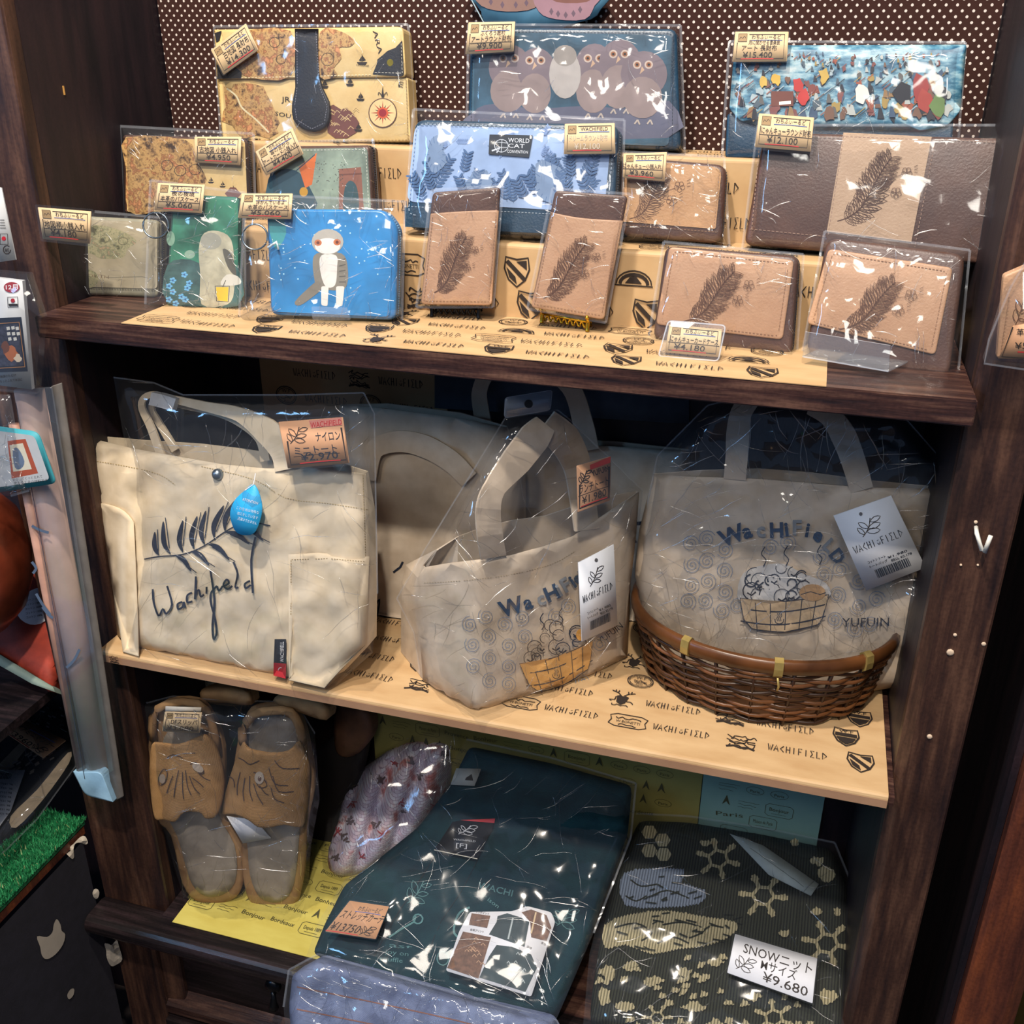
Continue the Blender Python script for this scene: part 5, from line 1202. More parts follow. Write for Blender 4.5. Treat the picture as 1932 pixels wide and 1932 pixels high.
# --- big shaded totes behind
def backtote(S, O, rim, label, seed, loc, straps):
    t = thing('tote_bag', label, 'tote bag', loc); o, k = bag_body(S, O, rim, t, NATUR, .02, 40, (.004, .02, .03), seed=seed, rip=.006)
    for pts, w_ in straps: band(S, pts, w_, .008, NATUR, t, th=.002)
    return t, k
SB = stand((690, 1220), (950, 1245), ZB, 6, .125, .125)
t, k = backtote(SB, [(640, 765), (720, 770), (860, 788), (955, 806), (985, 900), (980, 1100), (950, 1240), (800, 1232), (680, 1222), (650, 1100)], (0, 3), 'large shaded cream tote bag standing behind the nylon tote and the middle lunch tote', 5, SB.at(800, 1230),
    [([(692, 905), (705, 850), (750, 833), (800, 842), (850, 870), (885, 905)], [34, 36, 40, 42, 40, 36])])
A = Art(k, 'script_print', .0006); A.line([(702, 1170), (706, 1150), (716, 1130), (712, 1160), (706, 1172)], 3, BK, sm=3); A.line([(742, 1080), (755, 1070), (760, 1060)], 4, BK); A.build(bpy.data.objects[t.children[0].name])
SB2 = stand((940, 1235), (1240, 1240), ZB, 3, .2, .2)
t, k = backtote(SB2, [(925, 835), (1040, 838), (1150, 842), (1300, 850), (1300, 1150), (1240, 1235), (940, 1230), (925, 1100)], (0, 3), 'large shaded cream tote bag with wide arched handles at the back of the middle shelf', 9, SB2.at(1100, 1235),
    [([(920, 850), (908, 780), (905, 735), (930, 700), (1010, 690), (1075, 730), (1100, 800), (1110, 850)], [34, 30, 28, 28, 30, 34, 38, 40])])
A = Art(k, 'script_print', .0006)
for P in (((1130, 1000), (1180, 990), (1230, 985)), ((1150, 1010), (1170, 1035), (1200, 1020)), ((1196, 1000), (1190, 1050))): A.line(P, 7, BK)
A.build(bpy.data.objects[t.children[0].name])
o = slab('paper_backing', Plane((0, DP - .004, 0), (1, 0, 0), (0, 0, 1)), [(820, 700), (1300, 740), (1300, 800), (820, 770)], .001, M('#56606e', .8), None, loc=(.1, DP - .004, -.1)); tag(o, 'grey card strip on the back wall above the large shaded totes', 'paper')
SL = stand((190, 860), (250, 860), -.25, 2, .15, .15)
t = thing('packed_bag', 'black folded bag in clear wrap in the dark left corner of the middle shelf', 'bag', atY(200, 1195, .17))
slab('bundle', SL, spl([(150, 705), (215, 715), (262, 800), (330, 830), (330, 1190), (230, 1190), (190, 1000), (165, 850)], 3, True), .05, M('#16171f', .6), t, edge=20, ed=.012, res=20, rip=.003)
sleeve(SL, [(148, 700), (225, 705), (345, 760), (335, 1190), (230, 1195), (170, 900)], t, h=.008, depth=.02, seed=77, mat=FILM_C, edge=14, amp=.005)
pt = slab('paper_tag', Up(SL, .012), q(4, 432, 318, 470, 312, 500, 405, 455, 375), .0006, M('#cdbfae', .6), t); A = Art(Up(SL, .012), 'tag_text', .0004); A.text('¥1.980', q(4, 440, 345)[0], q(4, 478, 352)[0], 7, REDI); A.build(pt)
# --- middle lunch tote
SM = stand((905, 1350), (1190, 1242), ZB, 3, -.02, .11)
SM.disp = lambda x, y: -.075 * min(1, max(0, (900 - x) / 110)) ** 1.15 * (1 if y > 0 else 1)
MO = [(801, 1070), (850, 1062), (911, 1055), (962, 1049), (1025, 1032), (1082, 1012), (1150, 965), (1206, 928), (1200, 1010), (1190, 1100), (1184, 1238), (1120, 1285), (1050, 1322), (905, 1352), (882, 1350), (840, 1325), (798, 1288), (792, 1200), (786, 1130), (788, 1090)]
t = thing('tote_bag', 'natural cotton lunch tote with bath tub print standing in the centre of the middle shelf', 'tote bag', SM.at(1000, 1330))
bd, SK = bag_body(SM, MO, (0, 7), t, NATUR, .012, 34, (.004, .07, .06), seed=8, rip=.005, rs=50)
band(SM, [(932, 1052), (925, 1010), (922, 960), (935, 920), (975, 870), (1010, 825), (1030, 800)], [48, 48, 46, 40, 56, 58, 40], [.003, .01, .014, .014, .01, .004, 0], NATUR, t)
band(SM, [(1030, 800), (1065, 830), (1090, 880), (1100, 940), (1108, 1000)], [58, 62, 52, 48, 46], [-.002, -.01, -.02, -.02, 0], NATUR, t)
SM2 = Up(SM, -.05)
A = Art(SK, 'seams', .0004); A.dash(spl([(800, 1100), (870, 1096), (960, 1085), (1040, 1065), (1085, 1040)], 3), 1.2, M('#a89678', .8, var=0), 3, 2); A.build(bd)
A = Art(SK, 'screen_print', .0012, .00004)
for x, y in q(5, 875, 1555, 790, 1595, 970, 1595, 1060, 1560, 885, 1655, 805, 1700, 990, 1705, 895, 1770, 1075, 1660, 810, 1815, 990, 1815, 895, 1890, 990, 1905, 1240, 1555, 1300, 1500, 1470, 1700, 1380, 1890): swirl(A, x, y, 16, SWI)
wordarc(A, 'WacHiFieL', q(5, 955, 1560, 1080, 1520, 1150, 1500, 1200, 1480, 1262, 1450, 1290, 1430, 1335, 1405, 1350, 1390, 1380, 1370), [36, 32, 32, 34, 30, 32, 30, 28, 26], [NAVI, NAVI, GREYI, NAVI, GREYI, GREYI, NAVI, NAVI, GREYI])
TB = M('#dba55c', .7, var=.1)
bubbles(A, q(5, 1040, 1580, 1440, 1480, 1440, 1680, 1060, 1800), BK, 15, 4, 2.0)
tub(A, q(5, 1050, 1800, 1430, 1680, 1440, 1840, 1100, 1990), BK, TB, 1.6)
A.ell(*q(5, 1368, 1650)[0], 9, 11, '#e0a03a')
A.text('YUFUIN', q(5, 1470, 1700)[0], q(5, 1590, 1610)[0], 17, BK)
A.build(bd)
SH = SM
sleeve(SM, q(5, 975, 520, 1250, 480, 1300, 520, 1690, 900, 1640, 1300, 1600, 1780, 1250, 1960, 840, 2080, 780, 2060, 540, 1900, 500, 1640, 410, 1460, 560, 1200), t, h=.02, depth=.03, seed=83, mat=FILM, cr=90, edge=26, amp=.007, rs=60, seam=(0, 1, 2, 3, 10, 11, 12, 9), sw=3, res=20)
hd = slab('header_card', Up(SM, .01), rnd(q(5, 975, 415, 1220, 375, 1210, 480, 970, 520), 6), .0008, film('header_film', .12, (.8, .86, .92), sc=10, st=.2, dist=.004), t)
A = Art(Up(SM, .01), 'hang_hole', .0006); A.ell(*q(5, 1097, 447)[0], 8, 8, '#141820'); A.line(rnd(q(5, 975, 415, 1220, 375, 1210, 480, 970, 520), 6), 1.3, SEAM, True); A.build(hd)
def hangtag(S, quad, h, t, label, hole, sp, logo, pr):
    tg = slab('hang_tag', Up(S, h), quad, .001, M('#dfe1e6', .5, var=.02), t); tg['label'] = label
    A = Art(Up(S, h), 'tag_print', .0004); b = lambda s, u: bil(quad, s, u)
    A.ell(*b(*hole), 3.2, 3.6, '#6a6a6e'); minileaf(A, [b(.25, .15), b(.72, .15), b(.72, .38), b(.25, .38)], INK, 1.3)
    L = [b(.08, .53), b(.92, .53)]; tl = b(.08, .44); A.logo('WACHIoFIELD', L[0], L[1], (tl[0] - L[0][0], tl[1] - L[0][1]), INKB, 1.3)
    for (tx, s0, s1, tt) in (('コットン トート', .2, .5, .70), ('¥1.980', .52, .85, .73), ('税込 ¥2.178', .55, .9, .78), ('トートバッグ', .2, .5, .76)): A.text(tx, b(s0, tt), b(s1, tt), 6, INKB, .01)
    x = .25
    R = random.Random(3)
    while x < .82: w_ = R.choice((.008, .016, .02)); A.fill([b(x, .8), b(x + w_, .8), b(x + w_, .91), b(x, .91)], INKB); x += w_ + R.choice((.01, .016))
    A.build(tg)
hangtag(Plane(SM.O, SM.U, SM.V), q(5, 1355, 1275, 1540, 1180, 1560, 1600, 1375, 1685), .026, t, 'white paper hang tag with barcode', (.5, .08), None, None, None)
tA2 = lambda A, b: (A.fill([b(.38, .06), b(.98, .0), b(.98, .14), b(.4, .17)], '#c23a30'), minileaf(A, [b(.05, .12), b(.45, .12), b(.45, .45), b(.05, .45)], INK, 1.6), A.text('YUFUIN', b(.46, .33), b(.96, .31), 15, INK, .01))
price_card(Plane(SM.O, SM.U, SM.V), [(1088, 879), (1153, 861), (1151, 944), (1090, 967)], [('ランチトート', .06, .94, .62, .2, INK, 'k'), ('¥1.980', .14, .88, .86, .2, INK, 'r')], 'small shaded price card reading 1.980 yen on the middle lunch tote', h=.03, mat=CARD2, frame='ubox', art=tA2, top=None, lam=2)
# --- basket with lunch tote
bk = thing('wicker_basket', 'dark brown woven bamboo basket holding a lunch tote at the right of the middle shelf', 'basket', (.285, .13, ZB))
CX, CY = .2835, .134; CANE = [M('#684022', .35, var=.25, vs=30), M('#4c2e18', .35, var=.25, vs=30), M('#3a2416', .4, var=.2, vs=30), M('#74492a', .35, var=.2, vs=30)]
def brad(z):
    k = (z - ZB) / .078; return .115 + .0185 * k, .088 + .02 * k
NS = 22; nl = 15
for l in range(nl):
    z = ZB + .004 + l * .0048; V = []; R = random.Random(l); ph = R.uniform(0, 6)
    P = []
    for i in range(88):
        a = 2 * math.pi * i / 88; rx, ry = brad(z); off = .0032 * math.sin(a * NS / 2 + (math.pi if l % 2 else 0)) 
        zz = z + .0016 * math.sin(a * 5 + ph) + .0007 * math.sin(a * 13 + ph)
        P.append((CX + (rx + off) * math.cos(a), CY + (ry + off) * math.sin(a), zz))
    tube('weaver', P, .0021, CANE[R.choice((0, 1, 1, 2, 3))], bk, 6, True, flat=.8)
for i in range(NS):
    a = 2 * math.pi * (i + .5) / NS; P = []
    for z in (ZB + .001, ZB + .04, ZB + .076): rx, ry = brad(z); P.append((CX + rx * math.cos(a), CY + ry * math.sin(a), z))
    tube('stake', P, .002, CANE[2], bk, 6, flat=2.2, up=(0, 0, 1) if False else None)
V = []; Fc = []; nn = 72; prof = [(0, .0), (.0035, .003), (.004, .009), (.003, .015), (-.001, .017), (-.004, .014), (-.004, .002)]
for i in range(nn):
    a = 2 * math.pi * i / nn; rx, ry = brad(ZB + .076)
    for dx, dz in prof: V.append((CX + (rx + dx + .001) * math.cos(a), CY + (ry + dx + .001) * math.sin(a), ZB + .071 + dz))
m_ = len(prof)
for i in range(nn):
    for j in range(m_): Fc.append((i * m_ + j, ((i + 1) % nn) * m_ + j, ((i + 1) % nn) * m_ + (j + 1) % m_, i * m_ + (j + 1) % m_))
rimo = mesh_obj('rim', V, Fc, M('#58351b', .3, var=.35, vs=18), bk, smooth=True); 
mesh_obj('base', [(CX + .112 * math.cos(a), CY + .085 * math.sin(a), ZB + zz) for zz in (.0008, .004) for a in [i * math.pi / 16 for i in range(32)]], [tuple(range(32))[::-1], tuple(range(32, 64))] + [(i, (i + 1) % 32, 32 + (i + 1) % 32, 32 + i) for i in range(32)], CANE[1], bk)
for px, py in ((1300, 1200), (1469, 1245), (1635, 1238)):
    d = ray(px, py); best = min(range(360), key=lambda k: (lambda P: (P - CAM_P).cross(d).length + (10 if math.sin(math.radians(k)) > 0 else 0))(Vector((CX + .137 * math.cos(math.radians(k)), CY + .11 * math.sin(math.radians(k)), ZB + .08))))
    a = math.radians(best); u = Vector((-math.sin(a), math.cos(a), 0)); rx, ry = brad(ZB + .076); u = Vector((-rx * math.sin(a), ry * math.cos(a), 0)).normalized(); n_ = Vector((u.y, -u.x, 0))
    c = Vector((CX + (rx + .001) * math.cos(a), CY + (ry + .001) * math.sin(a), ZB + .071)); V = []
    pp = [(.0015, -.002), (.0055, .002), (.006, .009), (.0048, .0165), (-.001, .019), (-.0055, .0155)]
    for s_ in (-1, 1):
        for dx, dz in pp: V.append(c + u * s_ * .0042 + n_ * dx + Vector((0, 0, dz)))
    k6 = len(pp); tie = mesh_obj('rim_tie', V, [(i, i + 1, k6 + i + 1, k6 + i) for i in range(k6 - 1)] + [tuple(range(k6)), tuple(range(k6, 2 * k6))[::-1]], M('#b0985a', .35, .5, .15), bk)
    if px == 1469: tube('tie_tail', [c + n_ * .005 + Vector((0, 0, 0)), c + n_ * .006 + Vector((.002, 0, -.009)), c + n_ * .005 + Vector((.001, 0, -.014))], .0012, M('#b0985a', .35, .5, .15), tie, 6)
SR = stand((1195, 1235), (1730, 1250), ZB + .03, 2, .11, .11)
t = thing('tote_bag', 'natural cotton lunch tote with bath tub print sitting inside the wicker basket', 'tote bag', SR.at(1460, 1240))
RO = [(1232, 896), (1320, 900), (1430, 904), (1530, 912), (1640, 920), (1780, 922), (1768, 1010), (1752, 1100), (1722, 1236), (1640, 1250), (1460, 1262), (1330, 1250), (1230, 1200), (1204, 1150), (1198, 1080), (1206, 1000)]
RO = [(x, y + (55 if y > 1180 else 0)) for x, y in RO]
bd, SK = bag_body(SR, RO, (0, 5), t, NATUR, .02, 40, (.004, .03, .05), seed=12, rip=.005, rs=70)
band(SR, [(1386, 905), (1390, 860), (1392, 820), (1398, 780), (1420, 748)], [42, 42, 44, 40, 36], [.002, .006, .006, 0, -.006], NATUR, t)
band(SR, [(1626, 925), (1610, 870), (1590, 820), (1565, 785), (1530, 765)], [44, 46, 48, 40, 36], [.002, .006, .006, 0, -.006], NATUR, t)
A = Art(SK, 'screen_print', .0012, .00004)
for x, y in q(6, 195, 1175, 280, 1150, 375, 1205, 205, 1285, 280, 1265, 370, 1315, 200, 1390, 285, 1370, 375, 1425, 180, 1475, 270, 1470, 360, 1520, 440, 1500, 610, 1195, 700, 1170, 880, 1240, 975, 1310, 890, 1335, 960, 1440, 1070, 1370, 1165, 1465, 1070, 1500, 945, 1570, 1055, 1620, 1130, 1600): swirl(A, x, y, 17, SWI)
wordarc(A, 'WacHiFieLD', q(6, 360, 1195, 475, 1150, 540, 1140, 610, 1142, 690, 1135, 728, 1128, 790, 1135, 825, 1145, 880, 1190, 915, 1235), [38, 34, 34, 34, 32, 34, 32, 32, 30, 30], [NAVI, NAVI, GREYI, NAVI, NAVI, GREYI, NAVI, NAVI, GREYI, NAVI])
A.fill(spl(q(6, 440, 1420, 470, 1330, 560, 1290, 680, 1280, 780, 1330, 900, 1380, 910, 1460, 680, 1500, 470, 1480), 3, True), M('#cfcac4', .7), 14)
bubbles(A, q(6, 430, 1200, 900, 1200, 910, 1440, 440, 1480), BK, 18, 9, 2.0)
tub(A, q(6, 455, 1460, 915, 1440, 905, 1620, 450, 1650), BK, M('#c8ac88', .7), 2.0)
A.ell(*q(6, 830, 1430)[0], 25, 16, '#bd9468'); A.line(q(6, 770, 1440, 820, 1425, 870, 1440, 900, 1430), 1.6, BK)
A.text('YUFUIN', q(6, 985, 1608)[0], q(6, 1230, 1605)[0], 24, BK); A.build(bd)
sleeve(SR, [(1240, 860), (1335, 765), (1420, 745), (1560, 765), (1700, 780), (1788, 880), (1780, 1000), (1735, 1240), (1460, 1262), (1300, 1245), (1188, 1165), (1212, 1000)], t, h=.016, depth=.03, seed=91, mat=FILM_C, cr=200, edge=26, amp=.009, rs=40, seam=(0, 1, 2, 3, 4, 5, 11), sw=3, res=16)
hangtag(SR, q(6, 940, 1030, 1240, 925, 1420, 1300, 1110, 1420), .028, t, 'white paper hang tag with barcode, tilted', (.42, .09), None, None, None)

# ------------------------------------------------------------------ bottom shelf
ZL = ZC + .006
SLP = Plane(atZ(440, 1705, ZL) + Vector((0, 0, .005)), (1, .3, 0), (0, .03, 1))
BUR = canvas('tan_woven_slipper_cloth', '#bd9262', '#a37a4c', 260, .8, .8); SUE = canvas('soft_tan_edge_cloth', '#b08a60', '#977250', 500, .4, .85)
INS = canvas('grey_beige_insole_cloth', '#aca092', '#978b7e', 420, .5, .85); LINW = M('#4a3a3a', .8, var=0)
def slipper(label, sole, insole, upper, ridge, rim, emb, seed):
    t = thing('slipper', label, 'slipper', SLP.at(*sole[0]), 'pair of tan slippers')
    so = spl(sole, 3, True); slab('sole', SLP, so, .014, SUE, t, edge=16, ed=.006, res=18)
    slab('insole', Up(SLP, .0012), spl(insole, 3, True), .001, INS, t, res=18, rip=.001)
    up = spl(upper, 3, True); (ax, ay), (bx, by) = ridge
    def dome(x, y):
        d = hdist(up, x, y); L = math.hypot(bx - ax, by - ay); dd = abs((bx - ax) * (ay - y) - (ax - x) * (by - ay)) / L
        return .034 * math.sqrt(max(0, 1 - (dd / 82) ** 2)) - .002 + .0015 * noise.noise(Vector((x / 30, y / 30, seed)))
    SD = Plane(SLP.O, SLP.U, SLP.V, dome); o = slab('upper', SD, up, .004, BUR, t, res=12, edge=6, ed=.002)
    SD2 = Plane(SLP.O, SLP.U, SLP.V, dome)
    A = Art(SD2, 'embroidery', .0012)
    for P in emb: A.line(P, 1.6, LINW, sm=3)
    return t, SD2, A, o
s1 = q(7, 870, 255, 1030, 250, 1110, 330, 1170, 500, 1175, 820, 1265, 1000, 1268, 1180, 1230, 1270, 1130, 1310, 1020, 1290, 950, 1200, 890, 950, 810, 850, 775, 560, 790, 350)
i1 = q(7, 880, 400, 1000, 380, 1080, 440, 1120, 800, 1220, 1000, 1230, 1160, 1190, 1240, 1110, 1270, 1040, 1250, 985, 1170, 925, 960, 860, 820, 830, 560)
u1 = q(7, 835, 470, 930, 478, 1030, 440, 1075, 430, 1130, 500, 1165, 640, 1160, 760, 1125, 850, 1070, 862, 1040, 832, 960, 830, 910, 880, 850, 868, 805, 860, 785, 730, 778, 600, 790, 480)
E1 = [q(7, *v) for v in ((830, 690, 825, 650, 850, 605, 870, 620, 862, 670, 835, 690), (990, 580, 1020, 570, 1060, 610, 1050, 630, 1010, 600), (1030, 620, 1060, 650, 1095, 665), (870, 545, 900, 530, 950, 545), (950, 525, 1015, 520),
     (930, 610, 915, 680, 905, 750), (950, 620, 950, 700, 955, 760), (965, 610, 975, 690, 995, 740), (985, 640, 1010, 700, 1040, 735), (900, 640, 880, 690, 868, 730), (1000, 650, 1040, 680, 1060, 700))]
t, SD, A, up = slipper('left tan woven slipper with dark price card at its heel, in a clear bag', s1, i1, u1, (q(7, 960, 440)[0], q(7, 975, 860)[0]), None, E1, 1)
A.ell(*q(7, 1030, 598)[0], 12, 7, '#b5a595', .6); A.ell(*q(7, 845, 655)[0], 6, 9, '#a8968a'); A.build(up)
tube('collar', [SLP.at(x, y, .004 + .012 * math.sin(math.pi * k / 12)) for k, (x, y) in enumerate(spl(q(7, 800, 450, 795, 330, 870, 265, 1030, 262, 1100, 350, 1130, 500), 2))], .005, SUE, t)
s2 = q(7, 1330, 285, 1500, 280, 1580, 360, 1620, 520, 1640, 700, 1600, 900, 1585, 1150, 1540, 1320, 1440, 1360, 1310, 1310, 1262, 1150, 1250, 980, 1170, 840, 1160, 780, 1210, 620, 1240, 450, 1270, 350)
i2 = q(7, 1340, 340, 1480, 330, 1545, 420, 1560, 800, 1560, 920, 1540, 1150, 1505, 1260, 1440, 1300, 1350, 1270, 1300, 1150, 1285, 980, 1240, 860, 1250, 500)
u2 = q(7, 1262, 470, 1300, 500, 1400, 522, 1500, 512, 1560, 460, 1600, 540, 1615, 640, 1590, 880, 1540, 905, 1480, 895, 1400, 910, 1340, 905, 1295, 872, 1220, 840, 1150, 838, 1165, 760, 1205, 620)
E2 = [q(7, *v) for v in ((1240, 545, 1270, 560, 1300, 580, 1350, 560), (1320, 620, 1360, 640, 1390, 690, 1350, 700, 1325, 650), (1350, 690, 1380, 730, 1400, 740), (1250, 620, 1235, 690, 1235, 740), (1275, 650, 1265, 720, 1270, 770), (1300, 640, 1300, 720, 1315, 770),
     (1400, 600, 1430, 680, 1500, 690), (1420, 640, 1450, 720, 1530, 720), (1430, 560, 1470, 600, 1560, 600), (1320, 680, 1340, 740, 1370, 790), (1190, 640, 1215, 660, 1220, 700), (1410, 700, 1430, 760, 1480, 780))]
t2, SD2_, A, up = slipper('right tan woven slipper with open heel collar and white paper slip, in a clear bag', s2, i2, u2, (q(7, 1425, 480)[0], q(7, 1370, 900)[0]), None, E2, 2)
A.ell(*q(7, 1350, 650)[0], 9, 12, '#b5a595'); A.ell(*q(7, 1352, 655)[0], 3.5, 5, '#6a5048'); A.build(up)
tube('collar', [SLP.at(x, y, .006 + .016 * math.sin(math.pi * k / 14)) for k, (x, y) in enumerate(spl(q(7, 1270, 470, 1262, 400, 1320, 320, 1420, 300, 1510, 305, 1560, 380, 1575, 470), 2))], .0055, SUE, t2)
pl = slab('paper_slip', Up(SLP, .012), q(7, 1180, 850, 1330, 870, 1410, 965, 1265, 992), .0006, WHITE, t2); pl['label'] = 'white paper slip'
bg = thing('plastic_bag', 'crinkled clear plastic bag wrapped around the pair of tan slippers', 'bag', SLP.at(470, 1690))
sleeve(SLP, q(7, 745, 265, 900, 225, 1060, 240, 1300, 250, 1540, 255, 1640, 420, 1665, 760, 1620, 1000, 1600, 1280, 1500, 1380, 1300, 1360, 1180, 1310, 960, 1290, 860, 950, 790, 870), bg, h=.04, depth=.03, seed=101, mat=FILM, cr=110, edge=26, amp=.008, rs=50, seam=(0, 1, 2, 3, 4, 14), sw=3, res=20, name='film')
LT = lambda A, b: A.ell(*b(.45, -.1), 1.6, 1.8, '#6a5a4a')
hc = slab('header_strip', Up(SLP, .041), q(7, 862, 278, 1048, 285, 1045, 312, 860, 308), .0006, M('#cfc6b8', .6), bg)
price_card(SLP, q(7, 858, 306, 1052, 310, 1040, 418, 845, 408), [('DFスリッパ', .2, .9, .6, .26, INK, None), ('¥3.080', .1, .82, .9, .26, INK, None)], 'tan price card reading 3.080 yen at the heel of the left slipper', h=.043, lam=1)
# shaded spare slippers and clutter behind
def spare(name, outline, mat, y, label, cat, seed):
    S = Plane((0, y, 0), (1, 0, 0), (0, .25, 1)); o = slab(name, S, spl(outline, 3, True), .03, mat, None, edge=18, ed=.016, res=16, loc=S.at(*outline[0]), rip=.003); tag(o, label, cat, None); return o
o = spare('folded_cloth', q(7, 1050, 190, 1180, 170, 1300, 200, 1310, 270, 1180, 260, 1060, 250), SUE, .17, 'shaded beige folded cloth behind the left slipper under the middle shelf', 'cloth', 1)
o = spare('folded_cloth', q(7, 1510, 200, 1640, 230, 1720, 280, 1700, 350, 1560, 310, 1420, 250), SUE, .17, 'shaded beige folded cloth behind the right slipper under the middle shelf', 'cloth', 2)
for q_, nm in ((q(7, 1050, 130, 1215, 150, 1210, 195, 1045, 180), 'paper_tag'),):
    S = Plane((0, .15, 0), (1, 0, 0), (0, 0, 1)); o = slab(nm, S, q_, .0006, M('#b9b3a6', .6), None, loc=S.at(*q_[0])); tag(o, 'small white care tag hanging just under the middle shelf above the slippers', 'tag'); A = Art(S, 'tag_text')
    for k in range(3): A.text('コットン 100', (q_[0][0] + 6, q_[0][1] + 8 + k * 5), (q_[0][0] + 26, q_[0][1] + 11 + k * 5), 5, INK); A.text('MADE IN', (q_[0][0] + 34, q_[0][1] + 11 + k * 5), (q_[0][0] + 56, q_[0][1] + 14 + k * 5), 5, INK)
    A.build(o)
S = Plane((-.25, .2, -.6), (1, 0, 0), (0, .15, 1))
t = thing('slipper', 'brown slipper standing shaded between the tan pair and the tweed scarf', 'slipper', S.at(650, 1600))
slab('sole', S, spl(q(7, 1620, 560, 1700, 460, 1760, 430, 1900, 440, 1880, 620, 1820, 800, 1740, 980, 1650, 1100, 1610, 1000), 3, True), .02, M('#241d1c', .7), t, edge=12, ed=.006, res=18)
slab('upper', Up(S, .018), spl(q(7, 1752, 280, 1820, 268, 1920, 300, 1940, 420, 1870, 520, 1780, 540, 1740, 470), 3, True), .03, M('#6e4a36', .6, var=.2), t, edge=20, ed=.012, res=14)
# tweed scarf
def tweed():
    m, b = base_mat('tweed_cloth', .9, 0, .1); N, L = nodes(m); tc = N.new('ShaderNodeTexCoord')
    n = add_noise(m, 30, 3); r = ramp(m, n.outputs[0], [(.42, '#d2d2e6'), (.55, '#eae6ee'), (.64, '#cf8f8a')])
    k1 = N.new('ShaderNodeTexBrick'); k1.inputs['Scale'].default_value = 70; k1.inputs['Mortar Size'].default_value = .02; k1.inputs['Color1'].default_value = (1, 1, 1, 1); k1.inputs['Color2'].default_value = (.85, .68, .72, 1); k1.inputs['Mortar'].default_value = (.5, .38, .45, 1)
    mp = N.new('ShaderNodeMapping'); mp.inputs['Rotation'].default_value = (1.57, .5, 0); L.new(tc.outputs['Object'], mp.inputs[0]); L.new(mp.outputs[0], k1.inputs['Vector'])
    mx = N.new('ShaderNodeMix'); mx.data_type = 'RGBA'; mx.blend_type = 'MULTIPLY'; mx.inputs[0].default_value = 1; L.new(r.outputs[0], mx.inputs[6]); L.new(k1.outputs[0], mx.inputs[7]); L.new(mx.outputs[2], b.inputs['Base Color'])
    bump(m, b, k1.outputs['Fac'], .5, .001); return m
TWD = tweed()
sc = spl(q(8, 60, 1135, 55, 1020, 105, 880, 130, 750, 190, 640, 290, 560, 430, 470, 560, 440, 640, 450, 700, 480, 690, 600, 640, 760, 560, 900, 420, 1020, 240, 1140, 130, 1168), 2, True)
def scd(x, y):
    d = hdist(sc, x, y) if inside(sc, x, y) else 0
    base = .05 * math.sqrt(min(1, d / 62) * (2 - min(1, d / 62)))
    u = (x - 622) * .62 + (y - 1640) * .78 * -.4; f = ((x - 640) * .95 + (y - 1600) * .32) / 52
    gr = abs(math.sin(f * math.pi / 1.0 + .5)); return base * (.38 + .62 * gr ** .7)
SS = Plane(atZ(620, 1665, ZL) + Vector((0, .03, .004)), (1, 0, 0), (0, .66, .75), scd)
o = slab('scarf', SS, sc, .02, TWD, None, res=7, loc=SS.at(640, 1650)); tag(o, 'twisted pale tweed scarf with red flecks in a clear bag, between slippers and cardigan', 'scarf')
A = Art(SS, 'printed_motifs', .001, 0)
R = random.Random(8)
for x, y in q(8, 540, 640, 450, 810, 330, 660, 300, 900, 180, 680, 170, 870, 90, 1060, 660, 520, 480, 560, 140, 960):
    for k in range(7): A.line([(x + R.uniform(-9, 9), y + R.uniform(-9, 9)), (x + R.uniform(-9, 9), y + R.uniform(-9, 9))], 3, '#6b5a5c')
for x, y in q(8, 430, 780, 100, 930, 530, 950, 610, 800, 330, 950, 180, 780, 230, 1060, 400, 570):
    for k in range(6): A.line([(x + R.uniform(-10, 10), y + R.uniform(-10, 10)), (x + R.uniform(-3, 3), y + R.uniform(-3, 3))], 2, '#b0404a')
A.build(o)
tp = spl(q(8, 555, 360, 640, 335, 770, 350, 785, 440, 760, 520, 700, 500, 640, 450, 570, 440), 3, True)
o2 = slab('scarf_end', Up(Plane(SS.O, SS.U, SS.V), .0), tp, .03, TWD, o, edge=16, ed=.012, res=12)
bg = thing('plastic_bag', 'clear plastic bag around the twisted tweed scarf', 'bag', SS.at(620, 1668))
sleeve(Plane(SS.O, SS.U, SS.V), q(8, 0, 1090, 30, 900, 90, 720, 200, 580, 420, 430, 560, 360, 790, 340, 780, 560, 700, 760, 600, 930, 440, 1060, 260, 1180, 120, 1215, 0, 1180), bg, h=.053, depth=.05, seed=111, mat=FILM, edge=24, amp=.006, rs=44, seam=(6, 7, 8, 9, 10, 11), sw=3, res=18, name='film')
# folded cardigan
KNITG = canvas('dark_teal_knit', '#16383f', '#0f2a33', 420, .5, .85)
c0, c1, c2 = atY(590, 1800, -.05), atY(1050, 1920, -.045), atY(1040, 1440, .19)
SG = plane3(c0, c1, c2)
def fold(x, y): return .02 * math.exp(-((y - 1520 - (x - 900) * .1) / 26) ** 2) + .016 * math.exp(-((y - 1575 + (x - 900) * .05) / 18) ** 2) * (1 if x > 880 else 0) + .012 * math.exp(-((y - 1640 - (x - 900) * .2) / 20) ** 2) * (1 if x > 850 else 0) + .009 * noise.noise(Vector((x / 60, y / 34, 2)))
SGd = Plane(SG.O, SG.U, SG.V, fold)
CG = [(886, 1408), (1040, 1440), (1192, 1482), (1184, 1570), (1140, 1690), (1100, 1800), (1066, 1885), (1040, 1925), (900, 1898), (760, 1858), (590, 1800), (612, 1745), (650, 1670), (700, 1632), (790, 1560), (850, 1480)]
t = thing('folded_cardigan', 'dark teal cardigan folded in a clear bag at the front of the bottom shelf', 'cardigan', SG.at(800, 1860))
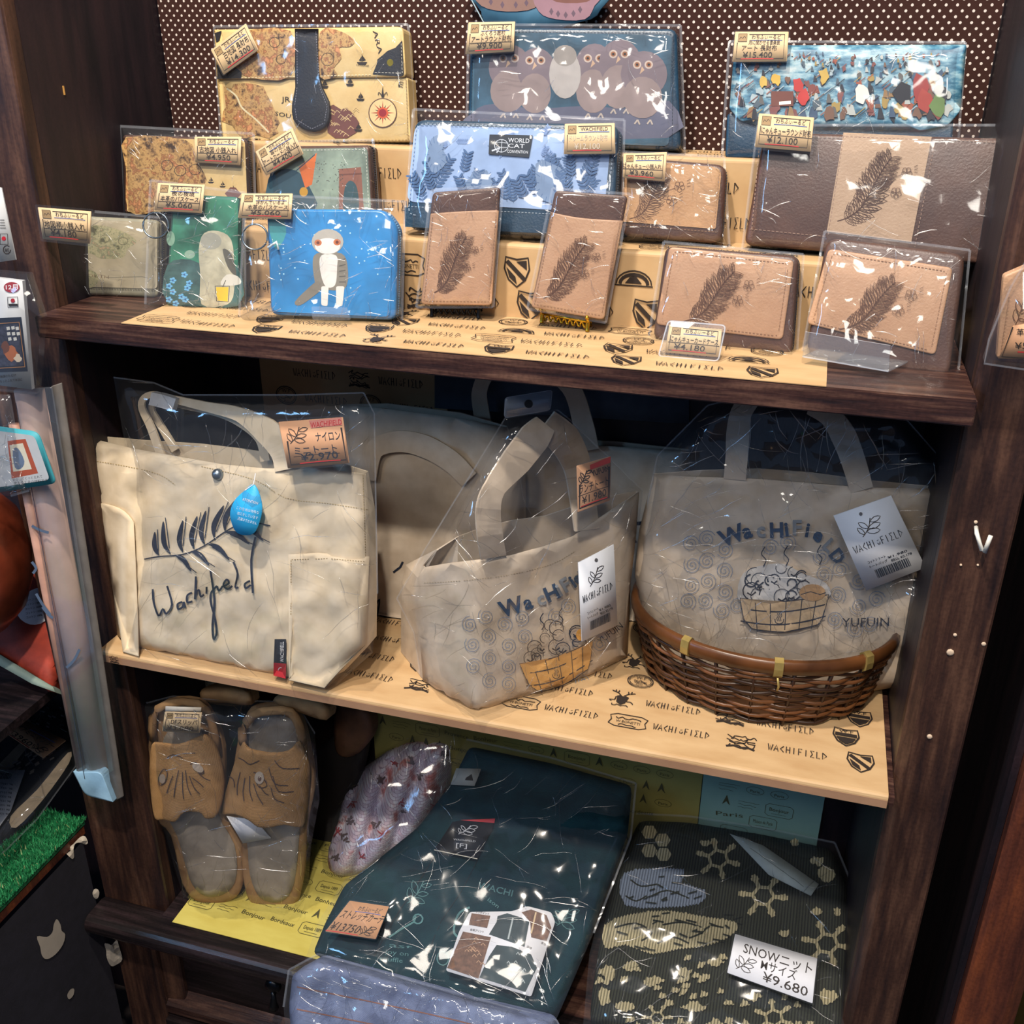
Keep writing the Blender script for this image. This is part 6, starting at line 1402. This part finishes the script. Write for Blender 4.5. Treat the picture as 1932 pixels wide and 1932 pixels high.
bd = slab('knit', SGd, rnd(CG, 12, 3), .022, KNITG, t, edge=16, ed=.012, res=16)
A = Art(SGd, 'seams', .0006); A.line(q(8, 600, 1070, 500, 1230, 400, 1380, 290, 1580), 2, M('#0a1a20', .8, var=0), sm=3); A.line(q(8, 830, 1080, 740, 1250, 640, 1400, 560, 1600), 1.6, M('#0c2027', .8, var=0), sm=3); A.build(bd)
A = Art(SGd, 'screen_print', .0007); PG = M('#4f7b7d', .7, var=.1)
A.text('WACHI', q(8, 830, 1222)[0], q(8, 1010, 1268)[0], 17, PG, .01); A.text('Faison', q(8, 850, 1265)[0], q(8, 935, 1330)[0], 11, PG)
A.line(q(8, 370, 1480, 430, 1440, 500, 1400, 510, 1370), 3.5, PG); A.line([(q(8, 520, 1385)[0][0] + 9 * math.cos(a), q(8, 520, 1385)[0][1] + 9 * math.sin(a)) for a in [i * .6 for i in range(11)]], 3, PG, True)
A.line(q(8, 760, 1500, 710, 1460, 715, 1400, 740, 1350, 790, 1325), 4, PG, sm=3); A.line([(q(8, 650, 1590)[0][0] + 11 * math.cos(a), q(8, 650, 1590)[0][1] + 13 * math.sin(a)) for a in [i * .5 for i in range(13)]], 2, PG, True)
for k, (tx, x, y) in enumerate((('ast', 370, 1530), ('joy on', 350, 1565), ('souffle', 320, 1600))): A.text(tx, q(8, x, y)[0], q(8, x + 120, y + 14)[0], 12, PG)
for qd in (q(8, 480, 1160, 600, 1180, 590, 1320, 450, 1310), q(8, 1210, 1330, 1370, 1310, 1370, 1460, 1230, 1420)): minileaf(A, qd, PG, 1.4)
A.build(bd)
UPG = Plane(SG.O + SG.N * .018, SG.U, SG.V)
ht = slab('hang_tag', UPG, q(8, 780, 865, 920, 862, 910, 920, 860, 1000, 830, 1072, 605, 1025, 700, 880), .001, M('#17171c', .5), t); A = Art(UPG, 'tag_print', .0004)
A.fill(q(8, 740, 870, 922, 862, 918, 885, 850, 880), '#b3202c'); minileaf(A, q(8, 730, 890, 840, 895, 830, 950, 720, 945), M('#c9c9cc', .6, var=0), 1); A.text('WACHIFIELD', q(8, 705, 975)[0], q(8, 820, 985)[0], 5, '#c9c9cc'); A.text('[F]', q(8, 718, 1010)[0], q(8, 775, 1015)[0], 11, '#c9c9cc'); A.line(q(8, 605, 1025, 830, 1072), 1.6, '#d9d2c0'); A.build(ht)
w2 = slab('care_label', UPG, q(8, 720, 600, 850, 603, 815, 692, 690, 685), .0008, M('#9a9a94', .7), t); A = Art(UPG, 'tag_print', .0004); A.fill(q(8, 770, 650, 800, 630, 808, 665, 765, 662), INK); A.build(w2)
lf = slab('picture_leaflet', UPG, rnd(q(8, 790, 1348, 1010, 1345, 1090, 1318, 1215, 1350, 1235, 1400, 1110, 1790, 665, 1655, 735, 1450), 5), .0008, WHITE, t); A = Art(UPG, 'leaflet_print', .0005)
LB = M('#6a4a38', .6, var=.3, vs=200); LG = M('#22383e', .6, var=.2)
A.fill(q(8, 800, 1355, 897, 1368, 880, 1432, 785, 1415), LB); A.fill(q(8, 755, 1450, 900, 1480, 835, 1695, 672, 1640), LB)
A.fill(q(8, 935, 1370, 985, 1355, 1050, 1375, 1100, 1400, 1075, 1530, 890, 1465, 930, 1400), LG); A.fill(q(8, 1060, 1350, 1110, 1335, 1190, 1365, 1215, 1430, 1190, 1500, 1110, 1480, 1105, 1400), LB); A.fill(q(8, 930, 1520, 1010, 1530, 1110, 1570, 1140, 1640, 1080, 1765, 840, 1690, 890, 1580), LG)
A.line(q(8, 1015, 1380, 990, 1490), 3, '#a9b3b3'); A.line(q(8, 1135, 1350, 1110, 1460), 3, '#c9b08a')
for i in range(16): x, y = q(8, R.uniform(980, 1080), R.uniform(1550, 1720))[0]; A.line([(x - 3, y), (x, y - 4), (x + 3, y + 1)], 1.6, '#a9b3b3')
for i in range(14): x, y = q(8, R.uniform(760, 860), R.uniform(1480, 1630))[0]; A.line([(x - 4, y), (x, y - 4), (x + 4, y + 1)], 1.6, '#b08a6c')
for tx, x, y in (('ワンポイント', 820, 1352), ('総柄プリント', 792, 1445), ('深緑', 1085, 1532), ('茶色', 1160, 1512)): A.text(tx, q(8, x, y)[0], q(8, x + (70 if len(tx) > 2 else 25), y + 12)[0], 5, INK)
A.build(lf)
sleeve(UPG, [(880, 1395), (1040, 1430), (1200, 1478), (1190, 1580), (1120, 1760), (1046, 1932), (900, 1905), (740, 1865), (575, 1812), (600, 1740), (650, 1660), (790, 1545)], t, h=.004, depth=.034, seed=121, mat=FILM, cr=90, edge=24, amp=.005, rs=56, sw=4, res=20)
LTOP = lambda A, b: minileaf(A, [b(.62, .62), b(.95, .62), b(.95, .95), b(.62, .95)], INK, 1.2)
price_card(Up(UPG, .012), q(8, 165, 1290, 370, 1320, 300, 1490, 38, 1450), [('ストレッチカーデ', .05, .98, .52, .26, INK, None), ('¥13750', .02, .6, .92, .3, INK, 'r')], 'orange price card reading 13750 yen on the folded teal cardigan', h=.004, mat=CARD2, frame=None, art=LTOP, lam=2)
# lilac quilted piece hanging under the cardigan
LIL = canvas('lilac_fleece', '#7f8bab', '#5f6a8c', 300, .5, .9)
SQ = Plane(atY(600, 1830, -.075), (1, 0, 0), (0, .55, 1))
t = thing('folded_blanket', 'lilac blue quilted fleece in a crinkled clear bag under the teal cardigan', 'blanket', SQ.at(760, 1930))
qo = [(552, 1838), (600, 1812), (740, 1850), (900, 1895), (1038, 1928), (1075, 1990), (1060, 2060), (560, 2060), (545, 1900)]
def quilt(x, y): return .006 * abs(math.sin((x + y * .3) / 22)) + .004 * math.sin(y / 16)
SQd = Plane(SQ.O, SQ.U, SQ.V, quilt)
slab('fleece', SQd, rnd(qo, 10), .03, LIL, t, edge=14, ed=.01, res=9)
A = Art(SQd, 'quilt_seams', .0006); 
for k in range(2): A.line([(560, 1862 + k * 42), (700, 1890 + k * 42), (860, 1925 + k * 40), (1000, 1962 + k * 38)], 2.4, M('#8a5c4c', .8, var=0), sm=3)
A.build(t)
sleeve(SQ, [(545, 1830), (600, 1800), (740, 1840), (900, 1885), (1050, 1925), (1085, 2000), (1070, 2070), (550, 2070), (535, 1900)], t, h=.014, depth=.03, seed=131, mat=FILM_C, cr=140, edge=16, amp=.008, rs=26, sw=4, res=14, seam=(0, 1, 2, 3, 4, 8))
# patterned sweater
OLV = canvas('dark_olive_knit', '#2c2f26', '#20231f', 420, .7, .9); CRK = canvas('cream_knit', '#a39878', '#8d8366', 420, .7, .9)
def knitmat(name, h, h2):
    m, b = base_mat(name, .9, 0, .1); N, L = nodes(m); tc = N.new('ShaderNodeTexCoord')
    a = N.new('ShaderNodeTexWave'); a.inputs['Scale'].default_value = 95; a.bands_direction = 'X'; a.inputs['Distortion'].default_value = 1.5; a.inputs['Detail'].default_value = 1; a.inputs['Detail Scale'].default_value = 20
    L.new(tc.outputs['Object'], a.inputs['Vector']); r = ramp(m, a.outputs['Fac'], [(.15, h2), (.55, h)]); L.new(r.outputs[0], b.inputs['Base Color']); bump(m, b, a.outputs['Fac'], .6, .0012); return m
OLV = knitmat('dark_olive_knit_rows', '#33362b', '#191a17'); CRK = knitmat('cream_knit_rows', '#b3a784', '#6f694f')
BLK2 = knitmat('grey_blue_knit_rows', '#7f8a9a', '#545c69')
c0, c1, c2 = atY(1110, 1905, -.04), atY(1590, 2000, -.03), atY(1400, 1560, .2)
SW_ = plane3(c0, c1, c2, lambda x, y: .005 * noise.noise(Vector((x / 80, y / 60, 6))))
wo = [(1206, 1548), (1300, 1552), (1440, 1575), (1570, 1602), (1600, 1680), (1604, 1800), (1592, 1932), (1580, 2010), (1350, 1985), (1113, 1930), (1116, 1880), (1128, 1800), (1160, 1650)]
t = thing('folded_sweater', 'dark olive knit sweater with cream snowflake pattern folded in a clear bag', 'sweater', SW_.at(1350, 1960))
bd = slab('knit', SW_, rnd(wo, 16), .04, OLV, t, edge=26, ed=.02, res=16)
A = Art(SW_, 'knit_pattern', .0006)
def jag(pts, a=1.6, st=3.0, seed=0):
    Rr = random.Random(seed); out = []
    for i in range(len(pts)):
        p, p2 = Vector(pts[i]), Vector(pts[(i + 1) % len(pts)]); n_ = max(1, int((p2 - p).length / st))
        for j in range(n_): c = p + (p2 - p) * j / n_; out.append((c.x + Rr.uniform(-a, a) * .3, c.y + (a if j % 2 else -a)))
    return out
def flake(cx, cy, r, m, rot=0):
    A.line([(cx + r * .42 * math.cos(rot + k * math.pi / 3), cy + r * .38 * math.sin(rot + k * math.pi / 3)) for k in range(6)], r * .13, m, True)
    for k in range(6):
        a = rot + k * math.pi / 3; c, s_ = math.cos(a), math.sin(a)
        A.line([(cx + r * .42 * c, cy + r * .38 * s_), (cx + r * .98 * c, cy + r * .9 * s_)], r * .17, m)
        A.fill(jag(blob(cx + r * .78 * c, cy + r * .72 * s_, r * .17, r * .13, 6, .2, k), 1, 3, k), m)
flake(1355, 1620, 44, CRK, .3); flake(1440, 1690, 48, CRK, .1); flake(1560, 1780, 50, CRK, .2); flake(1460, 1920, 40, CRK, .4); flake(1240, 1920, 30, CRK)
for cx, cy in ((1225, 1570), (1250, 1585), (1225, 1605), (1252, 1612)): A.fill([(cx + 15 * math.cos(k * 1.047), cy + 14 * math.sin(k * 1.047)) for k in range(6)], CRK)
A.fill(jag(spl([(1170, 1660), (1200, 1640), (1290, 1640), (1285, 1665), (1330, 1680), (1320, 1705), (1250, 1712), (1180, 1708)], 2, True)), BLK2)
for P in (((1190, 1660), (1210, 1672), (1240, 1668)), ((1230, 1690), (1260, 1680), (1300, 1695)), ((1180, 1690), (1200, 1700), (1220, 1690))): A.line(P, 3, OLV, sm=3)
A.fill(jag(spl([(1140, 1745), (1190, 1725), (1260, 1718), (1330, 1730), (1390, 1740), (1380, 1765), (1330, 1785), (1280, 1790), (1230, 1800), (1180, 1782), (1142, 1790)], 2, True)), CRK)
for P in (((1160, 1750), (1200, 1742), (1230, 1760), (1210, 1775)), ((1250, 1745), (1290, 1740), (1330, 1755), (1300, 1770)), ((1240, 1780), (1270, 1768), (1300, 1780)), ((1340, 1745), (1365, 1750))): A.line(P, 3.5, OLV, sm=3)
for i, (x, y, rx, ry) in enumerate(((1150, 1835, 16, 12), (1190, 1825, 18, 9), (1230, 1850, 22, 10), (1140, 1880, 12, 16), (1290, 1835, 12, 8), (1350, 1815, 16, 9), (1310, 1900, 24, 10), (1350, 1940, 22, 14), (1180, 1900, 20, 10), (1500, 1850, 20, 10), (1560, 1880, 16, 16), (1280, 1950, 24, 10), (1420, 1880, 14, 8), (1560, 1650, 18, 14), (1540, 1625, 14, 9))):
    A.fill(jag(blob(x, y, rx, ry, 10, .35, i), 1.4, 3, i), CRK)
R = random.Random(12)
for i in range(70):
    x, y = R.uniform(1125, 1590), R.uniform(1800, 1990)
    if 1370 < x < 1545 and y < 1880: continue
    A.fill(jag([(x, y - 5), (x + R.uniform(5, 14), y - R.uniform(0, 6)), (x + R.uniform(6, 16), y + 5), (x - R.uniform(2, 8), y + R.uniform(4, 10))], 1.2, 3, i), CRK)
for i in range(26):
    x, y = R.uniform(1140, 1390), R.uniform(1722, 1795); A.line([(x, y), (x + R.uniform(8, 22), y + R.uniform(-7, 7))], R.uniform(2, 3.5), OLV)
for i in range(16):
    x, y = R.uniform(1180, 1320), R.uniform(1645, 1705); A.line([(x, y), (x + R.uniform(8, 22), y + R.uniform(-7, 7))], R.uniform(2, 3), OLV)
for x, y in ((1400, 1790), (1480, 1760), (1600 - 60, 1720), (1330, 1590), (1500, 1590), (1580, 1720)): A.fill(jag(blob(x, y, 10, 7, 8, .4, x), 1.2, 3, x), CRK)
A.build(bd)
USW = Plane(SW_.O + SW_.N * .01, SW_.U, SW_.V)
lb = slab('paper_slip', USW, [(1377, 1573), (1440, 1595), (1545, 1668), (1530, 1690), (1450, 1650)], .0006, M('#a9b3b0', .6), t)
A = Art(USW, 'slip_text', .0004)
for k in range(5): A.line([(1415 + k * 20, 1600 + k * 14), (1440 + k * 19, 1617 + k * 14)], 1, '#6a7270')
A.build(lb)
sleeve(USW, [(1200, 1535), (1300, 1540), (1440, 1562), (1575, 1590), (1612, 1680), (1614, 1800), (1600, 1960), (1580, 2020), (1350, 1995), (1100, 1935), (1112, 1800), (1150, 1650)], t, h=.005, depth=.04, seed=141, mat=FILM, cr=80, edge=24, amp=.006, rs=52, sw=4, res=20)
price_card(Up(USW, .01), [(1387, 1762), (1542, 1808), (1533, 1893), (1372, 1835)], [('SNOWニット', .13, .95, .38, .28, INK, None), ('Mサイズ', .36, .78, .62, .24, INK, None), ('¥9.680', .4, .93, .9, .28, INK, None)], 'white price card reading SNOW knit 9.680 yen on the olive sweater', h=.006, mat=WHITE, frame=None, top=None, lam=2,
    art=lambda A, b: minileaf(A, [b(.06, .42), b(.32, .42), b(.32, .85), b(.06, .85)], INK, 1.4))

# ------------------------------------------------------------------ left of the cabinet
PF = Plane((-.45, -.05, 0), (1, 0, 0), (0, 0, 1))
PRL = M('#b58a78', .5, var=.35, vs=14); PRW = M('#caa999', .5, var=.2, vs=12)
t = thing('wrapped_roll', 'long clear box holding pink and white paper rolls hanging on the left post', 'roll', PF.at(190, 1515))
def along(pa, pb, h, r, name, mat, n=10): return tube(name, [PF.at(*pa, h), PF.at(*pb, h)], r, mat, t, n)
along((55, 735), (195, 1490), -.012, .014, 'paper_roll', PRW, 16); along((28, 800), (160, 1480), -.002, .006, 'paper_roll', PRL, 12)
slab('box_front', PF, rnd([(25, 735), (98, 730), (214, 1455), (150, 1478)], 3), .0006, film('box_film', .03, sc=6, st=.4, dist=.004, k=.7), t, h=.004)
class Cant:                                     # a plane turned to the right hand side
    pass
PSd = Plane(PF.at(98, 730, .004), (1, .25, 0), PF.V)
slab('box_side', PF, rnd([(96, 729), (116, 722), (233, 1503), (214, 1513)], 2), .001, M('#6e6862', .5, var=.1), t, h=-.003)
slab('box_end', PF, rnd([(137, 1455), (192, 1456), (214, 1514), (160, 1500)], [3, 12, 2, 12]), .012, M('#8fb4cc', .4), t, h=.005, edge=3)
A = Art(Up(PF, .0045), 'printed_marks', .0006)
for P in (((60, 992), (75, 1000), (92, 1005)), ((80, 1145), (92, 1160), (100, 1166)), ((125, 1260), (140, 1245), (150, 1225)), ((60, 1060), (68, 1072), (62, 1082)), ((68, 1120), (80, 1140), (95, 1160))): A.line(P, 5, M('#5a6a80', .5, var=.1), sm=3)
A.line([(30, 760), (160, 1470)], 1.2, M('#3a3f4c', .5, var=0)); A.build(t)
# hanging cards in clear sleeves
PC = Plane((-.45, -.062, 0), (1, 0, 0), (0, 0, 1))
GRC = M('#b9bbbd', .5, var=.05)
t = thing('header_card', 'white product card with small stamps at the far left edge above the other cards', 'card', PC.at(30, 490))
slab('card', PC, [(-40, 340), (3, 355), (30, 490), (-40, 500)], .001, GRC, t); A = Art(PC, 'card_print', .0004)
A.ell(7, 450, 4, 4, '#b3202c'); A.line([(0, 441), (14, 441), (15, 461), (0, 461)], 1, INK, True); A.line([(13 + 7 * math.cos(a), 471 + 8 * math.sin(a)) for a in [i * .6 for i in range(10)]], 1.6, INK); A.text('紙', (9, 475), (17, 475), 8, INK)
for k in range(4): A.line([(0, 415 + k * 5), (8 + k, 415 + k * 5)], 1, INK)
A.build(t)
t = thing('calendar_pack', 'grey calendar pack with red December badge and dark picture at the left edge', 'calendar', PC.at(30, 740))
slab('card', PC, [(-40, 520), (42, 530), (60, 735), (-40, 722)], .004, GRC, t, h=.002); A = Art(Up(PC, .002), 'card_print', .0005)
A.ell(22, 542, 15, 10, '#a32430', n=20); A.text('12月', (11, 546), (34, 545), 11, '#f0e8e8', .02)
A.line([(14, 561), (33, 560), (34, 579), (15, 580)], 1.2, INK, True); A.ell(24, 567, 4, 4, '#b3202c'); A.fill([(16, 573), (33, 573), (33, 577), (17, 578)], INK)
A.fill([(-40, 602), (40, 598), (52, 700), (-40, 704)], '#1f2736'); A.line([(-40, 613), (36, 608), (47, 692), (-40, 697)], 1.5, '#b07a4a')
A.fill([(-40, 616), (33, 612), (44, 689), (-40, 694)], M('#3c3e4c', .5, var=.4, vs=200))
for i, (x, y) in enumerate(((15, 620), (24, 619), (32, 620), (16, 630), (25, 630), (34, 630), (18, 640), (28, 640))): A.fill([(x - 3, y - 3), (x + 3, y - 4), (x + 4, y + 2), (x - 2, y + 3)], '#c9c6bc')
A.fill(blob(22, 668, 12, 14, 12, .3, 4), '#a8603a'); A.fill(blob(34, 676, 8, 8, 10, .3, 6), '#c9b8a0'); A.fill(blob(10, 655, 8, 12, 10, .3, 7), '#6a4030')
A.text('抽選のただけ', (0, 713), (30, 710), 6, INK); A.text('もっとふれて本当に', (0, 722), (42, 718), 6, INK); A.build(t)
slab('clear_case', PC, rnd([(-40, 510), (50, 517), (78, 600), (66, 745), (-40, 735)], 2), .008, FILM_T, t, h=.008, back=False)
t = thing('hang_card', 'turquoise-edged hang card with a framed picture at the left edge over the roll', 'card', PC.at(60, 930))
slab('card', Up(PC, .006), rnd([(-40, 800), (72, 815), (106, 912), (-40, 935)], [1, 14, 10, 1]), .001, M('#3f98a4', .5, var=.03), t); A = Art(Up(PC, .006), 'card_print', .0005)
A.fill(rnd([(-40, 808), (65, 822), (94, 905), (-40, 925)], [1, 10, 8, 1]), GRC); A.fill([(14, 832), (48, 828), (72, 893), (22, 903)], '#a5503a'); A.fill([(18, 840), (43, 836), (60, 885), (25, 890)], '#cfc8b4'); A.fill(spl([(24, 850), (34, 846), (46, 870), (40, 884), (28, 882)], 3, True), '#64748c')
A.text('安心してくっとえれて', (24, 908), (80, 901), 6, INK); A.text('使える工夫の材料です', (26, 914), (90, 908), 6, INK); A.build(t)
sleeve(Up(PC, .006), [(-40, 742), (20, 745), (45, 900), (55, 925), (20, 935), (-40, 935)], t, h=.004, depth=.008, seed=151, mat=FILM_C, edge=10, amp=.003, seam=(2, 3))
# dark rack shelf, pot, pouch
rk = thing('side_rack', 'dark wooden rack shelf at the left edge below the red pouch', 'rack', (-.6, .05, -1.15))
p = atX(100, 1300, -.523)
box('shelf_board', (-.9, -.3, p.z - .012), (-.524, .12, p.z), WOOD_BLK, rk); box('rear_post', (-.9, .12, -1.15), (-.524, .14, .3), WOOD_IN, rk)
zt_ = p.z
pz_ = atY(-20, 1050, -.02)
P = [(0, 0), (.035, .001), (.055, .02), (.068, .05), (.072, .085), (.066, .115), (.05, .135), (.04, .142)]
V = []; Fc = []
cx_, cy_, cz_ = atY(-48, 1150, -.04).x, -.04, atY(-48, 1180, -.04).z
for i in range(32):
    a = 2 * math.pi * i / 32
    for r_, z_ in P: V.append((cx_ + r_ * math.cos(a), cy_ + r_ * math.sin(a), cz_ + z_ * 1.15))
for i in range(32):
    for j in range(len(P) - 1): Fc.append((i * 8 + j, ((i + 1) % 32) * 8 + j, ((i + 1) % 32) * 8 + j + 1, i * 8 + j + 1))
o = mesh_obj('round_pot', V, Fc, M('#6e2f1c', .3, var=.35, vs=25), None, smooth=True, loc=(cx_, cy_, cz_)); tag(o, 'glossy red-brown round pot cut off by the left edge', 'pot')
SPc = Plane((-.56, -.02, zt_ + .03), (1, .3, 0), (0, .7, .7))
po = spl([(-60, 1130), (20, 1100), (60, 1060), (105, 1100), (120, 1200), (104, 1302), (60, 1280), (0, 1240), (-60, 1215)], 3, True)
t = thing('cushion_pouch', 'red-orange cloth pouch with white oval paper label at the left edge', 'pouch', SPc.at(60, 1280))
slab('cloth', SPc, po, .04, M('#a83a26', .7, var=.4, vs=18, bs=.3), t, edge=26, ed=.02, res=16); ov = slab('paper_label', Up(SPc, .004), spl([(52, 1118), (78, 1110), (92, 1140), (84, 1172), (56, 1178), (34, 1162), (38, 1138)], 3, True), .0008, WHITE, t); ov['label'] = 'white oval paper label'
A = Art(Up(SPc, .004), 'label_text', .0004)
for k in range(5): A.text('コットン 100%', (46 + k, 1135 + k * 8), (76 + k, 1130 + k * 8), 5, INK)
A.build(ov)
slab('hem', Up(SPc, .002), [(-60, 1208), (0, 1235), (60, 1272), (100, 1296), (104, 1306), (60, 1290), (0, 1256), (-60, 1228)], .02, M('#7a8a80', .8), t)
# scarf package on turf table
TX_ = -.523; ztf = atX(165, 1540, TX_).z
tb = thing('display_table', 'low dark table topped with green artificial turf at the lower left', 'table', (-.7, -.2, -1.15))
box('table_top', (-1.1, -.75, ztf - .022), (TX_, .0, ztf - .006), WOOD_RED, tb, .002)
box('table_leg', (-.60, -.36, -1.15), (-.545, -.30, ztf - .022), WOOD_RED, tb); box('table_leg', (-1.1, -.75, -1.15), (-1.05, -.7, ztf - .022), WOOD_RED, tb)
box('turf_mat', (-1.1, -.75, ztf - .006), (TX_ + .001, .0, ztf), M('#0f5a34', .8, var=.3, vs=120), tb)
V = []; Fc = []; R = random.Random(4); TG = [M('#1c7a48', .6, var=.2), M('#3fa266', .6, var=.1), M('#b8c48a', .6, var=.1)]; mi = []
for i in range(26000):
    x = TX_ - R.random() ** 1.5 * .25 + .002; y = R.uniform(-.42, .002); a = R.uniform(0, 6.28); h_ = R.uniform(.003, .008); dx, dy = .0009 * math.cos(a), .0009 * math.sin(a)
    lx, ly = R.uniform(-.003, .003), R.uniform(-.003, .003); k = len(V)
    V += [(x - dx, y - dy, ztf), (x + dx, y + dy, ztf), (x + lx, y + ly, ztf + h_)]; Fc.append((k, k + 1, k + 2)); mi.append(0 if R.random() < .6 else (1 if R.random() < .93 else 2))
o = mesh_obj('turf_blades', V, Fc, TG, tb, mi); o['kind'] = 'stuff'
# dark cloth with cat head patches hanging from the table edge
SCx = Plane((TX_ + .004, 0, ztf), (0, 1, 0), (0, 0, 1)); SCx.N = Vector((1, 0, 0))
V = []; Fc = []; 
for j in range(24):
    for i in range(30):
        y = -.42 + .405 * i / 29; z = ztf - .02 - .44 * j / 23; V.append((TX_ + .006 + .004 * math.sin(y * 40) * j / 23, y, z))
for j in range(23):
    for i in range(29): a = j * 30 + i; Fc.append((a, a + 1, a + 31, a + 30))
o = mesh_obj('hanging_cloth', V, Fc, M('#211f28', .9, var=.15, bs=.3), None, smooth=True, loc=(TX_, -.2, ztf)); tag(o, 'black cloth with cream cat-head patches hanging from the turf table', 'cloth')
SCx = Skin([Vector(v) for v in V], Fc); A = Art(SCx, 'printed_patches', .0012); CRM = M('#b3a898', .8, var=.05)
sc3 = lambda *v: [(v[i] / 4.293, 1500 + v[i + 1] / 4.293) for i in range(0, len(v), 2)]
for P in (sc3(300, 1145, 380, 1150, 425, 1110, 435, 1050, 460, 1005, 490, 1050, 500, 1100, 528, 1130, 510, 1210, 450, 1290, 380, 1330, 340, 1300, 325, 1230), sc3(845, 1205, 880, 1205, 905, 1215, 945, 1175, 965, 1230, 990, 1330, 950, 1370, 900, 1385, 865, 1320, 860, 1260), sc3(530, 455, 590, 400, 650, 340, 690, 335, 712, 385, 690, 400, 650, 385, 610, 395, 595, 440, 600, 500, 580, 515),
          sc3(750, 790, 765, 762, 790, 762, 804, 790, 795, 830, 775, 842, 755, 820), sc3(545, 1620, 570, 1575, 600, 1570, 595, 1620, 560, 1655)):
    A = Art(SCx, 'printed_patch', .0012); A.fill(spl(P, 3, True), CRM, 8); A.build(o)
# packed muffler on the turf
SMf = plane3((-.62, -.2, ztf + .03), (-.535, -.16, ztf + .022), (-.62, -.03, ztf + .05))
SMf = Plane(atX(60, 1480, -.60), (1, .1, -.05), (0, 1, .25))
mo = [(-60, 1290), (40, 1290), (125, 1340), (133, 1440), (60, 1530), (0, 1590), (-60, 1640)]
t = thing('packed_muffler', 'dark folded muffler with cream stripes in a clear bag on the green turf', 'muffler', SMf.at(60, 1520) - Vector((0, 0, .03)))
slab('muffler', SMf, rnd(mo, 10), .03, M('#262a36', .9, var=.25, vs=40, bs=.5), t, edge=14, ed=.01, res=16, rip=.004)
A = Art(SMf, 'stripes', .003); CRS = M('#a08f78', .9, var=.15)
A.fill(spl([(-60, 1500), (0, 1440), (60, 1380), (62, 1395), (10, 1460), (-60, 1530)], 3, True), CRS); A.fill(spl([(20, 1540), (70, 1490), (128, 1420), (130, 1440), (80, 1510), (30, 1562)], 3, True), CRS); A.fill(spl([(-20, 1335), (30, 1340), (60, 1365), (20, 1360)], 3, True), CRS)
R = random.Random(2)
for i in range(60): x, y = R.uniform(0, 120), R.uniform(1300, 1370); A.line([(x, y), (x + 6, y + 3)], 3, '#8a8890' if i % 2 else '#3a3e50')
for i in range(40): x = R.uniform(10, 100); y = 1460 - x * .7 + R.uniform(-6, 40); A.line([(x, y), (x + 8, y - 5)], 3, '#8a8078')
A.build(t)
bl = slab('barcode_tag', Up(SMf, .01), [(-60, 1450), (47, 1453), (20, 1530), (-60, 1640)], .0006, WHITE, t); bl['label'] = 'white barcode label'; A = Art(Up(SMf, .01), 'tag_print', .0005)
for i in range(9): A.line([(0 + i * 2.8, 1458), (-3 + i * 2.8, 1470)], 1.4, INKB)
for i in range(8): A.text('7331 98', (2 - i, 1480 + i * 8), (24 - i, 1482 + i * 8), 5, INKB)
A.build(bl)
sleeve(SMf, [(-70, 1275), (50, 1278), (138, 1335), (143, 1445), (70, 1545), (10, 1605), (-70, 1660)], t, h=.012, depth=.02, seed=161, mat=FILM, edge=14, amp=.004, seam=(1, 2, 3, 4, 5), sw=3, res=18)
price_card(Up(SMf, .008), q(7, 120, 345, 345, 455, 225, 548, 18, 410), [('ボアミニマフラー', .05, .95, .52, .26, INK, None), ('¥3960', .02, .6, .92, .3, INK, 'r')], 'orange price card reading 3960 yen on the dark muffler', h=.008, mat=CARD2, frame=None, lam=1, art=lambda A, b: minileaf(A, [b(.62, .58), b(.95, .58), b(.95, .95), b(.62, .95)], INK, 1.1))
# ------------------------------------------------------------------ hanging pack at the right edge
PRh = Plane(atY(1880, 680, -.05), (1, 0, 0), (0, 0, 1)); t = thing('hanging_pack', 'tan leather piece in a clear pack with red-edged price card at the right edge', 'pack', PRh.at(1900, 690))
slab('leather', PRh, rnd([(1893, 520), (2010, 470), (2000, 672), (1880, 676)], 6), .008, TAN2, t, edge=5)
A = Art(PRh, 'embossing', .0008); A.dash([(1904, 560), (1888, 668), (1980, 668)], 1.4, '#8d6a50'); minileaf(A, [(1915, 560), (1945, 545), (1940, 610), (1912, 620)], EMB, 1.5); A.build(t)
slab('clear_pack', PRh, rnd([(1900, 545), (2010, 430), (2010, 700), (1857, 686)], 4), .012, FILM_T, t, h=.01)
A = Art(PRh, 'pack_edge', .0108); A.line([(1940, 485), (1908, 540), (1866, 640), (1857, 686), (1940, 698)], 4, SEAM); A.build(t)
pc = slab('price_card', Up(PRh, .002), [(1911, 615), (2000, 600), (1990, 680), (1884, 676)], .0006, CARD2, None, loc=PRh.at(1911, 676)); tag(pc, 'tan price card cut off by the right edge on the hanging pack', 'price card', 'handwritten price cards')
A = Art(Up(PRh, .002), 'handwriting', .0004); A.line([(1911, 617), (1890, 673), (1980, 680)], 2.6, INK); A.line([(1920, 664), (1945, 665)], 2, REDI); A.text('革ケース', (1918, 632), (1980, 630), 14, INK); A.text('¥5.060', (1915, 658), (1980, 658), 17, INK); A.build(pc)
